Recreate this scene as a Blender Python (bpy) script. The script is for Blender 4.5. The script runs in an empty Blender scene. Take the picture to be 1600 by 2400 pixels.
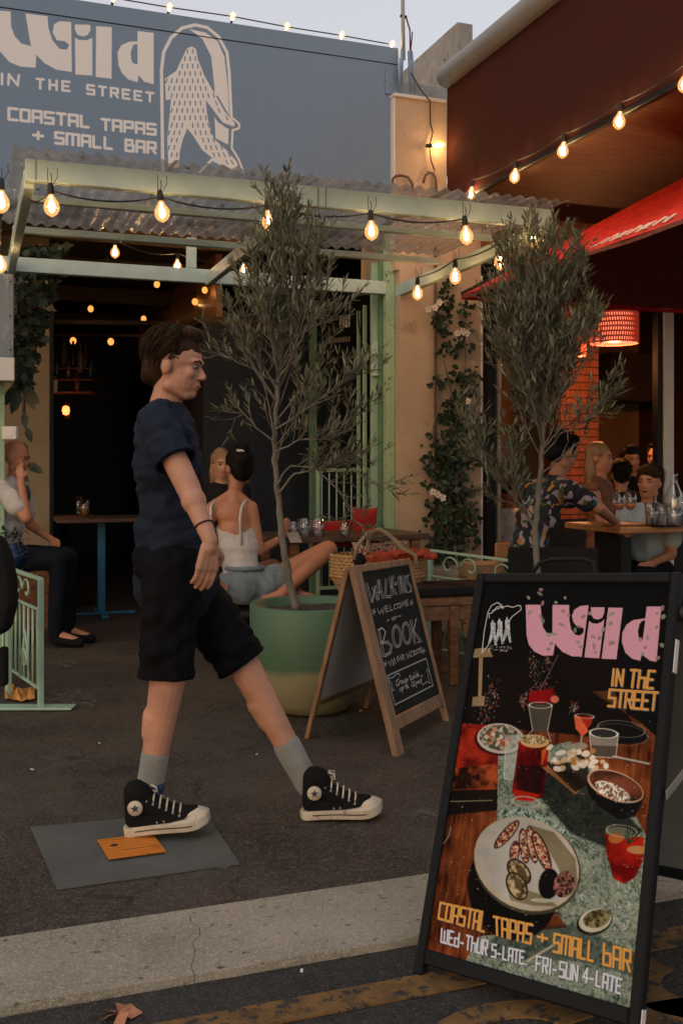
import bpy, bmesh, math, random
import numpy as np
from mathutils import Vector, Matrix, noise
R = math.radians
scene = bpy.context.scene
C = scene.collection
# ------------------------------------------------------------------ camera
CH, FPX = 1.25, 2400.0                      # eye height, focal length in photo pixels (1600 x 2400)
cam = bpy.data.cameras.new('camera'); camo = bpy.data.objects.new('camera', cam); C.objects.link(camo)
cam.sensor_fit = 'VERTICAL'; cam.sensor_height = 36.0; cam.sensor_width = 24.0; cam.lens = 36.0
camo.location = (0, 0, CH); camo.rotation_euler = (R(90), 0, 0)
cam.shift_y = -110 / 2400.0; cam.clip_start = 0.05; cam.clip_end = 400
scene.camera = camo
# ------------------------------------------------------------------ sky, sun, exposure
w = bpy.data.worlds.new('World'); scene.world = w; w.use_nodes = True
nt = w.node_tree; nt.nodes.clear()
sky = nt.nodes.new('ShaderNodeTexSky'); sky.sky_type = 'NISHITA'; sky.sun_disc = False
sky.sun_elevation = R(4); sky.sun_rotation = R(215); sky.air_density = 1.0; sky.dust_density = 2.0
bg1 = nt.nodes.new('ShaderNodeBackground'); bg1.inputs[1].default_value = 0.12
bg2 = nt.nodes.new('ShaderNodeBackground'); bg2.inputs[0].default_value = (0.565, 0.52, 0.545, 1); bg2.inputs[1].default_value = 0.95
ad = nt.nodes.new('ShaderNodeAddShader'); wo = nt.nodes.new('ShaderNodeOutputWorld')
nt.links.new(sky.outputs[0], bg1.inputs[0]); nt.links.new(bg1.outputs[0], ad.inputs[0]); nt.links.new(bg2.outputs[0], ad.inputs[1])
nt.links.new(ad.outputs[0], wo.inputs[0])
sl = bpy.data.lights.new('sun', 'SUN'); sl.energy = 0.35; sl.angle = R(25); sl.color = (1, 0.80, 0.58)
so = bpy.data.objects.new('sun', sl); C.objects.link(so); so.rotation_euler = (R(50), 0, R(-25))
scene.view_settings.view_transform = 'Standard'; scene.view_settings.look = 'None'
scene.view_settings.exposure = 0.0; scene.view_settings.gamma = 1.0
scene.cycles.use_denoising = True
scene.cycles.max_bounces = 6; scene.cycles.transparent_max_bounces = 12
scene.cycles.sample_clamp_indirect = 3.0
scene.cycles.caustics_reflective = False; scene.cycles.caustics_refractive = False
# ------------------------------------------------------------------ frames and point finders
TH = R(20); F0 = Vector((0.4333, 8.0, 0))
FM = Matrix.Translation(F0) @ Matrix.Rotation(TH, 4, 'Z')     # facade frame: x along the front, y into the building
FI = FM.inverted()
I4 = Matrix.Identity(4)
def ray(px, py): return Vector(((px - 800) / FPX, 1.0, (1090 - py) / FPX))
def dp(px, py, d):                                            # point at depth d
    r = ray(px, py); return Vector((r.x * d, d, CH + r.z * d))
def gp(px, py, z=0.0): return dp(px, py, (z - CH) / ray(px, py).z)
def fp(px, py, y=0.0):                                        # point on facade-frame plane y (frame coordinates)
    n = FM.to_3x3() @ Vector((0, 1, 0)); o = FM @ Vector((0, y, 0))
    r = ray(px, py); t = (o - Vector((0, 0, CH))).dot(n) / r.dot(n)
    return FI @ (Vector((0, 0, CH)) + r * t)
def fx(px, py, x=0.0):                                        # point on facade-frame plane x
    n = FM.to_3x3() @ Vector((1, 0, 0)); o = FM @ Vector((x, 0, 0))
    r = ray(px, py); t = (o - Vector((0, 0, CH))).dot(n) / r.dot(n)
    return FI @ (Vector((0, 0, CH)) + r * t)
def fw(x, y, z): return FM @ Vector((x, y, z))
def fd(px, py, d): return FI @ dp(px, py, d)
def fg(px, py, z=0.0): return FI @ gp(px, py, z)
# ------------------------------------------------------------------ objects
ROOT = {}
def thing(name, label, cat, loc=(0, 0, 0), rz=0.0, group=None):
    o = bpy.data.objects.new(name, None); C.objects.link(o); o.empty_display_size = 0.1
    o.location = loc; o.rotation_euler = (0, 0, rz); o['label'] = label; o['category'] = cat
    if group: o['group'] = group
    ROOT[o.name] = Matrix.Translation(Vector(loc)) @ Matrix.Rotation(rz, 4, 'Z')
    return o
def tag(o, label, cat, group=None):
    o['label'] = label; o['category'] = cat
    if group: o['group'] = group
    return o
def rootm(o):
    while o is not None:
        if o.name in ROOT: return ROOT[o.name]
        o = o.parent
    return I4
def link(name, me, m=None, parent=None, kind=None, label=None):
    o = bpy.data.objects.new(name, me); C.objects.link(o)
    if m and not me.materials:
        for x in (m if isinstance(m, (list, tuple)) else [m]): me.materials.append(x)
    if parent is not None: o.parent = parent
    if kind: o['kind'] = kind
    if label: o['label'] = label
    return o
class MB:
    """collects geometry; M maps the coordinates given to world space"""
    def __init__(s, M=I4): s.v = []; s.f = []; s.M = M; s.mi = []; s.cur = 0; s.sm = []; s.uv = None
    def add(s, vs, fs, smooth=False):
        b = len(s.v)
        s.v += [s.M @ Vector(p) for p in vs]
        for f in fs: s.f.append([b + i for i in f]); s.mi.append(s.cur); s.sm.append(smooth)
        return s
    def box(s, x0, x1, y0, y1, z0, z1, T=None):
        vs = [Vector((x, y, z)) for z in (z0, z1) for y in (y0, y1) for x in (x0, x1)]
        if T is not None: vs = [T @ p for p in vs]
        return s.add(vs, [(0, 2, 3, 1), (4, 5, 7, 6), (0, 1, 5, 4), (2, 6, 7, 3), (0, 4, 6, 2), (1, 3, 7, 5)])
    def bbox(s, x0, x1, y0, y1, z0, z1, b=0.004, T=None):       # box with chamfered edges
        bm = bmesh.new(); r = bmesh.ops.create_cube(bm, size=1)
        for q in bm.verts: q.co = Vector(((x0 + x1) / 2 + q.co.x * (x1 - x0), (y0 + y1) / 2 + q.co.y * (y1 - y0), (z0 + z1) / 2 + q.co.z * (z1 - z0)))
        b = min(b, abs(x1 - x0) * .3, abs(y1 - y0) * .3, abs(z1 - z0) * .3)
        bmesh.ops.bevel(bm, geom=bm.edges[:], offset=b, segments=2 if b > .008 else 1, affect='EDGES', profile=0.5)
        vs = [(T @ q.co) if T is not None else q.co.copy() for q in bm.verts]
        s.add(vs, [[q.index for q in f.verts] for f in bm.faces]); bm.free(); return s
    def bar(s, a, b, w, h, up=(0, 0, 1), bev=0.003):
        a = Vector(a); b = Vector(b); d = b - a; L = d.length; d.normalize()
        u = Vector(up); sx = d.cross(u)
        if sx.length < 1e-4: sx = d.cross(Vector((0, 1, 0)))
        sx.normalize(); u = sx.cross(d)
        T = Matrix((( sx.x, d.x, u.x, a.x), (sx.y, d.y, u.y, a.y), (sx.z, d.z, u.z, a.z), (0, 0, 0, 1)))
        return s.bbox(-w / 2, w / 2, 0, L, -h / 2, h / 2, bev, T)
    def tube(s, pts, r, n=8, caps=True):
        pts = [Vector(p) for p in pts]; k = len(pts)
        rr = r if isinstance(r, (list, tuple)) else [r] * k
        t0 = (pts[1] - pts[0]).normalized(); a = Vector((0, 0, 1)) if abs(t0.z) < .9 else Vector((1, 0, 0))
        u = t0.cross(a).normalized(); vs = []
        for i, p in enumerate(pts):
            t = (pts[min(i + 1, k - 1)] - pts[max(i - 1, 0)])
            t = t.normalized() if t.length > 1e-9 else t0
            u = (u - t * u.dot(t)).normalized(); v = t.cross(u)
            for j in range(n):
                an = 2 * math.pi * j / n; vs.append(p + (u * math.cos(an) + v * math.sin(an)) * rr[i])
        fs = [(i * n + j, i * n + (j + 1) % n, (i + 1) * n + (j + 1) % n, (i + 1) * n + j) for i in range(k - 1) for j in range(n)]
        if caps: fs += [tuple(range(n))[::-1], tuple(range((k - 1) * n, k * n))]
        return s.add(vs, fs, True)
    def lathe(s, prof, n=24, c=(0, 0, 0), T=None, closed=False):
        vs = []; k = len(prof)
        for (r, z) in prof:
            for j in range(n):
                an = 2 * math.pi * j / n; p = Vector((c[0] + r * math.cos(an), c[1] + r * math.sin(an), c[2] + z))
                vs.append(T @ p if T is not None else p)
        m = k if closed else k - 1
        fs = [(i * n + j, i * n + (j + 1) % n, ((i + 1) % k) * n + (j + 1) % n, ((i + 1) % k) * n + j) for i in range(m) for j in range(n)]
        if not closed:
            if prof[0][0] > 1e-5: fs.append(tuple(range(n))[::-1])
            if prof[-1][0] > 1e-5: fs.append(tuple(range((k - 1) * n, k * n)))
        return s.add(vs, fs, True)
    def prism(s, poly, vec, T=None):                             # poly: 3-D outline, extruded by vec
        vec = Vector(vec); a = [Vector(p) for p in poly]; n = len(a)
        vs = a + [p + vec for p in a]
        if T is not None: vs = [T @ p for p in vs]
        return s.add(vs, [tuple(range(n))[::-1], tuple(range(n, 2 * n))] + [(i, (i + 1) % n, n + (i + 1) % n, n + i) for i in range(n)])
    def ball(s, c, r, n=10, T=None):
        rx, ry, rz = r if isinstance(r, (list, tuple)) else (r, r, r); c = Vector(c); vs = [c + Vector((0, 0, -rz))]; m = n // 2
        for i in range(1, m):
            a = -math.pi / 2 + math.pi * i / m
            for j in range(n): b = 2 * math.pi * j / n; vs.append(c + Vector((rx * math.cos(a) * math.cos(b), ry * math.cos(a) * math.sin(b), rz * math.sin(a))))
        vs.append(c + Vector((0, 0, rz))); e = len(vs) - 1
        fs = [(0, 1 + (j + 1) % n, 1 + j) for j in range(n)] + [(e, 1 + (m - 2) * n + j, 1 + (m - 2) * n + (j + 1) % n) for j in range(n)]
        fs += [(1 + i * n + j, 1 + i * n + (j + 1) % n, 1 + (i + 1) * n + (j + 1) % n, 1 + (i + 1) * n + j) for i in range(m - 2) for j in range(n)]
        if T is not None: vs = [T @ p for p in vs]
        return s.add(vs, fs, True)
    def mesh(s, name, parent=None):
        Mi = rootm(parent).inverted() if parent is not None else I4
        me = bpy.data.meshes.new(name); me.from_pydata([Mi @ p for p in s.v], [], s.f)
        me.polygons.foreach_set('material_index', s.mi); me.polygons.foreach_set('use_smooth', s.sm); me.update()
        return me
    def build(s, name, m, parent=None, kind=None, label=None):
        me = s.mesh(name, parent); return link(name, me, m, parent, kind, label)
def smooth_angle(o, a=35):
    me = o.data; me.polygons.foreach_set('use_smooth', [True] * len(me.polygons))
    me.set_sharp_from_angle(angle=R(a)) if hasattr(me, 'set_sharp_from_angle') else None
# ------------------------------------------------------------------ materials
def nodes(name):
    m = bpy.data.materials.new(name); m.use_nodes = True; return m, m.node_tree, m.node_tree.nodes['Principled BSDF']
def mat(name, col, rough=0.6, metal=0.0, var=0.25, scale=6.0, bump=0.0, bscale=60.0, spec=0.5, wear=None, wearamt=0.0, trans=0.0, sheen=0.0, sss=0.0, coord='Object', stretch=(1, 1, 1)):
    m, t, b = nodes(name); N = t.nodes.new; L = t.links.new
    tc = N('ShaderNodeTexCoord'); mp = N('ShaderNodeMapping'); mp.inputs['Scale'].default_value = stretch; L(tc.outputs[coord], mp.inputs[0])
    n1 = N('ShaderNodeTexNoise'); n1.inputs['Scale'].default_value = scale; n1.inputs['Detail'].default_value = 6; n1.inputs['Roughness'].default_value = .65; L(mp.outputs[0], n1.inputs['Vector'])
    mx = N('ShaderNodeMix'); mx.data_type = 'RGBA'; c = Vector(col)
    mx.inputs[6].default_value = (*(c * (1 - var)), 1); mx.inputs[7].default_value = (*[min(1, x) for x in c * (1 + var)], 1)
    mr = N('ShaderNodeMapRange'); mr.inputs[1].default_value = .3; mr.inputs[2].default_value = .7; L(n1.outputs[0], mr.inputs[0]); L(mr.outputs[0], mx.inputs[0])
    out = mx.outputs[2]
    if wear:
        n2 = N('ShaderNodeTexNoise'); n2.inputs['Scale'].default_value = scale * 2.3; n2.inputs['Detail'].default_value = 10; n2.inputs['Roughness'].default_value = .75; L(mp.outputs[0], n2.inputs['Vector'])
        r2 = N('ShaderNodeMapRange'); r2.inputs[1].default_value = 1 - wearamt; r2.inputs[2].default_value = 1 - wearamt + .03; L(n2.outputs[0], r2.inputs[0])
        m2 = N('ShaderNodeMix'); m2.data_type = 'RGBA'; L(out, m2.inputs[6]); m2.inputs[7].default_value = (*wear, 1); L(r2.outputs[0], m2.inputs[0]); out = m2.outputs[2]
    L(out, b.inputs['Base Color'])
    rr = N('ShaderNodeMapRange'); rr.inputs[3].default_value = max(0, rough - .1); rr.inputs[4].default_value = min(1, rough + .1); L(n1.outputs[0], rr.inputs[0]); L(rr.outputs[0], b.inputs['Roughness'])
    b.inputs['Metallic'].default_value = metal; b.inputs['Specular IOR Level'].default_value = spec
    if sheen: b.inputs['Sheen Weight'].default_value = sheen
    if sss: b.inputs['Subsurface Weight'].default_value = sss; b.inputs['Subsurface Radius'].default_value = (.02, .008, .004); b.inputs['Subsurface Scale'].default_value = 1.0
    if trans: b.inputs['Transmission Weight'].default_value = trans
    if bump:
        n3 = N('ShaderNodeTexNoise'); n3.inputs['Scale'].default_value = bscale; n3.inputs['Detail'].default_value = 8; L(mp.outputs[0], n3.inputs['Vector'])
        bu = N('ShaderNodeBump'); bu.inputs['Strength'].default_value = bump; bu.inputs['Distance'].default_value = .004; L(n3.outputs[0], bu.inputs['Height']); L(bu.outputs[0], b.inputs['Normal'])
    return m
def emis(name, col, s):
    m, t, b = nodes(name); b.inputs['Base Color'].default_value = (0, 0, 0, 1)
    b.inputs['Emission Color'].default_value = (*col, 1); b.inputs['Emission Strength'].default_value = s
    m.cycles.emission_sampling = 'NONE'; return m
def glassy(name, col=(1, 1, 1), a=0.12, rough=0.03, emit=None, es=0.0, edge=0.6, sampled=False):
    """thin clear shell: see-through face on, reflective at the rim"""
    m = bpy.data.materials.new(name); m.use_nodes = True; t = m.node_tree; t.nodes.clear(); N = t.nodes.new; L = t.links.new
    o = N('ShaderNodeOutputMaterial'); tr = N('ShaderNodeBsdfTransparent'); tr.inputs[0].default_value = (*col, 1)
    g = N('ShaderNodeBsdfGlossy'); g.inputs['Roughness'].default_value = rough
    lw = N('ShaderNodeLayerWeight'); lw.inputs[0].default_value = .35
    mr = N('ShaderNodeMapRange'); mr.inputs[3].default_value = a; mr.inputs[4].default_value = edge; L(lw.outputs['Facing'], mr.inputs[0])
    mx = N('ShaderNodeMixShader'); L(mr.outputs[0], mx.inputs[0]); L(tr.outputs[0], mx.inputs[1]); L(g.outputs[0], mx.inputs[2])
    out = mx.outputs[0]
    if emit:
        e = N('ShaderNodeEmission'); e.inputs[0].default_value = (*emit, 1); e.inputs[1].default_value = es
        ad = N('ShaderNodeAddShader'); L(out, ad.inputs[0]); L(e.outputs[0], ad.inputs[1]); out = ad.outputs[0]; m.cycles.emission_sampling = 'NONE'
    L(out, o.inputs[0]); return m
def wood(name, c1, c2, rough=.55, axis=0, scale=14):
    m, t, b = nodes(name); N = t.nodes.new; L = t.links.new
    tc = N('ShaderNodeTexCoord'); mp = N('ShaderNodeMapping'); s = [scale] * 3; s[axis] = scale * .08; mp.inputs['Scale'].default_value = s
    n = N('ShaderNodeTexNoise'); n.inputs['Scale'].default_value = 3; n.inputs['Detail'].default_value = 8; n.inputs['Distortion'].default_value = .6
    L(tc.outputs['Object'], mp.inputs[0]); L(mp.outputs[0], n.inputs['Vector'])
    r = N('ShaderNodeValToRGB'); r.color_ramp.elements[0].position = .32; r.color_ramp.elements[0].color = (*c1, 1); r.color_ramp.elements[1].position = .68; r.color_ramp.elements[1].color = (*c2, 1)
    L(n.outputs[0], r.inputs[0]); L(r.outputs[0], b.inputs['Base Color']); b.inputs['Roughness'].default_value = rough
    bu = N('ShaderNodeBump'); bu.inputs['Strength'].default_value = .25; bu.inputs['Distance'].default_value = .003; L(n.outputs[0], bu.inputs['Height']); L(bu.outputs[0], b.inputs['Normal'])
    return m
M = {}
M['mint'] = mat('mint_painted_steel', (.50, .62, .56), .45, var=.12, scale=5, wear=(.16, .09, .04), wearamt=.27, bump=.1)
M['mint2'] = mat('mint_painted_iron', (.36, .55, .41), .4, var=.1, scale=7, wear=(.12, .09, .05), wearamt=.27, bump=.1)
M['green_old'] = mat('flaking_green_paint', (.36, .52, .33), .5, var=.12, scale=7, wear=(.03, .03, .022), wearamt=.41, bump=.3)
M['green_dk'] = mat('dark_green_door_paint', (.12, .24, .15), .45, var=.2, scale=5, wear=(.03, .03, .02), wearamt=.3)
M['beige'] = mat('beige_render_wall', (.52, .385, .27), .85, var=.12, scale=2.2, bump=.5, bscale=140, wear=(.38, .27, .18), wearamt=.40)
M['tan'] = mat('tan_interior_wall', (.30, .24, .16), .85, var=.12, scale=3, bump=.5, bscale=120)
M['white'] = mat('white_trim_paint', (.72, .70, .66), .5, var=.06, scale=5, bump=.1)
M['dark'] = mat('near_black_paint', (.010, .011, .012), .5, spec=.25, var=.3, bump=.1)
M['navy'] = mat('navy_panel_paint', (.020, .027, .040), .5, spec=.3, var=.3, scale=3)
M['black_metal'] = mat('black_powder_coat', (.010, .011, .012), .5, var=.2, bump=.15, bscale=300, spec=.12)
M['rubber'] = mat('black_rubber', (.012, .012, .012), .6, var=.2)
M['brownwood'] = wood('brown_timber', (.10, .04, .015), (.24, .11, .045))
M['boardwood'] = wood('oiled_pine', (.20, .105, .05), (.33, .19, .10), axis=2, scale=10)
M['tabletop'] = wood('warm_table_timber', (.30, .13, .045), (.52, .25, .09), .4)
M['darktop'] = wood('dark_table_timber', (.05, .03, .02), (.11, .065, .04), .4)
M['soffit'] = wood('dark_stained_ply', (.055, .032, .015), (.12, .07, .03), .6, 0, 8)
M['ceiling'] = mat('dark_ceiling', (.02, .018, .016), .7, var=.3)
M['concrete'] = mat('weathered_concrete', (.30, .29, .27), .85, var=.3, scale=5, bump=.6, bscale=80, wear=(.10, .10, .09), wearamt=.4)
M['galv'] = mat('cream_steel_tube', (.30, .285, .25), .45, var=.15, scale=3)
M['maroon'] = mat('maroon_awning_fabric', (.060, .017, .011), .85, var=.12, scale=3, bump=.3, bscale=400, spec=.1)
M['glass'] = glassy('clear_glass'); M['water'] = glassy('iced_water', (.9, .93, .95), .2, .05)
M['skin'] = mat('light_skin', (.50, .255, .165), .55, var=.20, scale=7, sss=.12, bump=.3, bscale=260)
M['skin2'] = mat('tanned_skin', (.46, .20, .11), .5, var=.10, scale=12, sss=.12)
M['lip'] = mat('lips', (.36, .12, .09), .45, var=.05)
M['eye'] = mat('eye_white', (.20, .175, .155), .35, var=.02); M['iris'] = mat('iris', (.03, .02, .012), .2, var=.1)
M['hair_brown'] = mat('brown_hair', (.04, .022, .012), .6, spec=.08, var=.5, scale=25, bump=.8, bscale=120, stretch=(1, 1, .2))
M['hair_black'] = mat('black_hair', (.010, .008, .007), .55, spec=.08, var=.4, scale=25, bump=.8, bscale=120, stretch=(1, 1, .2))
M['hair_blond'] = mat('blonde_hair', (.26, .15, .07), .5, var=.45, scale=25, bump=.8, bscale=120, stretch=(1, 1, .2))
def fabric(name, col, **k): return mat(name, col, .85, var=k.pop('var', .18), scale=9, bump=.35, bscale=500, sheen=(.25 if max(col) > .1 else 0), spec=.12, **k)
M['tee_navy'] = fabric('navy_cotton', (.012, .018, .032)); M['tee_mauve'] = fabric('mauve_grey_cotton', (.135, .095, .09))
M['short_black'] = fabric('black_cotton', (.0045, .0045, .006)); M['white_cotton'] = fabric('white_cotton', (.55, .52, .50)); M['denim'] = fabric('pale_denim', (.17, .22, .25), var=.35)
M['denim_dark'] = fabric('dark_denim', (.007, .009, .016)); M['sock'] = fabric('grey_sock', (.25, .26, .24)); M['canvas_black'] = fabric('black_canvas', (.010, .010, .011))
M['rubber_white'] = mat('off_white_rubber', (.55, .48, .37), .55, var=.22, scale=14, wear=(.26, .21, .15), wearamt=.40)
M['red_fabric'] = fabric('red_fabric', (.35, .015, .012)); M['grey_tee'] = fabric('grey_blue_cotton', (.36, .46, .52)); M['black_fabric'] = fabric('black_fabric', (.014, .014, .015))
M['bark'] = mat('olive_bark', (.16, .145, .115), .85, var=.4, scale=18, bump=1.0, bscale=70, stretch=(1, 1, .35))
M['soil'] = mat('potting_soil', (.05, .042, .033), .95, var=.5, scale=30, bump=1, bscale=60)
M['leaf_vine'] = mat('vine_leaf', (.020, .040, .013), .5, var=.5, scale=9)
M['leaf_dark'] = mat('dark_indoor_leaf', (.018, .032, .014), .45, var=.5, scale=6)
M['petal'] = mat('white_petal', (.75, .68, .60), .6, var=.06)
M['blue_iron'] = mat('blue_painted_iron', (.02, .14, .26), .4, var=.15)
def leafmat():
    m, t, b = nodes('olive_leaf'); N = t.nodes.new; L = t.links.new
    g = N('ShaderNodeNewGeometry'); oi = N('ShaderNodeTexCoord'); n = N('ShaderNodeTexNoise'); n.inputs['Scale'].default_value = 34; L(oi.outputs['Object'], n.inputs['Vector'])
    r = N('ShaderNodeValToRGB'); e = r.color_ramp.elements; e[0].position = .3; e[0].color = (.022, .032, .014, 1); e[1].position = .7; e[1].color = (.150, .155, .080, 1); L(n.outputs[0], r.inputs[0])
    mx = N('ShaderNodeMix'); mx.data_type = 'RGBA'; L(g.outputs['Backfacing'], mx.inputs[0]); L(r.outputs[0], mx.inputs[6]); mx.inputs[7].default_value = (.24, .25, .18, 1)
    L(mx.outputs[2], b.inputs['Base Color']); b.inputs['Roughness'].default_value = .45; b.inputs['Specular IOR Level'].default_value = .3
    tl = N('ShaderNodeBsdfTranslucent'); L(mx.outputs[2], tl.inputs[0]); ms = N('ShaderNodeMixShader'); ms.inputs[0].default_value = .2
    L(b.outputs[0], ms.inputs[1]); L(tl.outputs[0], ms.inputs[2]); L(ms.outputs[0], t.nodes['Material Output'].inputs[0]); return m
M['olive'] = leafmat()
M['filament'] = emis('bulb_filament', (1, .72, .36), 60)
M['bulbglass'] = glassy('amber_bulb_glass', (1, .93, .82), .06, .05, emit=(1, .42, .12), es=.6, edge=.35)
M['bulbhot'] = emis('frosted_bulb_glow', (1, .34, .07), 1.6)
# ------------------------------------------------------------------ flat print (lettering, poster, chalk): painted into an array
class Canvas:
    def __init__(s, w, h, col, mp): s.w = w; s.h = h; s.a = np.empty((h, w, 3), np.float32); s.a[:] = col; s.mp = mp; s.rng = np.random.default_rng(3)
    def _bb(s, P, pad):
        x0 = max(0, int(P[:, 0].min() - pad)); x1 = min(s.w, int(P[:, 0].max() + pad) + 2); y0 = max(0, int(P[:, 1].min() - pad)); y1 = min(s.h, int(P[:, 1].max() + pad) + 2)
        return x0, x1, y0, y1
    def put(s, bb, cov, col):
        x0, x1, y0, y1 = bb; cov = cov[..., None]
        if callable(col): X, Y = np.meshgrid(np.arange(x0, x1), np.arange(y0, y1)); c = col(X, Y)
        else: c = np.array(col, np.float32)
        s.a[y0:y1, x0:x1] = s.a[y0:y1, x0:x1] * (1 - cov) + c * cov
    def poly(s, pts, col, al=1.0, holes=(), soft=0):
        Q = [np.array([s.mp(*p) for p in pp], float) for pp in [pts, *holes]]
        bb = s._bb(Q[0], 2 + soft * 2); x0, x1, y0, y1 = bb
        if x1 <= x0 or y1 <= y0: return
        ss = 3; X, Y = np.meshgrid(x0 + (np.arange((x1 - x0) * ss) + .5) / ss, y0 + (np.arange((y1 - y0) * ss) + .5) / ss); ins = np.zeros(X.shape, bool)
        for P in Q:
            for i in range(len(P)):
                (ax, ay), (bx, by) = P[i], P[(i + 1) % len(P)]
                if ay == by: continue
                ins ^= ((ay > Y) != (by > Y)) & (X < (bx - ax) * (Y - ay) / (by - ay) + ax)
        cov = ins.reshape(y1 - y0, ss, x1 - x0, ss).mean((1, 3)).astype(np.float32)
        for _ in range(int(soft)):
            c = np.pad(cov, 1, mode='edge'); cov = (c[1:-1, 1:-1] * 2 + c[:-2, 1:-1] + c[2:, 1:-1] + c[1:-1, :-2] + c[1:-1, 2:]) / 6
        s.put(bb, cov * al, col)
    def stroke(s, pts, wd, col, al=1.0, rough=0.0, sq=False):
        P = np.array([s.mp(*p) for p in pts], float); w2 = wd / 2
        bb = s._bb(P, w2 + 2); x0, x1, y0, y1 = bb
        if x1 <= x0 or y1 <= y0: return
        X, Y = np.meshgrid(np.arange(x0, x1) + .5, np.arange(y0, y1) + .5); D = np.full(X.shape, 1e9)
        for i in range(len(P) - 1):
            a, b = P[i], P[i + 1]; d = b - a; L2 = max(1e-9, (d ** 2).sum()); t = np.clip(((X - a[0]) * d[0] + (Y - a[1]) * d[1]) / L2, 0, 1)
            D = np.minimum(D, np.hypot(X - a[0] - t * d[0], Y - a[1] - t * d[1]))
        cov = np.clip(w2 - D + .5, 0, 1) * al
        if rough: cov *= np.clip(1 - rough * s.rng.random(X.shape) * 1.6, 0, 1)
        s.put(bb, cov.astype(np.float32), col)
    def ell(s, cx, cy, rx, ry, rot, col, al=1.0, soft=0, a0=0, a1=360, hole=None):
        def P(k): return [(cx + k * rx * math.cos(t) * math.cos(rot) - k * ry * math.sin(t) * math.sin(rot), cy + k * rx * math.cos(t) * math.sin(rot) + k * ry * math.sin(t) * math.cos(rot)) for t in [R(a0 + (a1 - a0) * i / 32) for i in range(33)]]
        s.poly(P(1), col, al, [P(hole)] if hole else (), soft)
    def image(s, name):
        im = bpy.data.images.new(name, s.w, s.h); b = np.ones((s.h, s.w, 4), np.float32); L_ = np.clip(s.a, 0, 1); b[..., :3] = np.where(L_ < .0031308, L_ * 12.92, 1.055 * L_ ** (1 / 2.4) - .055)
        im.pixels.foreach_set(b[::-1].ravel()); im.update(); im.pack(); return im
def printmat(name, im, rough=.5, spec=.4, bump=0.0, coat=0.0):
    m, t, b = nodes(name); N = t.nodes.new; L = t.links.new
    i = N('ShaderNodeTexImage'); i.image = im; i.extension = 'EXTEND'; L(i.outputs[0], b.inputs['Base Color']); b.inputs['Roughness'].default_value = rough; b.inputs['Specular IOR Level'].default_value = spec
    if coat: b.inputs['Coat Weight'].default_value = coat
    tc = N('ShaderNodeTexCoord'); n = N('ShaderNodeTexNoise'); n.inputs['Scale'].default_value = 3; n.inputs['Detail'].default_value = 5; L(tc.outputs['Object'], n.inputs['Vector'])
    if bump:
        bu = N('ShaderNodeBump'); bu.inputs['Strength'].default_value = bump; bu.inputs['Distance'].default_value = .01; L(n.outputs[0], bu.inputs['Height']); L(bu.outputs[0], b.inputs['Normal'])
    return m
def setuv(o, fn):
    me = o.data; uv = me.uv_layers.new(name='UVMap'); 
    for l in me.loops: uv.data[l.index].uv = fn(me.vertices[l.vertex_index].co)
# block letters on a 2 x 4 grid (y down)
GL = {'A': [[(0, 4), (0, 0), (2, 0), (2, 4)], [(0, 2.3), (2, 2.3)]], 'B': [[(0, 0), (1.7, 0), (1.7, 1.8), (0, 1.8)], [(0, 0), (0, 4), (2, 4), (2, 1.8), (1, 1.8)]],
 'C': [[(2, 0), (0, 0), (0, 4), (2, 4)]], 'E': [[(2, 0), (0, 0), (0, 4), (2, 4)], [(0, 2), (1.6, 2)]], 'F': [[(2, 0), (0, 0), (0, 4)], [(0, 2), (1.6, 2)]],
 'H': [[(0, 0), (0, 4)], [(2, 0), (2, 4)], [(0, 2), (2, 2)]], 'h': [[(0, 0), (0, 4)], [(0, 1.7), (2, 1.7), (2, 4)]], 'I': [[(.3, 0), (.3, 4)]], 'L': [[(0, 0), (0, 4), (1.7, 4)]],
 'M': [[(0, 4), (0, 0), (3, 0), (3, 4)], [(1.5, 0), (1.5, 4)]], 'N': [[(0, 4), (0, 0), (2, 4), (2, 0)]], 'O': [[(0, 0), (2, 0), (2, 4), (0, 4), (0, 0)]],
 'P': [[(0, 4), (0, 0), (2, 0), (2, 2.3), (0, 2.3)]], 'R': [[(0, 4), (0, 0), (2, 0), (2, 2.1), (0, 2.1)], [(1, 2.1), (2, 4)]], 'S': [[(2, 0), (0, 0), (0, 2), (2, 2), (2, 4), (0, 4)]],
 'T': [[(0, 0), (2, 0)], [(1, 0), (1, 4)]], 'U': [[(0, 0), (0, 4), (2, 4), (2, 0)]], 'W': [[(0, 0), (0, 4), (3, 4), (3, 0)], [(1.5, .5), (1.5, 4)]], 'd': [[(2, 0), (2, 4), (0, 4), (0, 1.7), (2, 1.7)]],
 'b': [[(0, 0), (0, 4), (2, 4), (2, 1.7), (0, 1.7)]], 'y': [[(0, 1), (0, 3), (2, 3)], [(2, 1), (2, 4.6), (0, 4.6)]], '5': [[(2, 0), (0, 0), (0, 1.8), (2, 1.8), (2, 4), (0, 4)]], '4': [[(1.6, 4), (1.6, 0), (0, 2.8), (2.2, 2.8)]],
 '-': [[(.2, 2.6), (1.4, 2.6)]], '+': [[(0, 2), (2, 2)], [(1, 1), (1, 3)]], '.': [[(.4, 3.9), (.5, 3.9)]], ' ': []}
def gw(c): return 3 if c in 'MW' else (.6 if c == 'I' else (1.0 if c in ' .' else 2))
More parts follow.
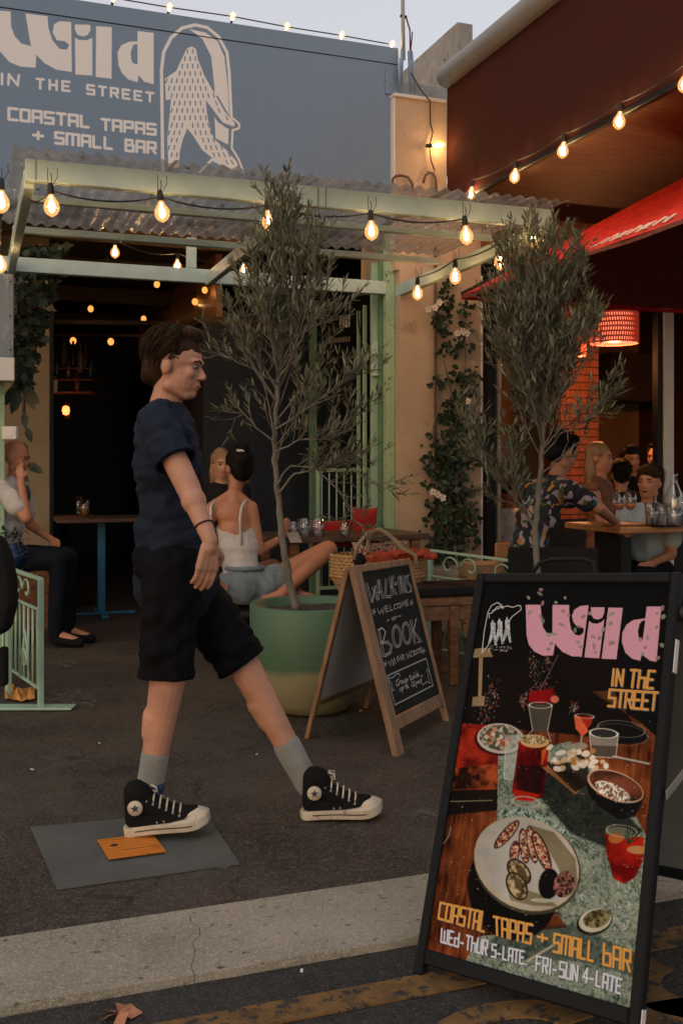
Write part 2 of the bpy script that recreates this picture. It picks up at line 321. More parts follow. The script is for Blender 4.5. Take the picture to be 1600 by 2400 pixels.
def text(cv, s, quad, wd, col, gap=.9, al=1.0, rough=0.0):
    """quad: photo points TL, TR, BL, BR of the word's box"""
    tot = sum(gw(c) for c in s) + gap * (len(s) - 1); x = 0
    TL, TR, BL, BR = [np.array(q, float) for q in quad]
    for c in s:
        for pl in GL[c]:
            pp = []
            for (gx, gy) in pl:
                u = (x + gx) / tot; v = gy / 4; pp.append(tuple((TL * (1 - u) + TR * u) * (1 - v) + (BL * (1 - u) + BR * u) * v))
            cv.stroke(pp, wd, col, al, rough)
        x += gw(c) + gap
# ---- blue signboard art, in (x, z) metres on the facade plane
SX0, SX1, SZ0, SZ1, SPM = -3.15, -0.02, 3.30, 4.50, 560
SIGNY = -0.06
def smap(px, py): q = fp(px, py, SIGNY); return ((q.x - SX0) * SPM, (SZ1 - q.z) * SPM)
BLUE = (.19, .275, .39); SW = (.80, .80, .80)
cv = Canvas(int((SX1 - SX0) * SPM), int((SZ1 - SZ0) * SPM), BLUE, smap)
rg = np.random.default_rng(5)
# weather streaks with their own shape
yy, xx = np.mgrid[0:cv.h, 0:cv.w]
st = np.interp(xx[0], np.arange(0, cv.w + 20, 20), rg.random(len(np.arange(0, cv.w + 20, 20))))[None, :]
cv.a *= (1 - .03 * st[..., None]).astype(np.float32)
_g = np.random.default_rng(17)
for _i in range(90):
    _x = int(_g.random() * (cv.w - 3)); _y = int(_g.random() * cv.h * .8); _l = int(20 + _g.random() * 220); cv.a[_y:_y + _l, _x:_x + 2] *= (1 - .06 * np.linspace(1, 0, len(cv.a[_y:_y + _l]))[:, None, None]).astype(np.float32)
k = 1 / 1.96
def S(l): return [(a * k, b * k) for a, b in l]
cv.poly(S([(-60, 45), (50, 52), (52, 120), (68, 165), (100, 200), (143, 212), (118, 62), (219, 74), (224, 130), (242, 185), (275, 225), (308, 228), (319, 206), (300, 190), (262, 185), (243, 150), (249, 112), (275, 97), (328, 101), (331, 331), (260, 320), (205, 290), (168, 250), (165, 311), (95, 306), (45, 285), (0, 235), (-60, 120)]), SW)
cv.poly(S([(345, 112), (415, 114), (417, 135), (405, 160), (380, 168), (355, 158), (344, 135)]), SW)
cv.poly(S([(345, 172), (362, 183), (400, 184), (425, 174), (425, 347), (347, 342)]), SW)
cv.poly(S([(442, 120), (514, 125), (513, 362), (440, 353)]), SW)
cv.poly(S([(632, 142), (706, 151), (706, 387), (662, 375), (637, 345), (632, 378), (590, 365), (560, 335), (545, 300), (540, 240), (558, 207), (595, 191), (632, 190)]), SW, holes=[S([(632, 202), (612, 206), (601, 240), (603, 270), (610, 290), (632, 296)])])
text(cv, 'IN', S([(4, 338), (88, 346), (4, 386), (82, 392)]), 9.5, SW, 1.1)
text(cv, 'THE', S([(170, 362), (320, 376), (170, 405), (320, 418)]), 9.5, SW, 1.7)
text(cv, 'STREET', S([(402, 390), (704, 428), (402, 430), (704, 468)]), 9.5, SW, 1.5)
text(cv, 'COASTAL', S([(42, 497), (412, 536), (42, 548), (412, 585)]), 11, SW, .9)
text(cv, 'TAPAS', S([(468, 547), (714, 572), (468, 594), (714, 618)]), 11, SW, .9)
text(cv, '+', S([(155, 590), (198, 595), (155, 650), (198, 655)]), 11, SW)
text(cv, 'SMALL', S([(256, 608), (518, 636), (256, 657), (518, 684)]), 11, SW, .9)
text(cv, 'BAR', S([(578, 642), (714, 656), (578, 692), (714, 704)]), 11, SW, .9)
cv.stroke(S([(748, 790), (742, 320), (752, 240), (785, 175), (835, 130), (895, 116), (950, 127), (1005, 172), (1042, 240), (1052, 330), (1062, 540)]), 13, SW)
cv.poly(S([(868, 135), (940, 150), (1000, 190), (1030, 260), (1046, 400), (1052, 545), (1048, 665), (990, 635), (984, 530), (985, 400), (970, 260), (930, 180)]), SW)
cv.poly(S([(1000, 440), (1052, 530), (1075, 548), (1102, 570), (1098, 590), (1070, 598), (1040, 588), (1000, 560), (960, 500), (960, 440)]), BLUE)
cv.stroke(S([(1062, 540), (1080, 552), (1100, 572), (1096, 590), (1068, 598), (1064, 680), (1095, 730), (1118, 790)]), 9, SW)
body = [(845, 250), (858, 222), (880, 213), (900, 225), (908, 270), (940, 350), (985, 430), (1030, 510), (1078, 565), (1074, 582), (1022, 562), (980, 505), (945, 460), (950, 520), (965, 590), (985, 640), (1040, 690), (1085, 740), (1100, 785), (1060, 775), (1000, 745), (930, 690), (885, 620), (860, 590), (840, 640), (825, 700), (822, 770), (775, 770), (768, 640), (780, 520), (785, 455), (762, 460), (758, 362), (810, 325), (835, 270)]
cv.poly(S(body), SW)
def inside(x, y, P):
    r = False
    for i in range(len(P)):
        (ax, ay), (bx, by) = P[i], P[(i + 1) % len(P)]
        if (ay > y) != (by > y) and x < (bx - ax) * (y - ay) / (by - ay) + ax: r = not r
    return r
for j in range(16):
    for i in range(14):
        x = 765 + i * 24 + (j % 2) * 12; y = 235 + j * 34
        lx = (x - 880) * .05
        if inside(x - 5, y - 4, body) and inside(x + 5, y + 4, body) and inside(x, y + 18, body): cv.stroke(S([(x - lx * .4, y - 8), (x + lx * .6, y + 9)]), 5.2, (.18, .25, .34))
cv.stroke(S([(918, 790), (975, 732), (1012, 752)]), 11, SW)
sign_im = cv.image('signboard_print')
# ---- big poster, mapped from its four corners
def homog(src, dst):
    A = []
    for (x, y), (u, v) in zip(src, dst): A += [[x, y, 1, 0, 0, 0, -u * x, -u * y], [0, 0, 0, x, y, 1, -v * x, -v * y]]
    h = np.linalg.solve(np.array(A, float), np.array(dst, float).ravel()); Hm = np.append(h, 1).reshape(3, 3)
    def f(x, y): q = Hm @ np.array([x, y, 1.0]); return (q[0] / q[2], q[1] / q[2])
    return f
PW, PH = 560, 1010
pm = homog([(1130, 1355), (1574, 1353), (1465, 2374), (1005, 2213)], [(0, 0), (PW, 0), (PW, PH), (0, PH)])
cv = Canvas(PW, PH, (.010, .012, .012), pm); rn = random.Random(4)
def nz(w, h, s, seed, oct=4):
    g = np.random.default_rng(seed); o = np.zeros((h, w)); am = 1
    for q in range(oct):
        n = g.random((int(h / s) + 3, int(w / s) + 3)); Y = np.arange(h) / s; X = np.arange(w) / s; y0 = Y.astype(int); x0 = X.astype(int); fy = (Y - y0)[:, None]; fx_ = (X - x0)[None]
        fy = fy * fy * (3 - 2 * fy); fx_ = fx_ * fx_ * (3 - 2 * fx_)
        o += am * ((n[y0][:, x0] * (1 - fx_) + n[y0][:, x0 + 1] * fx_) * (1 - fy) + (n[y0 + 1][:, x0] * (1 - fx_) + n[y0 + 1][:, x0 + 1] * fx_) * fy); am *= .55; s = max(1.2, s / 2)
    return (o - o.min()) / (o.max() - o.min())
N1 = nz(PW, PH, 40, 1); N2 = nz(PW, PH, 9, 2, 3); N3 = nz(PW, PH, 4, 6, 2); N4 = nz(PW, PH, 60, 9)
def tex(c1, c2, n, lo=.3, hi=.7):
    c1 = np.array(c1, np.float32); c2 = np.array(c2, np.float32)
    def f(X, Y): t = np.clip((n[Y, X] - lo) / (hi - lo), 0, 1)[..., None]; return c1 * (1 - t) + c2 * t
    return f
woodt = np.repeat(nz(PW, PH // 8 + 1, 7, 12), 8, 0)[:PH] * .45 + nz(PW, PH, 70, 13, 3) * .55; wcol = tex((.05, .012, .005), (.36, .13, .045), woodt, .25, .8)
cv.poly([(1050, 1660), (1300, 1560), (1420, 1620), (1600, 1800), (1440, 2400), (980, 2220)], wcol, 1)
cv.poly([(1050, 1500), (1420, 1500), (1500, 1700), (1380, 1730), (1060, 1690)], (.018, .012, .010), 1, soft=3)
cv.poly([(1380, 1620), (1432, 1618), (1482, 1706), (1540, 1760), (1570, 1810), (1560, 1760), (1500, 1700)], (.20, .085, .03), .6, soft=1)
cv.poly([(1050, 1690), (1165, 1700), (1165, 1790), (1045, 1800)], tex((.16, .008, .004), (.42, .05, .02), N1), .9, soft=2)
cv.poly([(1040, 1800), (1162, 1790), (1162, 1840), (1150, 1870), (1035, 1880)], tex((.02, .006, .004), (.42, .12, .04), N4, .4, .6), .9, soft=2)
cv.poly([(1025, 1850), (1162, 1850), (1160, 1900), (1020, 1910)], (.012, .012, .010), .95, soft=2)
cv.stroke([(1020, 1868), (1060, 1876), (1150, 1876)], 2.2, (.30, .28, .18))
cv.stroke([(1050, 1815), (1050, 1850), (1150, 1845)], 2, (.25, .05, .02))
# patterned runner
run = [(1162, 1770), (1330, 1740), (1470, 1900), (1520, 2000), (1500, 2400), (1080, 2260), (1120, 2190), (1320, 2180), (1160, 1930)]
cv.poly(run, tex((.06, .09, .07), (.31, .36, .30), N3 * .4 + N2 * .3 + N1 * .3, .28, .55), 1)
cv.poly([(1160, 1895), (1240, 1900), (1330, 1960), (1180, 1960)], tex((.03, .07, .06), (.42, .52, .46), N3, .3, .6), .9)
for i in range(900):
    x, y = rn.uniform(1150, 1520), rn.uniform(1780, 2390)
    if inside(x, y, run): a = rn.uniform(0, 3.14); L = rn.uniform(3, 9); cv.stroke([(x, y), (x + L * math.cos(a), y + L * math.sin(a))], rn.uniform(1.2, 2.6), (.03, .08, .065) if rn.random() < .65 else (.56, .64, .60), .8)
cv.poly([(1240, 1850), (1300, 1790), (1420, 1880), (1500, 1960), (1420, 2000), (1330, 1960)], (.012, .014, .013), .85, soft=6)
cv.poly([(1160, 2180), (1330, 2170), (1480, 2250), (1470, 2300), (1350, 2260), (1130, 2240)], (.02, .045, .04), .55, soft=5)
# upper items: lamp, flowers, glasses
for x, y in [(1207, 1640), (1130, 1640), (1330, 1600)]: pass
cv.poly([(1108, 1515), (1127, 1512), (1142, 1514), (1150, 1534), (1104, 1536)], (.30, .24, .15)); cv.poly([(1118, 1536), (1127, 1536), (1124, 1630), (1116, 1630)], (.34, .26, .17)); cv.poly([(1104, 1630), (1132, 1628), (1130, 1652), (1102, 1652)], (.30, .24, .15))
for i in range(420):
    cx, cy, sx, sy = rn.choice([(1130, 1670, 30, 30), (1150, 1625, 14, 34), (1245, 1560, 14, 36), (1260, 1610, 28, 22), (1275, 1545, 8, 28), (1222, 1640, 10, 16), (1340, 1660, 10, 10)])
    x = cx + rn.gauss(0, sx * .6); y = cy + rn.gauss(0, sy * .6); cv.stroke([(x, y), (x + rn.uniform(-3, 3), y + rn.uniform(-5, 5))], rn.uniform(.8, 2.6), rn.choice([(.45, .44, .40), (.22, .22, .2), (.10, .1, .1), (.5, .12, .06)]), .7)
cv.poly([(1235, 1618), (1290, 1612), (1294, 1640), (1262, 1650), (1232, 1642)], (.30, .01, .015), .9, soft=1); cv.ell(1293, 1638, 10, 9, 0, (.55, .20, .14)); cv.stroke([(1262, 1610), (1302, 1530)], 1.2, (.3, .3, .28))
# plate of prawns, upper left
cv.ell(1166, 1734, 58, 37, .12, (.012, .010, .010), .8, 4); cv.ell(1168, 1730, 54, 36, .12, (.52, .50, .46)); cv.ell(1168, 1728, 49, 31, .12, tex((.06, .06, .04), (.45, .42, .36), N2))
for i in range(30): x = rn.gauss(1160, 20); y = rn.gauss(1726, 12); cv.ell(x, y, rn.uniform(4, 9), rn.uniform(3, 6), rn.uniform(0, 3), rn.choice([(.50, .10, .04), (.55, .30, .20), (.10, .14, .06), (.6, .58, .5)]), .9)
# water glass and carafe of red drink
cv.poly([(1180, 1722), (1225, 1722), (1212, 1828), (1176, 1826)], (.48, .54, .50), .5); cv.stroke([(1180, 1722), (1176, 1826), (1212, 1830)], 2, (.65, .68, .62), .7)
cv.poly([(1232, 1650), (1288, 1650), (1278, 1716), (1240, 1716)], (.13, .12, .10), .8); cv.ell(1260, 1652, 28, 8, .03, (.55, .53, .48), hole=.86); cv.stroke([(1232, 1652), (1242, 1712), (1222, 1730), (1212, 1780)], 1.8, (.6, .58, .52), .8); cv.stroke([(1288, 1652), (1276, 1712), (1284, 1740)], 1.8, (.6, .58, .52), .8)
cv.poly([(1210, 1736), (1280, 1728), (1276, 1790), (1266, 1872), (1240, 1880), (1205, 1876), (1194, 1856)], tex((.10, .004, .004), (.42, .03, .010), N1, .3, .8)); cv.poly([(1205, 1795), (1268, 1795), (1262, 1862), (1204, 1866)], (.03, .008, .008), .85, soft=3)
cv.poly([(1196, 1850), (1260, 1866), (1240, 1882), (1200, 1876)], (.50, .04, .015), .8, soft=1); cv.ell(1246, 1738, 34, 16, .08, (.55, .38, .20)); cv.ell(1246, 1734, 30, 12, .08, tex((.12, .14, .06), (.60, .45, .28), N3)); cv.poly([(1262, 1760), (1278, 1750), (1262, 1800)], (.5, .14, .04), .9)
cv.ell(1226, 1882, 34, 14, .15, (.42, .42, .36), .8, hole=.8)
# cocktail
cv.poly([(1340, 1680), (1385, 1680), (1378, 1700), (1352, 1728)], (.36, .05, .03)); cv.poly([(1338, 1676), (1352, 1680), (1372, 1716), (1358, 1728), (1342, 1710)], (.60, .16, .08)); cv.ell(1363, 1680, 24, 6, .1, (.5, .45, .4), hole=.85); cv.stroke([(1356, 1728), (1354, 1750)], 4, (.4, .38, .34)); cv.ell(1350, 1752, 20, 9, 0, (.35, .34, .3), .8)
# black plates and tumbler of water
cv.ell(1448, 1722, 66, 26, .14, (.015, .016, .016)); cv.ell(1450, 1712, 58, 20, .14, (.32, .31, .28), hole=.965); cv.ell(1448, 1726, 66, 26, .14, (.22, .21, .19), .9, hole=.975)
cv.poly([(1374, 1722), (1443, 1722), (1436, 1780), (1380, 1776)], (.30, .29, .26), .8); cv.poly([(1376, 1750), (1440, 1754), (1436, 1780), (1380, 1776)], (.08, .07, .06), .8); cv.ell(1408, 1722, 35, 12, .1, (.05, .05, .05)); cv.ell(1408, 1722, 35, 12, .1, (.66, .64, .58), hole=.88); cv.stroke([(1374, 1722), (1380, 1778), (1436, 1782), (1443, 1722)], 2, (.6, .58, .52), .8)
cv.stroke([(1430, 1778), (1515, 1798)], 4.5, (.45, .42, .38)); cv.stroke([(1430, 1782), (1515, 1802)], 1.5, (.05, .04, .03))
# board of bread
cv.poly([(1262, 1800), (1290, 1800), (1350, 1860), (1340, 1868)], (.32, .17, .08)); cv.poly([(1270, 1790), (1360, 1770), (1380, 1840), (1340, 1862)], (.03, .018, .01), .9, soft=1)
for i in range(46): t = rn.random(); x = 1290 + t * 120 + rn.gauss(0, 8); y = 1770 + t * 26 + rn.gauss(0, 14); cv.ell(x, y, rn.uniform(6, 13), rn.uniform(4, 8), rn.uniform(-1, .3), rn.choice([(.66, .62, .52), (.56, .48, .34), (.45, .25, .08), (.70, .67, .6)]), .9)
# bowl
cv.ell(1432, 1862, 68, 46, .42, (.012, .010, .010), 1, 2); cv.poly([(1366, 1830), (1505, 1872), (1480, 1925), (1440, 1930), (1390, 1895)], (.014, .013, .013), .95, soft=1); cv.ell(1435, 1850, 71, 34, .40, (.50, .38, .28)); cv.ell(1436, 1849, 67, 30, .40, tex((.03, .02, .016), (.24, .09, .05), N1)); cv.ell(1428, 1862, 46, 17, .48, tex((.16, .12, .10), (.66, .62, .54), N3, .35, .6))
for i in range(26): cv.ell(1430 + rn.gauss(0, 20), 1862 + rn.gauss(0, 9), 3.5, 2.5, 0, rn.choice([(.28, .02, .03), (.16, .14, .05), (.7, .68, .6)]), .9)
# main plate
cv.ell(1196, 2085, 100, 120, -.35, (.010, .010, .009), .95, 3); cv.ell(1196, 2092, 92, 88, 0, (.010, .010, .009), .95, 3)
cv.ell(1230, 2032, 130, 106, .62, (.10, .09, .06)); cv.ell(1228, 2027, 128, 102, .62, (.46, .43, .35)); cv.ell(1228, 2024, 120, 94, .62, (.44, .44, .41)); cv.poly([(1230, 1935), (1290, 1955), (1340, 2020), (1345, 2090), (1318, 2110), (1300, 2040), (1265, 1975)], (.22, .19, .12), .9, soft=3); cv.poly([(1180, 2070), (1260, 2100), (1300, 2130), (1240, 2125), (1190, 2110)], (.20, .17, .09), .8, soft=3)
for (x, y, a, rx, ry) in [(1182, 1957, -.85, 42, 13), (1222, 1985, 1.45, 42, 12), (1240, 1983, 1.4, 45, 12), (1262, 2000, 1.2, 52, 15), (1200, 1998, 1.7, 26, 12)]:
    cv.ell(x, y, rx, ry, a, (.06, .025, .02), 1, 2); cv.ell(x, y, rx * .9, ry * .75, a, tex((.10, .03, .02), (.62, .42, .30), N3, .3, .65)); 
    for q in range(9): t = rn.uniform(-.8, .8) * rx; cv.ell(x + t * math.cos(a) + rn.gauss(0, 4), y + t * math.sin(a), 4, 3, 0, rn.choice([(.16, .04, .03), (.6, .5, .4), (.42, .12, .08)]), .9)
for (x, y, a) in [(1210, 2045, .9), (1205, 2078, 1.1)]: cv.ell(x, y, 36, 22, a, (.04, .035, .02)); cv.ell(x, y, 32, 18, a, tex((.10, .075, .03), (.50, .42, .28), N2)); cv.ell(x + 5, y - 2, 18, 8, a, (.08, .06, .03), .8, 1)
cv.ell(1278, 2076, 24, 36, .1, (.012, .010, .010), 1, 2); cv.ell(1313, 2078, 24, 32, .3, tex((.02, .008, .008), (.36, .20, .16), N3, .3, .75)); cv.ell(1262, 2114, 26, 5, .1, (.5, .52, .40), .8)
# short drink right
cv.poly([(1408, 1960), (1500, 1975), (1498, 2030), (1478, 2070), (1452, 2083), (1428, 2070), (1412, 2010)], tex((.18, .006, .004), (.50, .04, .015), N1)); cv.ell(1444, 1962, 34, 14, .15, (.20, .22, .16)); cv.ell(1434, 1975, 18, 12, 0, (.50, .20, .06)); cv.ell(1484, 2004, 24, 10, .1, (.50, .30, .14)); cv.ell(1448, 1958, 38, 15, .15, (.50, .48, .40), .8, hole=.9)
for q in range(12): cv.stroke([(1462, 1990), (1462 + rn.uniform(-12, 40), 1990 - rn.uniform(15, 55))], 2, rn.choice([(.06, .12, .05), (.12, .18, .09), (.02, .05, .02)]))
# shell and knife
cv.ell(1382, 2170, 42, 30, -.2, (.03, .03, .02), 1, 2); cv.ell(1384, 2166, 38, 27, -.2, (.52, .50, .42)); cv.ell(1388, 2162, 32, 21, -.2, tex((.06, .05, .02), (.30, .28, .16), N2)); cv.stroke([(1228, 2252), (1300, 2212)], 5, (.46, .45, .36)); cv.stroke([(1030, 1990), (1052, 1955), (1056, 1935)], 2, (.4, .4, .36))
_a = cv.a.copy()
for _ in range(2):
    _p = np.pad(_a, ((1, 1), (1, 1), (0, 0)), mode='edge'); _a = (_p[1:-1, 1:-1] * 4 + _p[:-2, 1:-1] + _p[2:, 1:-1] + _p[1:-1, :-2] + _p[1:-1, 2:]) / 8
_a = np.clip(_a, 0, 1) ** 1.34 * 1.16
_yy, _xx = np.mgrid[0:PH, 0:PW]; cv.a = (_a * (.62 + .75 * nz(PW, PH, 110, 31, 4))[..., None]).astype(np.float32)
for _i in range(260):
    _x, _y = rn.uniform(1040, 1520), rn.uniform(1680, 2330); cv.stroke([(_x, _y), (_x + rn.uniform(-5, 5), _y + rn.uniform(-2, 2))], rn.uniform(.8, 2.0), (.62, .60, .55), rn.uniform(.1, .45))
# lettering
T8 = lambda l: [(1080 + a / 3.015, 1340 + b / 3.015) for a, b in l]
PK = (.58, .31, .40)
cv.poly(T8([(440, 203), (545, 203), (552, 300), (562, 370), (590, 412), (628, 415), (630, 203), (748, 203), (750, 320), (762, 385), (792, 425), (825, 431), (850, 408), (852, 380), (832, 368), (800, 360), (777, 330), (768, 285), (785, 238), (830, 210), (888, 205), (836, 588), (765, 583), (700, 552), (662, 510), (648, 488), (632, 577), (560, 578), (500, 548), (462, 498), (446, 430)]), PK)
cv.poly(T8([(903, 220), (1003, 220), (1000, 262), (985, 298), (955, 312), (925, 305), (905, 275)]), PK)
cv.poly(T8([(890, 322), (915, 340), (950, 343), (980, 330), (1000, 310), (962, 600), (855, 592)]), PK); cv.poly(T8([(1030, 222), (1135, 224), (1085, 608), (978, 603)]), PK)
cv.poly(T8([(1310, 213), (1417, 213), (1375, 628), (1330, 620), (1290, 590), (1270, 562), (1258, 620), (1200, 605), (1150, 560), (1125, 480), (1130, 410), (1160, 350), (1210, 315), (1298, 303)]), PK, holes=[T8([(1298, 317), (1275, 321), (1255, 345), (1243, 400), (1248, 450), (1278, 460)])])
for (x, y) in [(545, 290), (560, 320), (470, 260), (705, 250), (745, 280), (850, 290), (695, 350), (600, 425), (640, 420), (620, 490), (600, 530), (790, 390), (820, 365), (810, 480), (830, 515), (895, 265), (920, 440), (965, 450), (990, 390), (925, 510), (935, 555), (1055, 270), (1045, 340), (1060, 485), (1040, 490), (1385, 265), (1430, 290), (1380, 370), (1315, 450), (1260, 460), (1295, 520), (1275, 570), (1425, 225), (1418, 505), (1385, 600), (560, 190), (540, 120), (548, 90), (460, 150), (720, 150), (655, 185)]:
    p = T8([(x, y)])[0]; cv.ell(p[0], p[1], rn.uniform(4, 8), rn.uniform(3, 5.5), rn.uniform(0, 3), rn.choice([(.17, .20, .14), (.24, .27, .20), (.28, .18, .18)]), .85)
for l in ([(460, 210), (490, 240), (455, 320), (520, 420), (490, 520)], [(1340, 280), (1310, 310), (1330, 400), (1390, 470)]): cv.stroke(T8(l), 1, (.42, .22, .24), .7)
LW = (.62, .64, .64)
cv.stroke(T8([(135, 555), (150, 400), (175, 260), (200, 210), (240, 187), (270, 205), (282, 232), (265, 212), (235, 222), (205, 262), (182, 270), (185, 300)]), 2.2, LW); cv.stroke(T8([(205, 250), (250, 230), (310, 212), (350, 222), (385, 208), (405, 212), (408, 240), (385, 258), (345, 290), (320, 330)]), 2.2, LW); cv.stroke(T8([(135, 555), (180, 500)]), 2, LW)
for (x, y, f) in [(215, 330, 0), (262, 320, 0), (315, 310, 1)]:
    cv.poly(T8([(x - 20, y + 10), (x - 6, y - 20), (x + 4, y + 5), (x + 14, y + 5), (x + 14, y + 80), (x + 25, y + 170), (x + 10, y + 172), (x - 2, y + 110), (x - 25, y + 160), (x - 45, y + 185), (x - 30, y + 120), (x - 18, y + 60)]), tex((.25, .28, .30), (.55, .58, .62), N3), .95)
for q in range(50): x = rn.uniform(160, 340); y = rn.uniform(505, 550); cv.stroke(T8([(x, y), (x + 8, y - 5)]), 1, LW, .6)
OR = (.60, .30, .075); NB = (.02, .05, .09)
for off, c, wd in ((1.5, NB, 8.5), (0, OR, 7.0)):
    o = [off, off]; Q = lambda l: [(a + off, b + off) for a, b in T8(l)]
    text(cv, 'IN', Q([(1058, 682), (1135, 686), (1046, 800), (1122, 804)]), wd, c, .9); text(cv, 'ThE', Q([(1190, 688), (1362, 698), (1174, 812), (1345, 826)]), wd, c, .9)
    text(cv, 'STREET', Q([(1035, 832), (1382, 858), (1022, 952), (1366, 988)]), wd, c, .7)
B2 = lambda l: [(900 + a / 2.24, 1800 + b / 2.24) for a, b in l]
for off, c, c2, wd in ((1.2, NB, NB, 7.5), (0, (.66, .33, .07), (.60, .62, .70), 6.2)):
    Q = lambda l: [(a + off, b + off) for a, b in B2(l)]
    text(cv, 'COASTAL', Q([(300, 692), (532, 755), (290, 772), (520, 852)]), wd, c); text(cv, 'TAPAS', Q([(566, 776), (762, 828), (570, 868), (752, 924)]), wd, c)
    text(cv, '+', Q([(790, 855), (838, 868), (788, 925), (836, 938)]), wd, c); text(cv, 'SMALL', Q([(875, 880), (1080, 935), (868, 970), (1074, 1032)]), wd, c); text(cv, 'bAR', Q([(1130, 945), (1268, 990), (1125, 1050), (1262, 1095)]), wd, c)
    text(cv, 'WEd-ThUR', Q([(308, 826), (536, 900), (304, 892), (530, 972)]), wd * .8, c2); text(cv, '5-LATE.', Q([(560, 918), (738, 968), (556, 980), (735, 1034)]), wd * .8, c2)
    text(cv, 'FRI-SUN', Q([(784, 990), (995, 1052), (780, 1062), (988, 1130)]), wd * .8, c2); text(cv, '4-LATE', Q([(1024, 1060), (1220, 1135), (1018, 1132), (1212, 1208)]), wd * .8, c2)
cv.a *= (0.94 + .12 * np.random.default_rng(8).random((PH, PW, 1))).astype(np.float32)
poster_im = cv.image('poster_print')
# ---- chalkboard
CW, CHH = 420, 560
cm = homog([(835, 1337), (960, 1330), (1039, 1637), (914, 1665)], [(0, 0), (CW, 0), (CW, CHH), (0, CHH)])
cv = Canvas(CW, CHH, (.012, .014, .013), cm)
cv.a *= (0.75 + .8 * nz(CW, CHH, 60, 21))[..., None].astype(np.float32)
c7 = lambda l: [(700 + a / 3.92, 1280 + b / 3.92) for a, b in l]
WH = (.62, .62, .58)
def ch(l, wd=4.2, al=.9): cv.stroke(c7(l), wd, WH, al, .35)
def outline(l, d=(16, -3)): ch(l, 4); ch([(a + d[0], b + d[1]) for a, b in l], 4)
# WALK-INS
outline([(580, 320), (632, 490)]); outline([(632, 490), (672, 350)], (12, -3)); outline([(640, 360), (690, 480)]); outline([(700, 300), (692, 470)]); outline([(700, 300), (740, 468)], (16, -2)); ch([(700, 410), (735, 405)]); outline([(775, 300), (765, 462)]); ch([(780, 462), (830, 465), (828, 445), (790, 448)]); outline([(815, 285), (838, 450)]); outline([(850, 275), (832, 380)], (14, 0)); outline([(832, 370), (882, 448)]); ch([(870, 342), (895, 338), (895, 356), (870, 360), (870, 342)])
outline([(905, 290), (925, 445)]); outline([(925, 285), (950, 440)], (10, -2)); outline([(930, 288), (975, 438)], (12, -2)); outline([(965, 282), (985, 435)], (12, 0)); ch([(1010, 285), (990, 300), (1000, 350), (1035, 390), (1040, 430), (1010, 440), (985, 425)]); ch([(1025, 280), (1005, 305), (1018, 345), (1048, 390), (1046, 440)])
# WELCOME
for l in ([(690, 548), (712, 600), (730, 560), (748, 596), (752, 540)], [(790, 535), (765, 538), (775, 585), (808, 580)], [(768, 560), (795, 556)], [(815, 530), (822, 580), (850, 576)], [(888, 530), (862, 535), (860, 565), (885, 572)], [(915, 522), (895, 535), (900, 562), (920, 566), (932, 545), (915, 522)], [(940, 565), (942, 515), (958, 545), (972, 512), (980, 560)], [(1005, 505), (985, 508), (992, 555), (1012, 550)], [(988, 532), (1005, 530)]): ch(l, 4.6)
for (x, y) in ((655, 572), (1045, 535), (758, 1040), (1160, 985)):
    for a in (0, 1.25, 2.5, 3.8, 5.0): ch([(x, y), (x + 20 * math.cos(a), y + 28 * math.sin(a))], 4)
for l in ([(785, 665), (805, 660)], [(905, 642), (928, 638)], [(850, 640), (835, 655), (842, 668), (860, 660), (850, 640)], [(865, 640), (872, 662), (872, 645), (890, 638)]): ch(l, 4.4)
# BOOK
for o_ in (0, 16):
    ch([(690 + o_, 730), (735 + o_, 965 - o_)], 4.5); ch([(690 + o_, 735), (730 + o_, 718 + o_ / 2), (770 - o_ / 3, 760), (750 - o_ / 3, 830), (715 + o_, 845)], 4.5); ch([(715 + o_, 850 + o_ / 2), (790 - o_ / 2, 845 + o_), (835 - o_, 890), (820 - o_, 950 - o_ / 2), (765, 975 - o_), (735 + o_, 965 - o_)], 4.5)
    for (cx, cy) in ((882, 815), (985, 800)): ch([(cx + (48 - o_) * math.cos(t) + 8 * math.sin(t), cy + (100 - o_) * math.sin(t)) for t in [i * .35 for i in range(19)]], 4.5)
    ch([(1025 + o_, 690), (1065 + o_ * .8, 905)], 4.5); ch([(1095 - o_ * .5, 685), (1050 + o_, 790), (1130 + o_, 900 - o_ * .2)], 4.5)
ch([(1130, 900), (1100, 900)], 4)
for l in ([(790, 1020), (812, 1062), (820, 1010)], [(832, 1008), (840, 1060)], [(845, 1060), (850, 1002), (868, 1052)], [(892, 990), (878, 1010), (890, 1035), (905, 1020), (892, 990)], [(912, 988), (920, 1025), (930, 1028), (928, 985)], [(940, 1030), (935, 985), (955, 990), (945, 1008), (965, 1028)], [(975, 980), (995, 1025), (1000, 990), (1015, 1020), (1010, 975)], [(1040, 968), (1022, 970), (1030, 1015), (1045, 1012)], [(1050, 968), (1058, 1010), (1072, 1000), (1058, 985), (1068, 970), (1050, 968)], [(1092, 962), (1078, 975), (1092, 990), (1080, 1005)], [(1100, 960), (1104, 1000)], [(1105, 960), (1128, 955)], [(1115, 958), (1120, 998)], [(1140, 950), (1128, 952), (1134, 992), (1148, 988)], [(1130, 970), (1142, 968)]): ch(l, 4.4)
ch([(775, 1145), (1190, 1055), (1258, 1312), (850, 1410), (775, 1145)], 5.5)
ch([(785, 1165), (830, 1170), (880, 1140), (905, 1150), (895, 1170)], 4); ch([(790, 1180), (825, 1230), (820, 1280), (845, 1280), (840, 1262)], 4); ch([(1190, 1180), (1200, 1150), (1215, 1180), (1205, 1230), (1230, 1290), (1190, 1265), (1150, 1290), (1130, 1270)], 4)
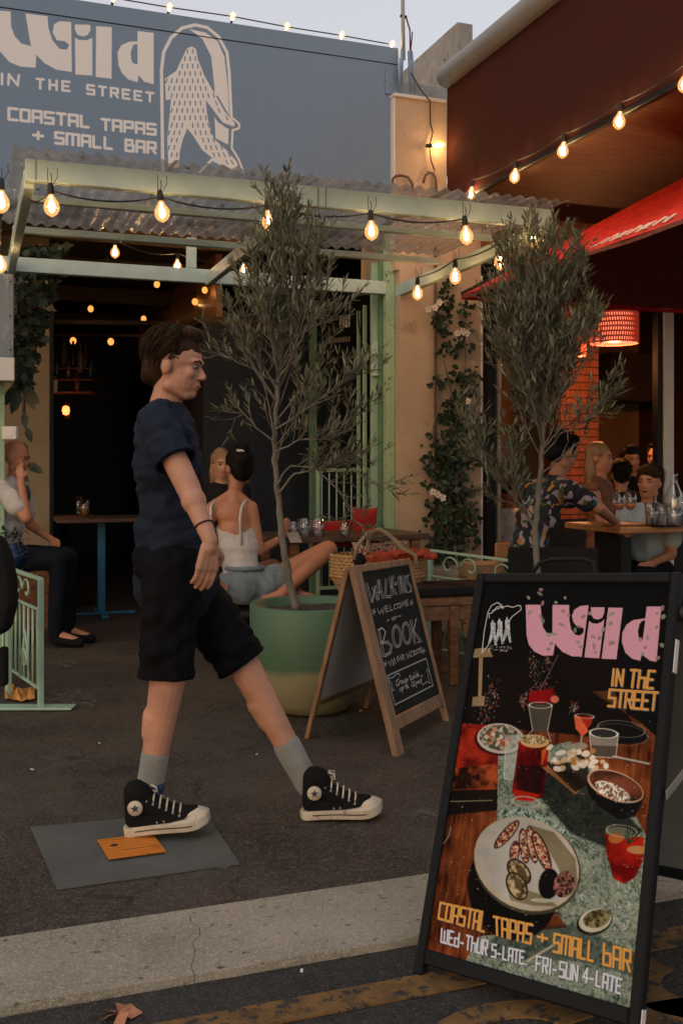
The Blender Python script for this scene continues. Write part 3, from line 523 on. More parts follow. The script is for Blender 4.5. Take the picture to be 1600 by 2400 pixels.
for l in ([(892, 1190), (865, 1205), (870, 1250), (895, 1240), (890, 1222)], [(900, 1240), (900, 1215), (915, 1212)], [(928, 1215), (918, 1232), (935, 1238), (940, 1218), (928, 1215)], [(948, 1208), (950, 1232), (965, 1228), (965, 1205)], [(975, 1255), (972, 1205), (988, 1210), (978, 1228)], [(1010, 1175), (1016, 1222), (1025, 1220)], [(1002, 1192), (1022, 1188)], [(1040, 1195), (1030, 1215), (1048, 1215), (1044, 1192), (1052, 1214)], [(1058, 1165), (1062, 1210), (1075, 1200), (1062, 1190)], [(1082, 1155), (1086, 1205)], [(1090, 1195), (1104, 1185), (1090, 1180), (1095, 1204), (1108, 1200)], [(900, 1275), (905, 1300), (918, 1295), (916, 1272)], [(930, 1320), (925, 1270), (940, 1275), (930, 1292)], [(962, 1250), (968, 1290)], [(955, 1268), (975, 1262)], [(985, 1265), (978, 1285), (995, 1285), (985, 1265)], [(1025, 1240), (1030, 1285)], [(1040, 1245), (1055, 1240), (1045, 1282), (1065, 1275)], [(1080, 1300), (1072, 1250), (1088, 1252), (1078, 1270)], [(1105, 1240), (1095, 1262), (1112, 1262), (1106, 1240)], [(1120, 1235), (1134, 1262)], [(1134, 1232), (1120, 1262)], [(1128, 1200), (1132, 1215)], [(1144, 1196), (1148, 1212)]): ch(l, 5)
chalk_im = cv.image('chalk_writing')
# ------------------------------------------------------------------ ground
def groundmat(name, c1, c2, speck, sc=220, stain=None, bump=.6, crack=False):
    m, t, b = nodes(name); N = t.nodes.new; L = t.links.new; tc = N('ShaderNodeTexCoord'); v = tc.outputs['Object']
    def noi(s, d=8, r=.6):
        n = N('ShaderNodeTexNoise'); n.inputs['Scale'].default_value = s; n.inputs['Detail'].default_value = d; n.inputs['Roughness'].default_value = r; L(v, n.inputs['Vector']); return n.outputs[0]
    def mix(a, c, f):
        x = N('ShaderNodeMix'); x.data_type = 'RGBA'
        for i, s in ((6, a), (7, c)):
            if isinstance(s, tuple): x.inputs[i].default_value = (*s, 1)
            else: L(s, x.inputs[i])
        L(f, x.inputs[0]); return x.outputs[2]
    def rng(a, lo, hi):
        x = N('ShaderNodeMapRange'); x.inputs[1].default_value = lo; x.inputs[2].default_value = hi; L(a, x.inputs[0]); return x.outputs[0]
    col = mix(c1, c2, rng(noi(1.7), .35, .65))
    vo = N('ShaderNodeTexVoronoi'); vo.inputs['Scale'].default_value = sc; L(v, vo.inputs['Vector'])
    sep = N('ShaderNodeSeparateColor'); L(vo.outputs['Color'], sep.inputs[0])
    col = mix(col, speck, rng(sep.outputs[0], .62, 1.0))
    col = mix(col, tuple(x * .35 for x in c1), rng(noi(38, 4), .60, .72))
    if stain: col = mix(col, stain, rng(noi(3.1, 10, .7), .56, .76))
    hgt = noi(90, 6)
    if crack:
        vc = N('ShaderNodeTexVoronoi'); vc.feature = 'DISTANCE_TO_EDGE'; vc.inputs['Scale'].default_value = 4.2
        nn = N('ShaderNodeTexNoise'); nn.inputs['Scale'].default_value = 9; L(v, nn.inputs['Vector']); va = N('ShaderNodeMix'); va.data_type = 'RGBA'; va.inputs[0].default_value = .12; L(v, va.inputs[6]); L(nn.outputs['Color'], va.inputs[7]); L(va.outputs[2], vc.inputs['Vector'])
        f = rng(vc.outputs[0], .028, 0.0); mn = N('ShaderNodeMath'); mn.operation = 'MULTIPLY'; L(f, mn.inputs[0]); L(rng(noi(1.3), .45, .6), mn.inputs[1]); col = mix(col, tuple(x * .4 for x in c1), mn.outputs[0])
    L(col, b.inputs['Base Color']); L(rng(noi(11), -1.2, 1.2), b.inputs['Roughness'])
    bu = N('ShaderNodeBump'); bu.inputs['Strength'].default_value = bump; bu.inputs['Distance'].default_value = .006; ad = N('ShaderNodeMath'); L(hgt, ad.inputs[0]); L(vo.outputs['Distance'], ad.inputs[1]); L(ad.outputs[0], bu.inputs['Height']); L(bu.outputs[0], b.inputs['Normal'])
    return m
M['pave'] = groundmat('worn_footpath_asphalt', (.023, .0165, .011), (.074, .055, .038), (.14, .115, .085), 190, (.10, .088, .072), .7, True)
M['road'] = groundmat('road_asphalt', (.016, .0155, .014), (.034, .032, .028), (.085, .078, .066), 210, None, .8)
M['kerbm'] = groundmat('exposed_concrete', (.24, .215, .16), (.38, .34, .26), (.47, .43, .34), 240, (.19, .18, .15), .35)
M['floor'] = groundmat('indoor_floor', (.030, .022, .018), (.05, .035, .028), (.06, .045, .035), 120, None, .2)
def sheet(name, x0, x1, y0, y1, z, m, **k):
    b = MB(FM); b.add([(x0, y0, z), (x1, y0, z), (x1, y1, z), (x0, y1, z)], [(0, 1, 2, 3)]); return b.build(name, m, **k)
sheet('ground', -90, 90, -90, 60, -.06, M['road'], kind='structure')
sheet('road', -60, 60, -60, -4.90, -.015, M['road'], kind='structure')
sheet('footpath', -60, 60, -4.52, 0.0, 0.0, M['pave'], kind='structure')
sheet('indoor_floor', -8, 8, 0.0, 9.0, .002, M['floor'], kind='structure')
kerb = bpy.data.objects.new('kerb', None); C.objects.link(kerb); kerb['kind'] = 'structure'
j0 = fg(425, 2135); j1 = fg(478, 2310); rk = random.Random(2)
def jag(xc):
    return [(xc + (j1.x - j0.x) * t * .8 + rk.uniform(-.012, .012) + .02 * math.sin(t * 5), -4.525 - t * .37) for t in [i / 9 for i in range(10)]]
xs = [j0.x + (i - 4) * 2.5 for i in range(9)]; jj = [jag(x) for x in xs]
for i in range(8):
    a = [(p[0] + .0010, p[1]) for p in jj[i]]; c = [(p[0] - .0010, p[1]) for p in jj[i + 1]]
    fr = [(a[-1][0] + (c[-1][0] - a[-1][0]) * q / 24, a[-1][1] + rk.uniform(-.007, .005)) for q in range(25)]
    b = MB(FM); b.prism([(x, y, -.05) for x, y in a[:-1] + fr + c[::-1][1:]], (0, 0, .055)); b.build('kerb_slab', M['kerbm'], kerb)
M['yellow'] = mat('worn_yellow_line_paint', (.17, .09, .027), .8, var=.5, scale=12, bump=.5, bscale=90, wear=(.03, .028, .026), wearamt=.47)
def ground_poly(name, pts, m, z, kind='structure', parent=None):
    q = [gp(x, y, z) for x, y in pts]; b = MB(); n = len(q); c = sum(q, Vector()) / n
    b.add([c] + q, [(0, 1 + i, 1 + (i + 1) % n) for i in range(n)]); o = b.build(name, m, parent, kind=kind)
    if o.data.polygons[0].normal.z < 0: o.data.flip_normals()
    return o
l0 = fg(900, 2304, -.015); ly0 = fg(900, 2304, -.015).y; ly1 = fg(900, 2354, -.015).y
b = MB(FM); b.box(-12, 12, ly1, ly0, -.014, -.009); b.build('painted_line', M['yellow'], kind='structure')
def arcband(cx, cy, r0, r1, a0, a1, sy):
    b = MB(FM); o = [(cx + r1 * math.cos(R(a0 + (a1 - a0) * i / 20)), cy + sy * r1 * math.sin(R(a0 + (a1 - a0) * i / 20)), -.014) for i in range(21)]
    p = [(cx + r0 * math.cos(R(a0 + (a1 - a0) * i / 20)), cy + sy * r0 * math.sin(R(a0 + (a1 - a0) * i / 20)), -.014) for i in range(21)]
    for i in range(20): b.prism([o[i], o[i + 1], p[i + 1], p[i]], (0, 0, .005))
    b.build('painted_marking', M['yellow'], kind='structure')
q = fg(1215, 2440, -.015); arcband(q.x, q.y, .12, .22, 10, 200, .7)
q = fg(1640, 2310, -.015); arcband(q.x, q.y, .10, .20, 100, 290, .8)
q = fg(1480, 2400, -.015); b = MB(FM); b.prism([(q.x, q.y - .05, -.014), (q.x + .9, q.y - .10, -.014), (q.x + .9, q.y, -.014), (q.x, q.y + .06, -.014)], (0, 0, .005)); b.build('painted_marking', M['yellow'], kind='structure')
M['stainw'] = mat('dried_whitewash', (.15, .135, .11), .9, var=.3, scale=10)
_t = M['stainw'].node_tree; _b = _t.nodes['Principled BSDF']; _c = _t.nodes.new('ShaderNodeTexCoord'); _n = _t.nodes.new('ShaderNodeTexNoise'); _n.inputs['Scale'].default_value = 26; _n.inputs['Detail'].default_value = 9; _n.inputs['Roughness'].default_value = .7; _m = _t.nodes.new('ShaderNodeMapRange'); _m.inputs[1].default_value = .44; _m.inputs[2].default_value = .58; _m.inputs[4].default_value = .8
_t.links.new(_c.outputs['Object'], _n.inputs['Vector']); _t.links.new(_n.outputs[0], _m.inputs[0]); _t.links.new(_m.outputs[0], _b.inputs['Alpha'])
def blotch(name, cx, cy, rx, ry, seed, m, z=.004, spike=.35):
    r = random.Random(seed); pts = []
    for i in range(44):
        a = 2 * math.pi * i / 44; k = 1 - spike * r.random() + (.25 * r.random() if i % 5 == 0 else 0); pts.append((cx + rx * k * math.cos(a), cy + ry * k * math.sin(a)))
    return ground_poly(name, pts, m, z)
blotch('floor_stain', 165, 1637, 78, 25, 1, M['stainw']); blotch('floor_stain', 150, 1555, 55, 14, 5, M['stainw'], spike=.6)
for i, (x, y, rx, ry) in enumerate([(150, 1925, 30, 6), (655, 1936, 22, 9), (580, 1975, 16, 5), (520, 2032, 26, 6), (60, 1975, 12, 5), (372, 2052, 22, 4), (840, 2040, 34, 4), (1000, 1905, 50, 20)]): blotch('scuff', x, y, rx, ry, 20 + i, M['stainw'], .003, .6)
# access cover plate
M['plate'] = mat('grey_tread_mat', (.095, .10, .088), .8, var=.25, scale=3, bump=.3, bscale=200)
M['orange'] = mat('orange_enamel', (.62, .20, .02), .45, var=.10, scale=20, wear=(.28, .08, .012), wearamt=.42, stretch=(.12, 1, 1))
pts = [(72, 1942), (480, 1905), (562, 2028), (135, 2088)]
P4 = [gp(*p) for p in pts]; cpl = thing('access_cover', 'flat grey ground plate with an orange square, under the heel of the walker', 'cover', (P4[0] + P4[2]) / 2, TH)
b = MB(); b.prism([p + Vector((0, 0, .002)) for p in P4], (0, 0, .004)); b.build('grey_plate', M['plate'], cpl)
b = MB(); b.prism([gp(x, y, .010) + Vector((0, 0, .001)) for x, y in [(229, 1972), (357, 1957), (389, 1998), (255, 2016)]], (0, 0, .005)); op = b.build('orange_plate', M['orange'], cpl)
for k in range(7):
    t = (k + .5) / 7; A = gp(229 + 26 * t + 4, 1972 + 44 * t, .0165); Bq = gp(357 + 32 * t - 4, 1957 + 41 * t, .0165); b = MB(); b.bar(A, Bq, .004, .003, bev=.001); b.build('ridge', M['orange'], op)
b = MB(); c_ = gp(268, 1985, .012); b.lathe([(.0, .0), (.012, 0), (.012, .006), (.0, .007)], 10, c_); b.build('bolt', M['rubber'], op)
# ------------------------------------------------------------------ bar building
bar = thing('bar_building', 'blue-signed street bar with a wide open front behind the mint pergola', 'building', fw(-1.5, 0, 0), TH)
def fpart(name, m, parent, *boxes, bev=.003, label=None, kind=None):
    b = MB(FM)
    for q in boxes: b.bbox(*q, bev) if bev else b.box(*q)
    return b.build(name, m, parent, label=label, kind=kind)
fpart('front_wall', M['navy'], bar, (-9, -.02, 0.0, .15, 3.12, 4.44), bev=0)
fpart('back_wall', M['navy'], bar, (-8, 0.6, 7.5, 7.6, 0, 3.2), bev=0)
fpart('side_wall', M['navy'], bar, (-8.1, -8, .15, 7.6, 0, 3.2), bev=0); fpart('side_wall', M['navy'], bar, (.62, .72, .15, 7.6, 0, 3.2), bev=0)
fpart('ceiling', M['ceiling'], bar, (-8.1, .72, .15, 7.6, 3.2, 3.3), bev=0)
for i in range(4): fpart('ceiling_beam', M['soffit'], bar, (-8, -.3, .9 + i * 1.6, 1.02 + i * 1.6, 3.04, 3.2))
pier_x = fp(118, 1000, 1.6).x
fpart('brick_pier', M['tan'], bar, (-8, pier_x, 1.6, 1.8, .002, 3.2), bev=.006)
fpart('pier_corner_trim', M['dark'], bar, (pier_x, pier_x + .03, 1.59, 1.8, .002, 3.2))
# partition and timber bulkhead behind the people
px1 = -1.12
fpart('partition_wall', M['navy'], bar, (px1, px1 + .08, 1.9, 6.5, 0, 2.55), bev=0)
fpart('bulkhead', M['soffit'], bar, (px1 - .04, px1 + .6, 1.9, 6.5, 2.55, 2.62)); fpart('partition_wall', M['navy'], bar, (px1 + .08, .6, 1.9, 2.0, 0, 2.55), bev=0)
fpart('upper_wall', M['tabletop'], bar, (px1 + .12, px1 + .18, 1.9, 6.5, 2.62, 3.2), bev=0)
# back bar: shelves of bottles, a pale card and a lit service hatch
for k, (x, y, d) in enumerate([(118, 842, 10.6), (133, 868, 10.6), (150, 852, 10.7), (160, 872, 10.6), (172, 846, 10.7), (188, 860, 10.6), (200, 850, 10.7), (212, 874, 10.6), (126, 905, 10.6), (181, 905, 10.6)]):
    P = dp(x, y + 14, d); t9 = thing('bottle', 'dim glass bottle on the back bar shelves deep in the bar', 'bottle', P, 0, 'bottles on the back bar')
    b = MB(); h9 = .24 + .03 * (k % 3); b.lathe([(0, 0), (.034, 0), (.036, .01), (.036, h9 * .55), (.014, h9 * .75), (.013, h9), (0, h9)], 12, P); b.build('bottle_glass', mat('bottle_' + ('amber' if k % 3 == 0 else 'green' if k % 3 == 1 else 'clear'), [(.10, .03, .008), (.01, .03, .012), (.10, .10, .09)][k % 3], .08, var=.1), t9)
for y in (866, 892, 921): b = MB(); A9 = dp(108, y, 10.75); B9 = dp(226, y, 10.75); b.box(A9.x, B9.x, 10.55, 10.85, A9.z - .015, A9.z); b.build('bar_shelf', M['brownwood'], bar)
A9 = dp(130, 905, 9.8); b = MB(); b.box(A9.x - .02, A9.x + .02, 9.8, 9.81, A9.z - .06, A9.z + .06); b.build('pale_card', M['white'], bar)
# ledge at the back with warm line
q0 = fd(120, 757, 11.0); q1 = fd(400, 757, 11.2)
b = MB(FM); b.bar(fd(118, 756, 10.9), fd(400, 759, 11.1), .12, .05); b.build('back_shelf', M['soffit'], bar)
b = MB(FM); b.bar(fd(130, 785, 11.5), fd(380, 788, 11.7), .06, .03); b.build('back_shelf', M['soffit'], bar)
# door frames, folding doors
fpart('header_beam', M['mint'], bar, (-3.6, .03, -.03, .03, 2.575, 2.675))
fpart('door_post', M['green_old'], bar, (fp(905, 900, -.04).x, fp(926, 900, -.04).x, -.04, .03, .002, 3.1), bev=.004)
fpart('post_gap_shade', M['dark'], bar, (fp(926, 900, -.02).x + .002, fp(936, 900, -.02).x, -.02, .12, .002, 3.1))  # near-black strip put in for the shade between post and pillar
fpart('door_post', M['green_old'], bar, (-3.06, fp(12, 900, -.03).x, -.03, .05, .002, 2.572), bev=.004)
fpart('door_jamb', M['green_dk'], bar, (fp(887, 900, .1).x, fp(905, 900, .1).x - .002, .05, .12, .002, 3.1))
fpart('door_post', M['mint2'], bar, (fp(869, 900, .16).x, fp(886, 900, .16).x, .13, .18, .002, 2.85), label='mid green door post')
for (xa, xb, y) in ((852, 860, .5), (838, 845, .8)): fpart('door_stile', M['mint2'], bar, (fp(xa, 900, y).x, fp(xb, 900, y).x, y, y + .03, .1, 2.57))
xa = fp(728, 900, 1.4).x; fpart('door_post', M['green_dk'], bar, (xa, xa + .06, 1.4, 1.46, .002, 2.57), label='dim green door post at the back')
fpart('inner_lintel', M['beige'], bar, (fp(850, 630, .3).x, .0, .28, .34, 2.70, 3.19), bev=0)
# latches, hanging wire
for z in (1.95, 2.12): fpart('latch', M['mint'], bar, (fp(869, 900, .12).x, fp(884, 900, .12).x, .10, .128, z, z + .10))
wp = [(838, 690, .6), (840, 760, .6), (848, 800, .6), (860, 840, .55), (866, 880, .5), (867, 920, .5), (862, 960, .55)]
b = MB(FM); b.tube([fp(x, y, d) for x, y, d in wp], .005, 6); b.build('hanging_wire', M['black_metal'], bar)
# balustrade of thin bars right of the tree
brl = thing('iron_railing', 'thin green iron railing inside the bar doorway behind the drinks', 'railing', fw(-.5, .8, 0), TH)
xl = fp(745, 1200, .9).x; xr = fp(866, 1200, .9).x; zt = fp(800, 1103, .9).z
b = MB(FM); b.bar((xl, .9, zt), (xr, .9, zt + .01), .03, .03); b.build('top_rail', M['mint2'], brl)
b = MB(FM); b.bar((xl, .9, .2), (xr, .9, .2), .03, .03); b.build('bottom_rail', M['mint2'], brl)
for i in range(7):
    x = xl + (xr - xl) * (i + .5) / 7; b = MB(FM); b.tube([(x, .9, .2), (x, .9, zt)], .007, 6); b.build('baluster', M['mint2'], brl)
for x in (xl, xr): b = MB(FM); b.bar((x, .9, .002), (x, .9, zt + .02), .03, .03, up=(0, 1, 0)); b.build('post', M['mint2'], brl)
# menu board inside
mb = thing('menu_board', 'black wall menu board with faint white lettering, half hidden behind the left olive tree', 'menu board', fw(xl, 1.3, 1.4), TH)
A = fp(765, 690, 1.3); Bq = fp(828, 1100, 1.3); zc = A.z
fpart('board', M['dark'], mb, (A.x, Bq.x, 1.3, 1.33, Bq.z, A.z))
for i, (x0, x1, y0, y1) in enumerate([(796, 822, 735, 765), (770, 822, 788, 800)]):
    n = 4 if i == 0 else 8
    for k in range(n):
        xx0 = x0 + (x1 - x0) * k / n; xx1 = xx0 + (x1 - x0) / n * .7; yy = (8 - 8 * k / n) * .6
        A = fp(xx0, y0 + yy, 1.292); Bq = fp(xx1, y1 + yy, 1.292); fpart('lettering', M['white'] if i == 0 else M['tan'], mb, (A.x, Bq.x, 1.292, 1.298, Bq.z, A.z), bev=0)
# beige pillar
pil = thing('rendered_pillar', 'tan rendered pillar between the bar and the restaurant', 'pillar', fw(.35, 0, 0), TH)
PY = -.12
pl0 = fp(936, 900, PY).x; pl1 = fp(1126, 900, PY).x; pu0 = fp(926, 330, PY).x; pu1 = fp(1046, 330, PY).x; ptz = fp(980, 234, PY).z; pmid = 2.75
b = MB(FM); b.prism([(pl0, PY, .002), (pl1, PY, .002), (pl1, PY, 3.45), (pu1, PY, 3.45), (pu1, PY, ptz), (pu0, PY, ptz), (pu0, PY, pmid), (pl0, PY, pmid)], (0, .5, 0)); o = b.build('rendered_wall', M['beige'], pil)
fpart('corner_bead', M['white'], pil, (pl1, pl1 + .018, PY - .004, PY + .1, .3, 2.75)); fpart('capping', M['white'], pil, (pu0 - .02, pu1 - .01, PY - .02, PY + .3, ptz, ptz + .025)); fpart('corner_bead', M['white'], pil, (pu0 - .014, pu0, PY - .004, PY + .2, 2.9, ptz - .001))
xp = fp(1020, 900, PY - .03).x; b = MB(FM); b.tube([(xp, PY - .03, .1), (xp, PY - .03, 2.95)], .012, 8); b.build('conduit', mat('rusty_conduit', (.10, .05, .03), .6, var=.3), pil)
# signboard
sg = thing('signboard', 'blue bar signboard with white lettering and a striding hairy figure in an arch', 'sign', fw(-1.5, SIGNY, 3.3), TH)
M['signprint'] = printmat('signboard_print', sign_im, .45, .35, bump=.12)
def sgbox(name, x0, x1, y0, y1, z0, z1):
    o = fpart(name, M['signprint'], sg, (x0, x1, y0, y1, z0, z1), bev=0); Mi = FI @ ROOT[sg.name]
    def uvf(co): q = Mi @ co; return ((q.x - SX0) / (SX1 - SX0), (q.z - SZ0) / (SZ1 - SZ0))
    setuv(o, uvf); return o
seam = 4.355; XL = fp(904, 330, SIGNY).x
sgbox('panel', -6.0, -.018, SIGNY, .0, 3.06, seam - .006); sgbox('capping', -6.0, -.018, SIGNY - .006, .06, seam, 4.478)
fpart('capping_shadow_gap', M['dark'], sg, (-6.0, -.02, SIGNY + .004, .0, seam - .006, seam), bev=0)
a = fp(903, 158, SIGNY - .01); c = fp(927, 222, SIGNY - .01); bl = mat('blue_sign_paint', BLUE, .45, var=.05)
cp = fpart('cover_plate', bl, sg, (a.x, -.02, SIGNY - .008, SIGNY - .002, c.z, a.z), bev=.001)
for (x, y) in ((904, 190), (905, 220)): q = fp(x, y, SIGNY - .01); b = MB(FM); b.ball((q.x, SIGNY - .009, q.z), .005, 6); b.build('screw', M['dark'], cp)
# mast with blue conduits
ms = thing('service_mast', 'grey metal mast with blue conduits rising above the sign corner', 'mast', fw(0, -.1, 4), TH)
def tubepx(name, pts, r, m, parent, n=8, y=-.1): b = MB(FM); b.tube([fp(x, yy, y) for x, yy in pts], r, n); return b.build(name, m, parent)
tubepx('pole', [(943, -30), (944, 60), (945, 140)], .016, M['galv'], ms); tubepx('conduit', [(941, 118), (937, 200)], .020, bl, ms); tubepx('conduit', [(936, 150), (936, 205)], .013, bl, ms, y=-.13)
tubepx('conduit', [(958, 120), (962, 214)], .013, bl, ms); tubepx('conduit', [(964, 120), (972, 216)], .010, bl, ms); tubepx('cable', [(951, 40), (960, 70), (961, 120)], .007, mat('rusty_cable', (.18, .07, .04), .6), ms); tubepx('cable', [(966, 75), (962, 120)], .005, M['dark'], ms)
tubepx('clamp', [(938, 37), (952, 40)], .012, M['dark'], ms)
# hooks (bent pipe ends)
for k, pts in enumerate([[(919, 432), (920, 420), (927, 413), (940, 411), (955, 415), (964, 428), (968, 450)], [(991, 428), (996, 412), (1004, 404), (1014, 406), (1020, 420), (1022, 450)]]):
    t = thing('pipe_hook', ['rusty bent pipe hook nearer the blue sign', 'rusty bent pipe hook under the single red-glowing bulb'][k], 'hook', fw(*fp(*pts[-1], PY - .05)), TH, group='bent pipe ends above the pergola roof'); tubepx('bent_pipe', pts, .011, mat('rusty_pipe', (.12, .07, .05), .6, var=.3), t, y=PY - .05)
# concrete parapet
pp = thing('parapet_block', 'weathered concrete parapet block against the sky above the pillar', 'parapet', fw(.5, .5, 4), TH)
a = fp(1071, 50, .35); c = fp(1108, 60, .35); e = fx(985, 125, a.x)
b = MB(FM); b.bbox(a.x, c.x, .35, 2.6, 3.8, a.z, .012); b.build('upstand', M['concrete'], pp); b = MB(FM); b.bbox(-.02, a.x - .002, .25, 2.6, 3.8, 4.36, .01); b.build('roof_edge', M['concrete'], pp)
# ------------------------------------------------------------------ pergola
pg = thing('pergola', 'mint green steel pergola with corrugated clear roofing over the bar front', 'pergola', fw(-1.4, -1.2, 0), TH)
PF = -2.3; XRt = .0; XLf = fp(60, 400, PF).x
fpart('front_beam', M['mint'], pg, (XLf, fp(1293, 510, PF).x, PF, PF + .05, 2.600, 2.705), bev=.004)
for x in (fp(83, 400, PF).x, fp(744, 470, PF).x, fp(762, 470, PF).x): fpart('joint_plate', mat('rust_line', (.28, .22, .10), .7), pg, (x, x + .006, PF - .0025, PF + .05, 2.602, 2.703), bev=0)
rx = [XLf + .02, fp(487, 660, 0).x, -.005]
for x in rx: b = MB(FM); b.bar((x, PF + .052, 2.62), (x, -.032, 2.60), .05, .09, bev=.004); b.build('rafter', M['mint'], pg)
fpart('purlin', M['mint'], pg, (XLf, -.03, -1.62, -1.58, 2.668, 2.705)); fpart('purlin', M['mint'], pg, (XLf, -.03, -.83, -.78, 2.668, 2.71)); 
xm = fp(478, 620, -.4).x; fpart('bracket_post', M['mint'], pg, (xm - .04, xm + .03, -.02, .02, 2.68, 2.9))
# corrugated sheets
M['poly'] = None
m = bpy.data.materials.new('corrugated_clear_sheet'); m.use_nodes = True; t = m.node_tree; pb = t.nodes['Principled BSDF']; nn = t.nodes.new
tc = nn('ShaderNodeTexCoord'); n1 = nn('ShaderNodeTexNoise'); n1.inputs['Scale'].default_value = 5; n1.inputs['Detail'].default_value = 8; t.links.new(tc.outputs['Object'], n1.inputs['Vector'])
cr = nn('ShaderNodeValToRGB'); cr.color_ramp.elements[0].color = (.22, .21, .185, 1); cr.color_ramp.elements[1].color = (.62, .60, .56, 1); cr.color_ramp.elements[0].position = .35; cr.color_ramp.elements[1].position = .65; t.links.new(n1.outputs[0], cr.inputs[0]); t.links.new(cr.outputs[0], pb.inputs['Base Color'])
pb.inputs['Roughness'].default_value = .22; tl = nn('ShaderNodeBsdfTranslucent'); tl.inputs[0].default_value = (.72, .71, .68, 1); m1 = nn('ShaderNodeMixShader'); m1.inputs[0].default_value = .5; t.links.new(pb.outputs[0], m1.inputs[1]); t.links.new(tl.outputs[0], m1.inputs[2])
tp = nn('ShaderNodeBsdfTransparent'); tp.inputs[0].default_value = (.8, .78, .74, 1); m2 = nn('ShaderNodeMixShader'); mr = nn('ShaderNodeMapRange'); mr.inputs[1].default_value = .3; mr.inputs[2].default_value = .7; mr.inputs[3].default_value = .12; mr.inputs[4].default_value = .50; t.links.new(n1.outputs[0], mr.inputs[0]); t.links.new(mr.outputs[0], m2.inputs[0])
t.links.new(tp.outputs[0], m2.inputs[1]); t.links.new(m1.outputs[0], m2.inputs[2]); t.links.new(m2.outputs[0], t.nodes['Material Output'].inputs[0]); M['poly'] = m
xs0 = XLf - .06; xs1 = fp(1300, 470, PF).x; W_ = (xs1 - xs0) / 4
for k in range(4):
    b = MB(FM); n = 110; vs = []; ys = (PF - .10, -.77)
    for j, y in enumerate(ys):
        for i in range(n + 1):
            x = xs0 + k * W_ + (W_ + .03) * i / n; z = 2.727 + (.003 * (k % 2)) + .010 * math.sin(2 * math.pi * x / .076) + (.012 if j else 0); vs.append((x, y, z))
    b.add(vs, [(i, i + 1, n + 2 + i, n + 1 + i) for i in range(n)], True); o = b.build('roof_sheet', M['poly'], pg)
    md = o.modifiers.new('thickness', 'SOLIDIFY'); md.thickness = .0015
for i in range(18):
    x = XLf + .1 + i * .17; b = MB(FM); b.lathe([(.0, .0), (.012, 0), (.010, .006), (0, .009)], 8, (x, -1.6, 2.741)); b.lathe([(.0, .0), (.012, 0), (.010, .006), (0, .009)], 8, (x, PF + .03, 2.741)); b.build('roof_screw', M['rubber'], pg, kind='stuff')
# ------------------------------------------------------------------ neighbour verandah
vr = thing('restaurant_verandah', 'maroon fabric drop and dark ply soffit of the restaurant verandah at upper right', 'verandah', fw(1.5, -3, 0), TH)
fxx = fp(1047, 330, PY).x; a = fx(1100, 452, fxx); c = fx(1600, 190, fxx); zb = (a.z + c.z) / 2; tp_ = fx(1200, 78, fxx); zt2 = tp_.z
print('fascia', a, c, tp_, fx(1040, 225, fxx), fx(1270, 0, fxx))
fpart('fabric_drop', M['maroon'], vr, (fxx, fxx + .012, -9, PY - .003, zb, zt2 + .02), bev=0)
b = MB(FM); b.tube([(fxx - .02, PY - .02, zt2 + .05), (fxx - .02, -9, zt2 + .05)], .085, 20); b.build('roller_tube', M['galv'], vr)
b = MB(FM); b.bar((fxx + .01, PY - .01, zb - .01), (fxx + .01, -9, zb - .01), .04, .03); b.build('bottom_rail', M['black_metal'], vr)
for i in range(3): fpart('soffit_sheet', M['soffit'], vr, (fxx + .03, 6, -9 + i * 3.01, -9 + (i + 1) * 3.01 - .01, zb + .01, zb + .03))
fpart('roof', M['concrete'], vr, (fxx + .1, 6, -9, -.13, zt2 - .05, zt2), bev=0)
# ------------------------------------------------------------------ restaurant
rs = thing('restaurant_building', 'warmly lit restaurant with an open front right of the tan pillar', 'building', fw(2.5, 0, 0), TH)
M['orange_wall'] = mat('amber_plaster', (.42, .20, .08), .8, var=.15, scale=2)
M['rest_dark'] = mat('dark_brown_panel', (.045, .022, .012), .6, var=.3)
x0 = pl1 + .02
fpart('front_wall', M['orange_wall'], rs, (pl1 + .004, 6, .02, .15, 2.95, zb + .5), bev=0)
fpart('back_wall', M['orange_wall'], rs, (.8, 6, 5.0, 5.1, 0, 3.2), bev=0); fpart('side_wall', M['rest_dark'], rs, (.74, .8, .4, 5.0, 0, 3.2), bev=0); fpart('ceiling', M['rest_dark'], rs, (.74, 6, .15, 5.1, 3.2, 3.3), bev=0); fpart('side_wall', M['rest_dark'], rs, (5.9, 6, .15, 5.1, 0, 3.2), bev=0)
fpart('window_frame', M['dark'], rs, (fp(1137, 900, 0).x, fp(1158, 900, 0).x, -.02, .06, .002, 2.95)); fpart('window_frame', M['galv'], rs, (fp(1164, 900, 0).x, fp(1171, 900, 0).x, -.02, .03, .002, 2.95), label='thin pale window frame')
fpart('window_frame', M['dark'], rs, (fp(1541, 900, 0).x, fp(1552, 900, 0).x, 0, .08, .002, 2.95)); fpart('window_frame', M['white'], rs, (fp(1553, 900, 0).x, fp(1575, 900, 0).x, -.02, .04, .002, 2.95), label='cream window mullion')
fpart('shelf', M['rest_dark'], rs, (fp(1420, 850, 4).x, 5.5, 3.9, 4.3, fp(1450, 850, 4).z - .5, fp(1450, 828, 4).z)); 
fpart('counter', M['rest_dark'], rs, (1.0, 5.5, 3.6, 4.2, 0, 1.05)); fpart('low_wall', M['dark'], rs, (2.0, 5.8, 1.6, 1.7, 0, .7))
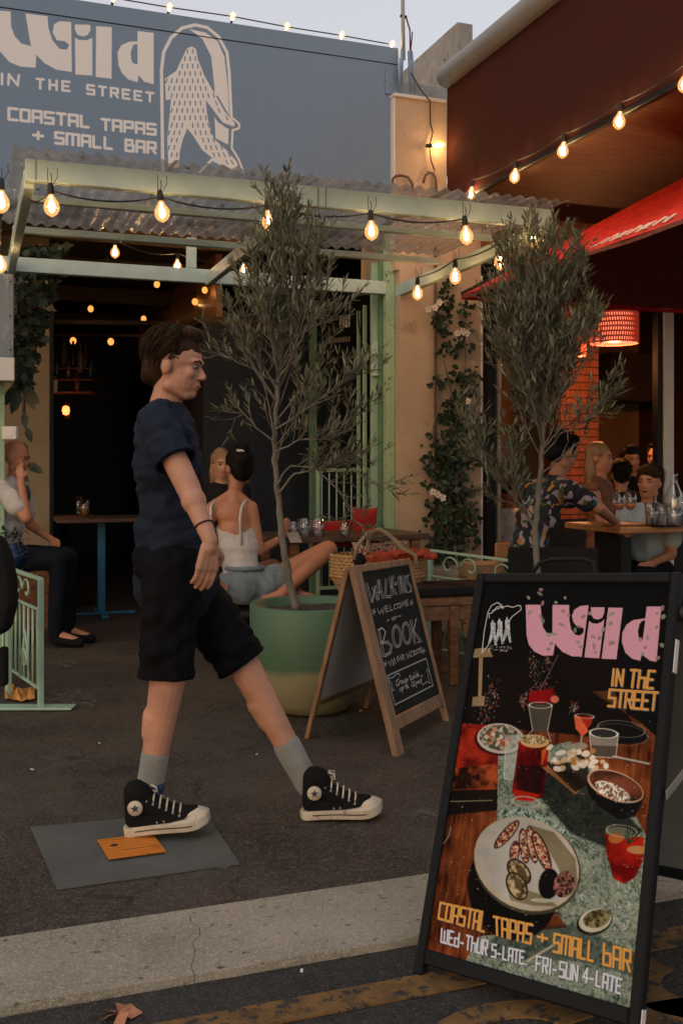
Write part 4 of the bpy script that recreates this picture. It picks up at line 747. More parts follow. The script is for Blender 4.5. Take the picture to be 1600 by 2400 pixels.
# brick column, every brick a part
ca = fp(1312, 900, 2.4).x; cb = fp(1402, 900, 2.4).x; print('col', ca, cb)
fpart('column_core', M['rest_dark'], rs, (ca + .008, cb - .008, 2.408, 2.8, 0, 3.2), bev=0)
M['brick'] = mat('red_brick', (.24, .075, .035), .8, var=.35, scale=7, bump=.5, bscale=60)
bw = (cb - ca) / 2; r_ = random.Random(1); bme = None
for row in range(36):
    z = .02 + row * .086
    cols = [(ca, ca + bw), (ca + bw, cb)] if row % 2 == 0 else [(ca, ca + bw * .5), (ca + bw * .5, ca + bw * 1.5), (ca + bw * 1.5, cb)]
    for (u, v_) in cols: dd = r_.uniform(0, .006); fpart('brick', M['brick'], rs, (u + .005, v_ - .005, 2.388 + dd, 2.47, z, z + .076), bev=.003)
# ------------------------------------------------------------------ festoon lights
def bulb_meshes():
    b = MB(); b.lathe([(0, .052), (.010, .052), (.013, .045), (.016, .020), (.0155, .0), (.012, -.004), (0, -.004)], 14); so_ = b.mesh('socket'); so_.materials.append(M['rubber'])
    b = MB(); b.lathe([(.0125, 0), (.014, -.010), (.022, -.024), (.033, -.042), (.0375, -.060), (.035, -.078), (.024, -.095), (.010, -.104), (.004, -.108), (0, -.1085)], 20); bg_ = b.mesh('bulb'); bg_.materials.append(M['bulbglass'])
    b = MB(); b.tube([(.0, 0, -.012), (.001, 0, -.03)], .003, 6)
    for a in range(4):
        c, s = math.cos(a * 1.57), math.sin(a * 1.57); b.tube([(.003 * c, .003 * s, -.032), (.010 * c, .010 * s, -.055), (.006 * c, .006 * s, -.080)], .0026, 6)
    fl = b.mesh('filament'); fl.materials.append(M['filament'])
    b = MB(); b.tube([(0, 0, .05), (.004, 0, .075), (0, .004, .10)], .0022, 5); b.tube([(.012, 0, .048), (.030, 0, .085), (.028, 0, .125)], .0018, 5); b.tube([(-.012, 0, .048), (-.016, 0, .085), (-.014, 0, .125)], .0018, 5); tie = b.mesh('cable_tie'); tie.materials.append(M['rubber'])
    b = MB(); b.ball((0, 0, -.04), (.028, .028, .032), 12); hb = b.mesh('bulb_lit'); hb.materials.append(M['bulbhot'])
    return so_, bg_, fl, tie, hb
BS, BG, BF, BT, BH = bulb_meshes()
ldata = {}
def lamp(P, col, parent, rad=.02, color=(1, .58, .27)):
    key = (col, rad, color)
    if key not in ldata:
        l = bpy.data.lights.new('bulb_light', 'POINT'); l.energy = col; l.color = color; l.shadow_soft_size = rad; ldata[key] = l
    o = bpy.data.objects.new('bulb_light', ldata[key]); C.objects.link(o); o.parent = parent; o.location = rootm(parent).inverted() @ P; return o
def festoon(label, bulbs, group, cable=None, power=1.6, sag=.03, sc=1.0, tie=True, hot=False, cab=True):
    """bulbs: list of (socket top position, direction the bulb points)"""
    P0 = bulbs[0][0]; t = thing('string_lights', label, 'string lights', P0, 0, group); Mi = rootm(t).inverted()
    for (P, d) in bulbs:
        d = Vector(d).normalized(); qq = Vector((0, 0, -1)).rotation_difference(d)
        Mx = Mi @ Matrix.Translation(P) @ qq.to_matrix().to_4x4() @ Matrix.Diagonal((sc, sc, sc, 1)) @ Matrix.Rotation(hash((round(P.x, 2), round(P.y, 2))) % 6, 4, 'Z')
        o = link('lamp_socket', BS, None, t); o.matrix_local = Mx
        if hot:
            o = link('bulb', BH, None, t); o.matrix_local = Mx
        else:
            o = link('bulb', BG, None, t); o.matrix_local = Mx; f = link('filament', BF, None, o)
        if tie: o = link('cable_tie', BT, None, t); o.matrix_local = Mi @ Matrix.Translation(P) @ Matrix.Rotation(TH, 4, 'Z')
        lamp(P + d * .055 * sc, power, t)
    if cab:
        ps = cable or [p + Vector((0, 0, .055 * sc)) * (1 if True else 0) for p, _ in bulbs]; pts = []
        for i in range(len(ps) - 1):
            for k in range(8):
                s_ = k / 8; pts.append(ps[i].lerp(ps[i + 1], s_) - Vector((0, 0, sag * 4 * s_ * (1 - s_))))
        pts.append(ps[-1]); b = MB(); b.tube(pts, .0045, 6); b.build('cable', M['rubber'], t)
    return t
D = (0, 0, -1)
# sign top (bulbs point up, leaning)
top = [(264, 10), (395, 32), (543, 53), (670, 77), (798, 97), (916, 118)]
festoon('row of small upright bulbs along the top edge of the blue signboard', [(fw(*fp(x, y, -.05)) + Vector((0, 0, .012)), (.25, -.1, 1)) for x, y in top], 'festoon strings', power=.6, sag=.0, sc=.62, tie=False)
fr = [(120, 455), (377, 470), (628, 492), (869, 516), (1090, 528)]
cabs = [fw(*fp(x, y, PF - .05)) for x, y in [(62, 462), (120, 447), (377, 462), (628, 482), (869, 500), (1090, 512)]]
festoon('cable of large amber bulbs tied under the front beam of the mint pergola', [(fw(*fp(x, y, PF - .05)), (rn.uniform(-.05, .15), 0, -1)) for x, y in fr], 'festoon strings', cable=cabs, power=.5, sag=.035)
def dz(px, py, z): return dp(px, py, (z - CH) / ray(px, py).z)
sd = [(1250, 536, 2.51), (1172, 590, 2.51), (1066, 628, 2.52), (978, 668, 2.52)]
festoon('four amber bulbs tied along the right rafter of the mint pergola', [(dz(x, y, z), D) for x, y, z in sd], 'festoon strings', power=1.8, sag=.02)
festoon('two bulbs on the left rafter at the photo edge', [(dz(4, 445, 2.52), D), (dz(2, 598, 2.52), D)], 'festoon strings', power=.9, sag=.02)
fa = [(1105, 438), (1207, 395), (1320, 333), (1452, 262), (1606, 172)]
festoon('ceiling-edge bulbs along the bottom of the maroon verandah fabric', [(fw(*(fx(x, y, fxx - .03))), (-.1, 0, -1)) for x, y in fa], 'festoon strings', power=4.5, sag=.02, tie=False, sc=.95)
P = fw(*fp(1012, 341, PY - .05)); festoon('single bulb glowing on the upper tan pillar beside the maroon fabric', [(P, (1, -.15, 0))], None, power=1.5, tie=False, cab=False)
tw = thing('bulb_cable', 'thin drooping cable down the tan pillar to the single bulb', 'cable', fw(*fp(1008, 240, PY - .03)), 0); b = MB(FM); b.tube([fp(x, y, PY - .03) for x, y in [(962, 170), (985, 210), (1007, 236), (1008, 290), (1014, 310), (1006, 341), (1009, 375), (1018, 400)]], .005, 6); b.build('cable', M['rubber'], tw)
inner = [[(270, 575), (416, 608), (571, 618)], [(250, 616), (368, 656), (480, 670)], [(113, 655), (213, 714), (337, 738), (457, 697)], [(172, 788), (260, 790), (352, 793), (374, 798), (403, 776), (424, 745)]]
lb = ['first row of bare bulbs under the bar ceiling, nearest the street', 'second row of bare bulbs under the bar ceiling', 'third row of bare bulbs, crossing below the bar ceiling', 'cluster of lowest bulbs deepest inside the bar, near the timber bulkhead']
for i, row in enumerate(inner): festoon(lb[i], [(dz(x, y, 2.92 if i else 2.88), D) for x, y in row], 'festoon strings', power=4.2, sag=.05, sc=[.9, 1.0, 1.1, 1.5][i], tie=False, hot=(i >= 1), cab=(i < 3))
# small wall lights deep in the bar
for k, (x, y, d) in enumerate([(155, 962, 10.5)]):
    t = thing('wall_lamp', 'tiny red-amber wall lamp deep inside the bar', 'lamp', dp(x, y, d)); P = dp(x, y, d); b = MB(); b.lathe([(0, -.05), (.03, -.04), (.04, 0), (.03, .04), (0, .05)], 14, P); b.build('lamp_shade', emis('red_lamp_shade', (1, .16, .04), 5), t); b = MB(); b.box(P.x - .03, P.x + .03, P.y + .045, P.y + .07, P.z - .08, P.z + .08); b.build('back_plate', M['dark'], t); lamp(P + Vector((0.0, -.10, 0)), .8, t, color=(1, .3, .1))
# ------------------------------------------------------------------ pendant lanterns in the restaurant
M['shade'] = None
m, t_, b_ = nodes('woven_lit_shade'); b_.inputs['Base Color'].default_value = (.35, .05, .03, 1); b_.inputs['Roughness'].default_value = .7; b_.inputs['Emission Color'].default_value = (1, .08, .03, 1); b_.inputs['Emission Strength'].default_value = .16; m.cycles.emission_sampling = 'NONE'; M['shade'] = m
M['shadein'] = emis('shade_inner_glow', (1, .22, .11), 1.7)
def pendant(label, x, y, d, rad, h, power):
    P = dp(x, y, d); t = thing('pendant_lamp', label, 'pendant lamp', P, 0, 'woven pendant lamps')
    b = MB()
    for k in range(4 + int(h / .08)):
        z = h / 2 - k * h / (3 + int(h / .08)); b.lathe([(rad - .006, z - .008), (rad + .006, z - .008), (rad + .006, z + .008), (rad - .006, z + .008)], 36, P, closed=True)
    for k in range(60):
        a = 2 * math.pi * k / 60; b.tube([(P.x + rad * math.cos(a), P.y + rad * math.sin(a), P.z - h / 2), (P.x + rad * math.cos(a + .1), P.y + rad * math.sin(a + .1), P.z), (P.x + rad * math.cos(a), P.y + rad * math.sin(a), P.z + h / 2)], .0065, 4)
    b.build('woven_shade', M['shade'], t)
    b = MB(); b.lathe([(rad * .93, -h / 2 + .005), (rad * .93, h / 2)], 30, P); b.build('liner', M['shadein'], t)
    b = MB(); b.ball(P, .045, 12); b.build('bulb', emis('pendant_bulb', (1, .6, .3), 14), t); b = MB(); b.tube([P + Vector((0, 0, h / 2)), Vector((P.x, P.y, 3.2))], .006, 6); b.build('flex', M['rubber'], t)
    lamp(P - Vector((0, 0, h / 2 + .05)), power, t, .06, (1, .36, .12)); return t
pendant('wide red woven pendant lamp, nearer the cream window mullion', 1438, 770, 9.6, .22, .27, 60)
pendant('tall red woven pendant lamp behind the crown of the right olive tree', 1342, 775, 9.9, .12, .48, 60)
# ------------------------------------------------------------------ framed boards
def Rm(a, b, c): return Matrix.Rotation(a, 4, 'Z') @ Matrix.Rotation(b, 4, 'X') @ Matrix.Rotation(c, 4, 'Y')
def board(name, label, bx, by, yaw, wd, h, lean, roll, g, inner, fw_, pm_, uvmap, frame_m, back_m, legx):
    t = thing(name, label, 'sandwich board', (bx, by, g), yaw)
    T = Matrix.Translation((bx, by, 0)) @ Rm(yaw, lean, roll); (ix0, ix1, iz0, iz1) = inner
    for a, q in (('side_rail', (0, ix0, 0, .03, -.01, h)), ('side_rail', (ix1, wd, 0, .03, -.01, h)), ('top_rail', (ix0 + .0005, ix1 - .0005, .001, .029, iz1, h - .001)), ('bottom_rail', (ix0 + .0005, ix1 - .0005, .001, .029, iz0 - fw_, iz0))):
        b = MB(T); b.bbox(*q, .004); b.build(a, frame_m, t)
    b = MB(T); b.box(ix0, ix1, .010, .016, iz0, iz1); o = b.build('panel', pm_, t); Li = (ROOT[t.name].inverted() @ T).inverted()
    setuv(o, lambda co: (((Li @ co).x - ix0) / (ix1 - ix0), ((Li @ co).z - iz0) / (iz1 - iz0)))
    return t, T
PB = (.1764, 2.5412, -.7429, .5917, 1.0269, -.3881, -.0793)
# inner panel limits are found from the four corners of the print in the photograph
def solve_inner(p, quad, depth=.010):
    T = Matrix.Translation((p[0], p[1], 0)) @ Rm(p[2], p[5], p[6]); n = (T.to_3x3() @ Vector((0, 1, 0))); o = T @ Vector((0, depth, 0)); out = []
    for (x, y) in quad:
        r = ray(x, y); c = Vector((0, 0, CH)); s_ = (o - c).dot(n) / r.dot(n); out.append(T.inverted() @ (c + r * s_))
    return out
q = solve_inner(PB, [(1130, 1355), (1574, 1353), (1465, 2374), (1005, 2213)]); print('poster', [tuple(round(k_, 3) for k_ in v) for v in q])
M['poster'] = printmat('poster_print', poster_im, .6, .06)
pi_ = (.026, PB[3] - .026, sum([q[2].z, q[3].z]) / 2, min(q[0].z, q[1].z, PB[4] - .028))
pbt, T = board('poster_board', 'tall black sandwich board with a large food and drinks poster, nearest the camera', *PB, 0, pi_, .035, M['poster'], None, M['black_metal'], None, None)
for sx in (.012, PB[3] - .012):                                   # feet reach the road
    A_ = T @ Vector((sx, .015, 0)); d_ = (T.to_3x3() @ Vector((0, 0, -1))); k_ = (A_.z + .012) / -d_.z; b = MB(); b.bar(A_ - d_ * .01, A_ + d_ * k_, .024, .03); b.build('foot', M['black_metal'], pbt)
# hinge handle on top, rear frame opening backwards, side stay
hpts = [(1290, 1342), (1297, 1322), (1308, 1306), (1330, 1302), (1365, 1303), (1390, 1322), (1412, 1338)]; dh = 2.62
b = MB(); b.tube([T @ Vector((.16 + .05 * 0, .02, PB[4] - .01)), T @ Vector((.18, .03, PB[4] + .035)), T @ Vector((.21, .03, PB[4] + .045)), T @ Vector((.31, .03, PB[4] + .045)), T @ Vector((.34, .03, PB[4] + .035)), T @ Vector((.36, .02, PB[4] - .01))], .006, 8); b.build('handle', M['black_metal'], pbt)
tb = T @ Vector((0, .045, PB[4] - .01)); ax_ = T.to_3x3() @ Vector((1, 0, 0)); bk = Vector((-math.sin(PB[2]), math.cos(PB[2]), 0))
gb = (tb + bk * .42); gb.z = -.015
rear_y = (gb - tb).normalized()
def rp(u, v): return tb + ax_ * u + (gb - tb) * v
for u in (.012, PB[3] - .012): b = MB(); b.bar(rp(u, 0), rp(u, 1.0), .024, .03, up=bk); b.build('rear_rail', M['black_metal'], pbt)
for v in (.015, .93): b = MB(); b.bar(rp(.026, v), rp(PB[3] - .026, v), .03, .03, up=bk); b.build('rear_crossbar', M['black_metal'], pbt)
b = MB(); b.prism([rp(.03, .03), rp(PB[3] - .03, .03), rp(PB[3] - .03, .915), rp(.03, .915)], bk * .004); b.build('rear_panel', mat('grey_board_back', (.20, .20, .18), .7, var=.1), pbt)
A_ = T @ Vector((PB[3] + .006, .02, .50)); b = MB(); b.bar(A_, rp(PB[3] + .006, .42), .004, .022); st_ = b.build('stay', M['galv'], pbt)
A_ = T @ Vector((PB[3] + .004, .03, .93)); b = MB(); b.ball(A_, .02, 10); b.build('hinge', M['rubber'], pbt)
for (u0, u1) in ((.60, .72),): b = MB(T); b.box(PB[3] + .0005, PB[3] + .003, .006, .024, .78, .86); b.build('edge_sticker', M['white'], pbt)
b = MB(T); b.box(PB[3] + .0005, PB[3] + .003, .006, .024, -.01, .055); b.build('edge_sticker', M['white'], pbt)
# chalkboard
CB = (.2427, 4.3893, 1.1414, .6924, .8385, -.2694, .0329)
q = solve_inner(CB, [(842, 1337), (956, 1330), (1034, 1637), (921, 1665)]); print('chalk', [tuple(round(k_, 3) for k_ in v) for v in q])
M['chalk'] = printmat('chalk_print', chalk_im, .8, .2)
ci = ((q[0].x + q[3].x) / 2, (q[1].x + q[2].x) / 2, (q[2].z + q[3].z) / 2, (q[0].z + q[1].z) / 2)
cbt, T = board('chalkboard', 'small timber sandwich chalkboard inviting walk-ins, standing against the green planter', *CB, 0, ci, .06, M['chalk'], None, M['boardwood'], None, None)
ax_ = T.to_3x3() @ Vector((1, 0, 0)); tb = T @ Vector((0, .035, CB[4] - .004))
g1 = gp(716, 1732, .0) ; gb = g1.copy()
wv = ax_ * CB[3]
def rp(u, v): return tb + ax_ * u + (gb - tb) * v
up_ = (gb - tb).cross(ax_).normalized()
for u in (.02, CB[3] - .02): b = MB(); b.bar(rp(u, 0), rp(u, 1.0), .03, .022, up=up_); b.build('rear_leg', M['boardwood'], cbt)
for v in (.03, .79): b = MB(); b.bar(rp(.036, v), rp(CB[3] - .036, v), .03, .022, up=up_); b.build('rear_crossbar', M['boardwood'], cbt)
b = MB(); b.prism([rp(.034, .045), rp(CB[3] - .034, .045), rp(CB[3] - .034, .775), rp(.034, .775)], up_ * .004); b.build('rear_panel', mat('white_board_back', (.62, .60, .58), .6, var=.05), cbt)
# ------------------------------------------------------------------ olive trees
def leaf_add(b, p, d, up, L, wdt):
    d = d.normalized(); s_ = d.cross(up)
    if s_.length < 1e-3: s_ = Vector((1, 0, 0))
    s_.normalize(); n_ = s_.cross(d); base = len(b.v)
    b.v += [p, p + d * L * .35 + s_ * wdt - n_ * wdt * .3, p + d * L * .35 - s_ * wdt - n_ * wdt * .3, p + d * L * .72 + s_ * wdt * .8 - n_ * L * .03, p + d * L * .72 - s_ * wdt * .8 - n_ * L * .03, p + d * L - n_ * L * .08, p + d * L * .35 + n_ * 0, p + d * L * .72 - n_ * L * .02]
    q_ = base; F = [(q_, q_ + 1, q_ + 6), (q_, q_ + 6, q_ + 2), (q_ + 1, q_ + 3, q_ + 7, q_ + 6), (q_ + 6, q_ + 7, q_ + 4, q_ + 2), (q_ + 3, q_ + 5, q_ + 7), (q_ + 7, q_ + 5, q_ + 4)]
    b.f += F; b.mi += [0] * 6; b.sm += [False] * 6
def olive(label, trunk_px, depth0, depth1, env, forks, nb, seed, pot, lean_sparse=0, radii=(.022, .006), leafk=1.0):
    r = random.Random(seed); t = thing('potted_olive_tree', label, 'olive tree', pot['c'], 0, 'potted olive trees')
    n = len(trunk_px); tr = [dp(x, y, depth0 + (depth1 - depth0) * i / (n - 1)) for i, (x, y) in enumerate(trunk_px)]
    fine = []
    for i in range(n - 1):
        for k in range(5): s_ = k / 5; fine.append(tr[i].lerp(tr[i + 1], s_) + Vector((r.uniform(-.004, .004), r.uniform(-.004, .004), 0)))
    fine.append(tr[-1]); rad = [radii[0] + (radii[1] - radii[0]) * (i / (len(fine) - 1)) ** .8 + (.008 if i == 0 else 0) + r.uniform(-.001, .0015) for i in range(len(fine))]
    b = MB(); b.tube(fine, rad, 10); b.build('trunk', M['bark'], t)
    wb = MB(); lb_ = MB(); wires = []
    def twig(p0, d0, L, r0, lf, nl=None):
        pts = [p0.copy()]; d = d0.normalized(); p = p0.copy(); m_ = max(3, int(L / .026))
        for i in range(m_):
            d = (d + Vector((r.uniform(-.22, .22), r.uniform(-.22, .22), r.uniform(-.10, .20)))).normalized(); p = p + d * L / m_; pts.append(p.copy())
            if lf and i >= m_ * .15:
                for s_ in (-1, 1):
                    if r.random() < .85:
                        sd_ = d.cross(Vector((r.uniform(-1, 1), r.uniform(-1, 1), r.uniform(-.3, .6)))).normalized() * s_
                        leaf_add(lb_, p, d * .85 + sd_ * r.uniform(.35, .8) + Vector((0, 0, .12)), Vector((r.uniform(-.7, .7), r.uniform(-.7, .7), 1)), r.uniform(.042, .078) * leafk, r.uniform(.0045, .0068) * leafk)
        if lf: leaf_add(lb_, p, d, Vector((r.uniform(-.5, .5), r.uniform(-.5, .5), 1)), .055 * leafk, .0045 * leafk)
        wb.tube(pts, [r0 * (1 - .75 * i / m_) for i in range(m_ + 1)], 5, caps=False); return pts
    for fk in forks:
        f = [dp(x, y, d) for x, y, d in fk['p']]; f2 = []
        for i in range(len(f) - 1):
            for k in range(4): f2.append(f[i].lerp(f[i + 1], k / 4) + Vector((r.uniform(-.006, .006), r.uniform(-.006, .006), r.uniform(-.004, .004))))
        f2.append(f[-1]); wb.tube(f2, [fk['r'] * (1 - .7 * i / (len(f2) - 1)) for i in range(len(f2))], 6)
        for k in range(fk['n']):
            i = r.randrange(int(len(f2) * fk.get('s', .4)), len(f2)); d = (f2[min(i + 1, len(f2) - 1)] - f2[max(i - 1, 0)]).normalized() + Vector((r.uniform(-.9, .9), r.uniform(-.9, .9), r.uniform(-.2, 1.0))); twig(f2[i], d, r.uniform(.08, .22), .0028, True)
    zs = [e[0] for e in env]; tz = [p.z for p in fine]
    for k in range(nb):
        u = r.random(); y = env[0][0] + (env[-1][0] - env[0][0]) * (u ** .85)
        for i in range(len(env) - 1):
            if env[i][0] <= y <= env[i + 1][0]: s_ = (y - env[i][0]) / (env[i + 1][0] - env[i][0]); xl_ = env[i][1] + (env[i + 1][1] - env[i][1]) * s_; xr_ = env[i][2] + (env[i + 1][2] - env[i][2]) * s_; dens = env[i][3] + (env[i + 1][3] - env[i][3]) * s_; break
        if r.random() > dens: continue
        sx = r.random(); x = xl_ + (xr_ - xl_) * sx; hw = (xr_ - xl_) / 2 / 2400 * depth0; e_ = 2 * sx - 1
        T_ = dp(x, y, depth1) + Vector((0, r.uniform(-1, 1) * hw * .8 * math.sqrt(max(0, 1 - e_ * e_)), 0))
        # root on the trunk below
        zc_ = T_.z - r.uniform(.18, .42); i = min(range(len(fine)), key=lambda i: abs(tz[i] - zc_)); p0 = fine[i]
        dist = (T_ - p0).length; mid = p0.lerp(T_, .5) + Vector((0, 0, -.06 * dist)) + Vector((r.uniform(-.03, .03), r.uniform(-.03, .03), 0)); pts = []
        m_ = 9
        for q_ in range(m_ + 1): s_ = q_ / m_; pts.append(p0 * (1 - s_) ** 2 + mid * 2 * s_ * (1 - s_) + T_ * s_ ** 2)
        wb.tube(pts, [.0058 * (1 - .65 * q_ / m_) for q_ in range(m_ + 1)], 5, caps=False)
        d = (pts[-1] - pts[-2]).normalized()
        for q_ in range(3, m_ + 1):
            for _ in range(1): twig(pts[q_], d + Vector((r.uniform(-1, 1), r.uniform(-1, 1), r.uniform(.0, 1.2))), r.uniform(.07, .19), .0022, True)
        twig(pts[-1], d + Vector((0, 0, .5)), .16, .0025, True)
    wb.build('branches', M['bark'], t, kind='stuff'); lb_.build('foliage', M['olive'], t, kind='stuff')
    # pot
    c = Vector(pot['c']); R0, R1, H_ = pot['r'], pot['rb'], pot['h']
    b = MB(); b.lathe([(0, 0), (R1 * .8, 0), (R1, .012), (R1 + (R0 - R1) * .35, H_ * .12), (R1 + (R0 - R1) * .72, H_ * .32), (R0 * .99, H_ * .62), (R0, H_ - .008), (R0 - .006, H_), (R0 - .032, H_), (R0 - .038, H_ - .008), (R0 - .040, H_ - .06), (0, H_ - .06)], 56, c); b.build('pot', pot['m'], t)
    b = MB(); rr_ = random.Random(2); n_ = 20
    vs = [(c.x, c.y, c.z + H_ - .045)]; 
    for ri in range(1, 6):
        for j in range(n_): a = 2 * math.pi * j / n_; vs.append((c.x + (R0 - .034) * ri / 5 * math.cos(a), c.y + (R0 - .034) * ri / 5 * math.sin(a), c.z + H_ - .05 + rr_.uniform(0, .014)))
    fs = [(0, 1 + j, 1 + (j + 1) % n_) for j in range(n_)] + [(1 + k * n_ + j, 1 + (k + 1) * n_ + j, 1 + (k + 1) * n_ + (j + 1) % n_, 1 + k * n_ + (j + 1) % n_) for k in range(4) for j in range(n_)]
    b.add(vs, fs, True); b.build('soil', M['soil'], t); return t
# two-tone pot glaze: green above a worn pale band (object z of the pot)
m, t_, b_ = nodes('two_tone_pot_glaze'); N = t_.nodes.new; L = t_.links.new; tc = N('ShaderNodeTexCoord'); sp = N('ShaderNodeSeparateXYZ'); L(tc.outputs['Object'], sp.inputs[0]); no = N('ShaderNodeTexNoise'); no.inputs['Scale'].default_value = 5; L(tc.outputs['Object'], no.inputs[0])
a1 = N('ShaderNodeMath'); a1.operation = 'MULTIPLY_ADD'; L(sp.outputs[0], a1.inputs[0]); a1.inputs[1].default_value = -.10; L(sp.outputs[2], a1.inputs[2]); a2 = N('ShaderNodeMath'); a2.operation = 'MULTIPLY_ADD'; L(no.outputs[0], a2.inputs[0]); a2.inputs[1].default_value = .05; L(a1.outputs[0], a2.inputs[2])
cr = N('ShaderNodeValToRGB'); cr.color_ramp.elements[0].position = .245; cr.color_ramp.elements[0].color = (.27, .25, .145, 1); cr.color_ramp.elements[1].position = .285; cr.color_ramp.elements[1].color = (.072, .145, .085, 1); L(a2.outputs[0], cr.inputs[0]); L(cr.outputs[0], b_.inputs['Base Color']); b_.inputs['Roughness'].default_value = .55
n2 = N('ShaderNodeTexNoise'); n2.inputs['Scale'].default_value = 60; bu = N('ShaderNodeBump'); bu.inputs['Strength'].default_value = .2; bu.inputs['Distance'].default_value = .003; L(n2.outputs[0], bu.inputs['Height']); L(bu.outputs[0], b_.inputs['Normal']); potm = m
env1 = [(455, 638, 662, .9), (500, 618, 690, 1), (550, 610, 720, 1), (610, 600, 750, 1), (670, 560, 765, 1), (740, 520, 770, .9), (800, 540, 775, .6), (860, 600, 775, .3), (920, 620, 760, .2)]
olive('bushier potted olive tree in the green and cream planter by the chalkboard', [(694, 1428), (680, 1370), (667, 1300), (657, 1220), (650, 1150), (643, 1080), (644, 1000), (650, 930), (655, 860), (657, 780), (655, 700), (650, 600), (648, 500)], 5.25, 5.05, env1,
      [dict(p=[(655, 890, 5.1), (690, 830, 5.05), (715, 780, 5.0), (780, 745, 4.95)], r=.008, n=15), dict(p=[(648, 1160, 5.15), (690, 1110, 5.1), (745, 1100, 5.05), (800, 1160, 5.0), (830, 1220, 5.0)], r=.006, n=24, s=.3), dict(p=[(646, 1140, 5.15), (680, 1090, 5.1), (740, 1100, 5.05), (800, 1080, 5), (862, 1130, 4.95)], r=.005, n=30, s=.3),
       dict(p=[(645, 1040, 5.1), (600, 1000, 5.1), (570, 970, 5.1), (548, 985, 5.1)], r=.005, n=12), dict(p=[(655, 900, 5.1), (600, 870, 5.1), (520, 830, 5.05), (455, 845, 5)], r=.005, n=17), dict(p=[(645, 1010, 5.1), (700, 970, 5.05), (760, 930, 5), (815, 890, 5)], r=.006, n=35, s=.3), dict(p=[(645, 1060, 5.1), (700, 1030, 5.05), (770, 1030, 5), (815, 990, 5)], r=.005, n=30, s=.3)],
      72, 11, dict(c=(-.158, 5.25, 0), r=.312, rb=.19, h=.545, m=potm))
env2 = [(545, 1230, 1315, .8), (590, 1190, 1335, 1), (640, 1170, 1360, 1), (700, 1155, 1385, 1), (780, 1150, 1390, 1), (850, 1160, 1400, .8), (910, 1200, 1380, .4), (960, 1220, 1350, .15)]
olive('darker potted olive tree directly behind the food poster board', [(1262, 1480), (1258, 1330), (1254, 1230), (1262, 1150), (1270, 1050), (1273, 950), (1272, 860), (1268, 780), (1262, 700), (1262, 620), (1265, 550)], 5.55, 5.45, env2,
      [dict(p=[(1254, 1240, 5.55), (1225, 1190, 5.5), (1180, 1140, 5.45), (1130, 1080, 5.4), (1100, 1010, 5.4)], r=.010, n=59, s=.35), dict(p=[(1235, 1205, 5.5), (1205, 1130, 5.45), (1195, 1050, 5.4)], r=.005, n=25, s=.3), dict(p=[(1225, 1190, 5.5), (1180, 1175, 5.45), (1140, 1160, 5.4)], r=.004, n=5), dict(p=[(1272, 1050, 5.5), (1320, 1000, 5.45), (1380, 980, 5.4), (1425, 930, 5.4)], r=.006, n=25), dict(p=[(1272, 1070, 5.5), (1310, 1020, 5.45), (1350, 1000, 5.4)], r=.005, n=10), dict(p=[(1270, 1110, 5.5), (1300, 1080, 5.45), (1352, 1040, 5.4)], r=.004, n=3)],
      104, 12, dict(c=(1.068, 5.56, 0), r=.25, rb=.17, h=.36, m=mat('charcoal_pot', (.04, .045, .045), .6)), radii=(.020, .006), leafk=1.05)
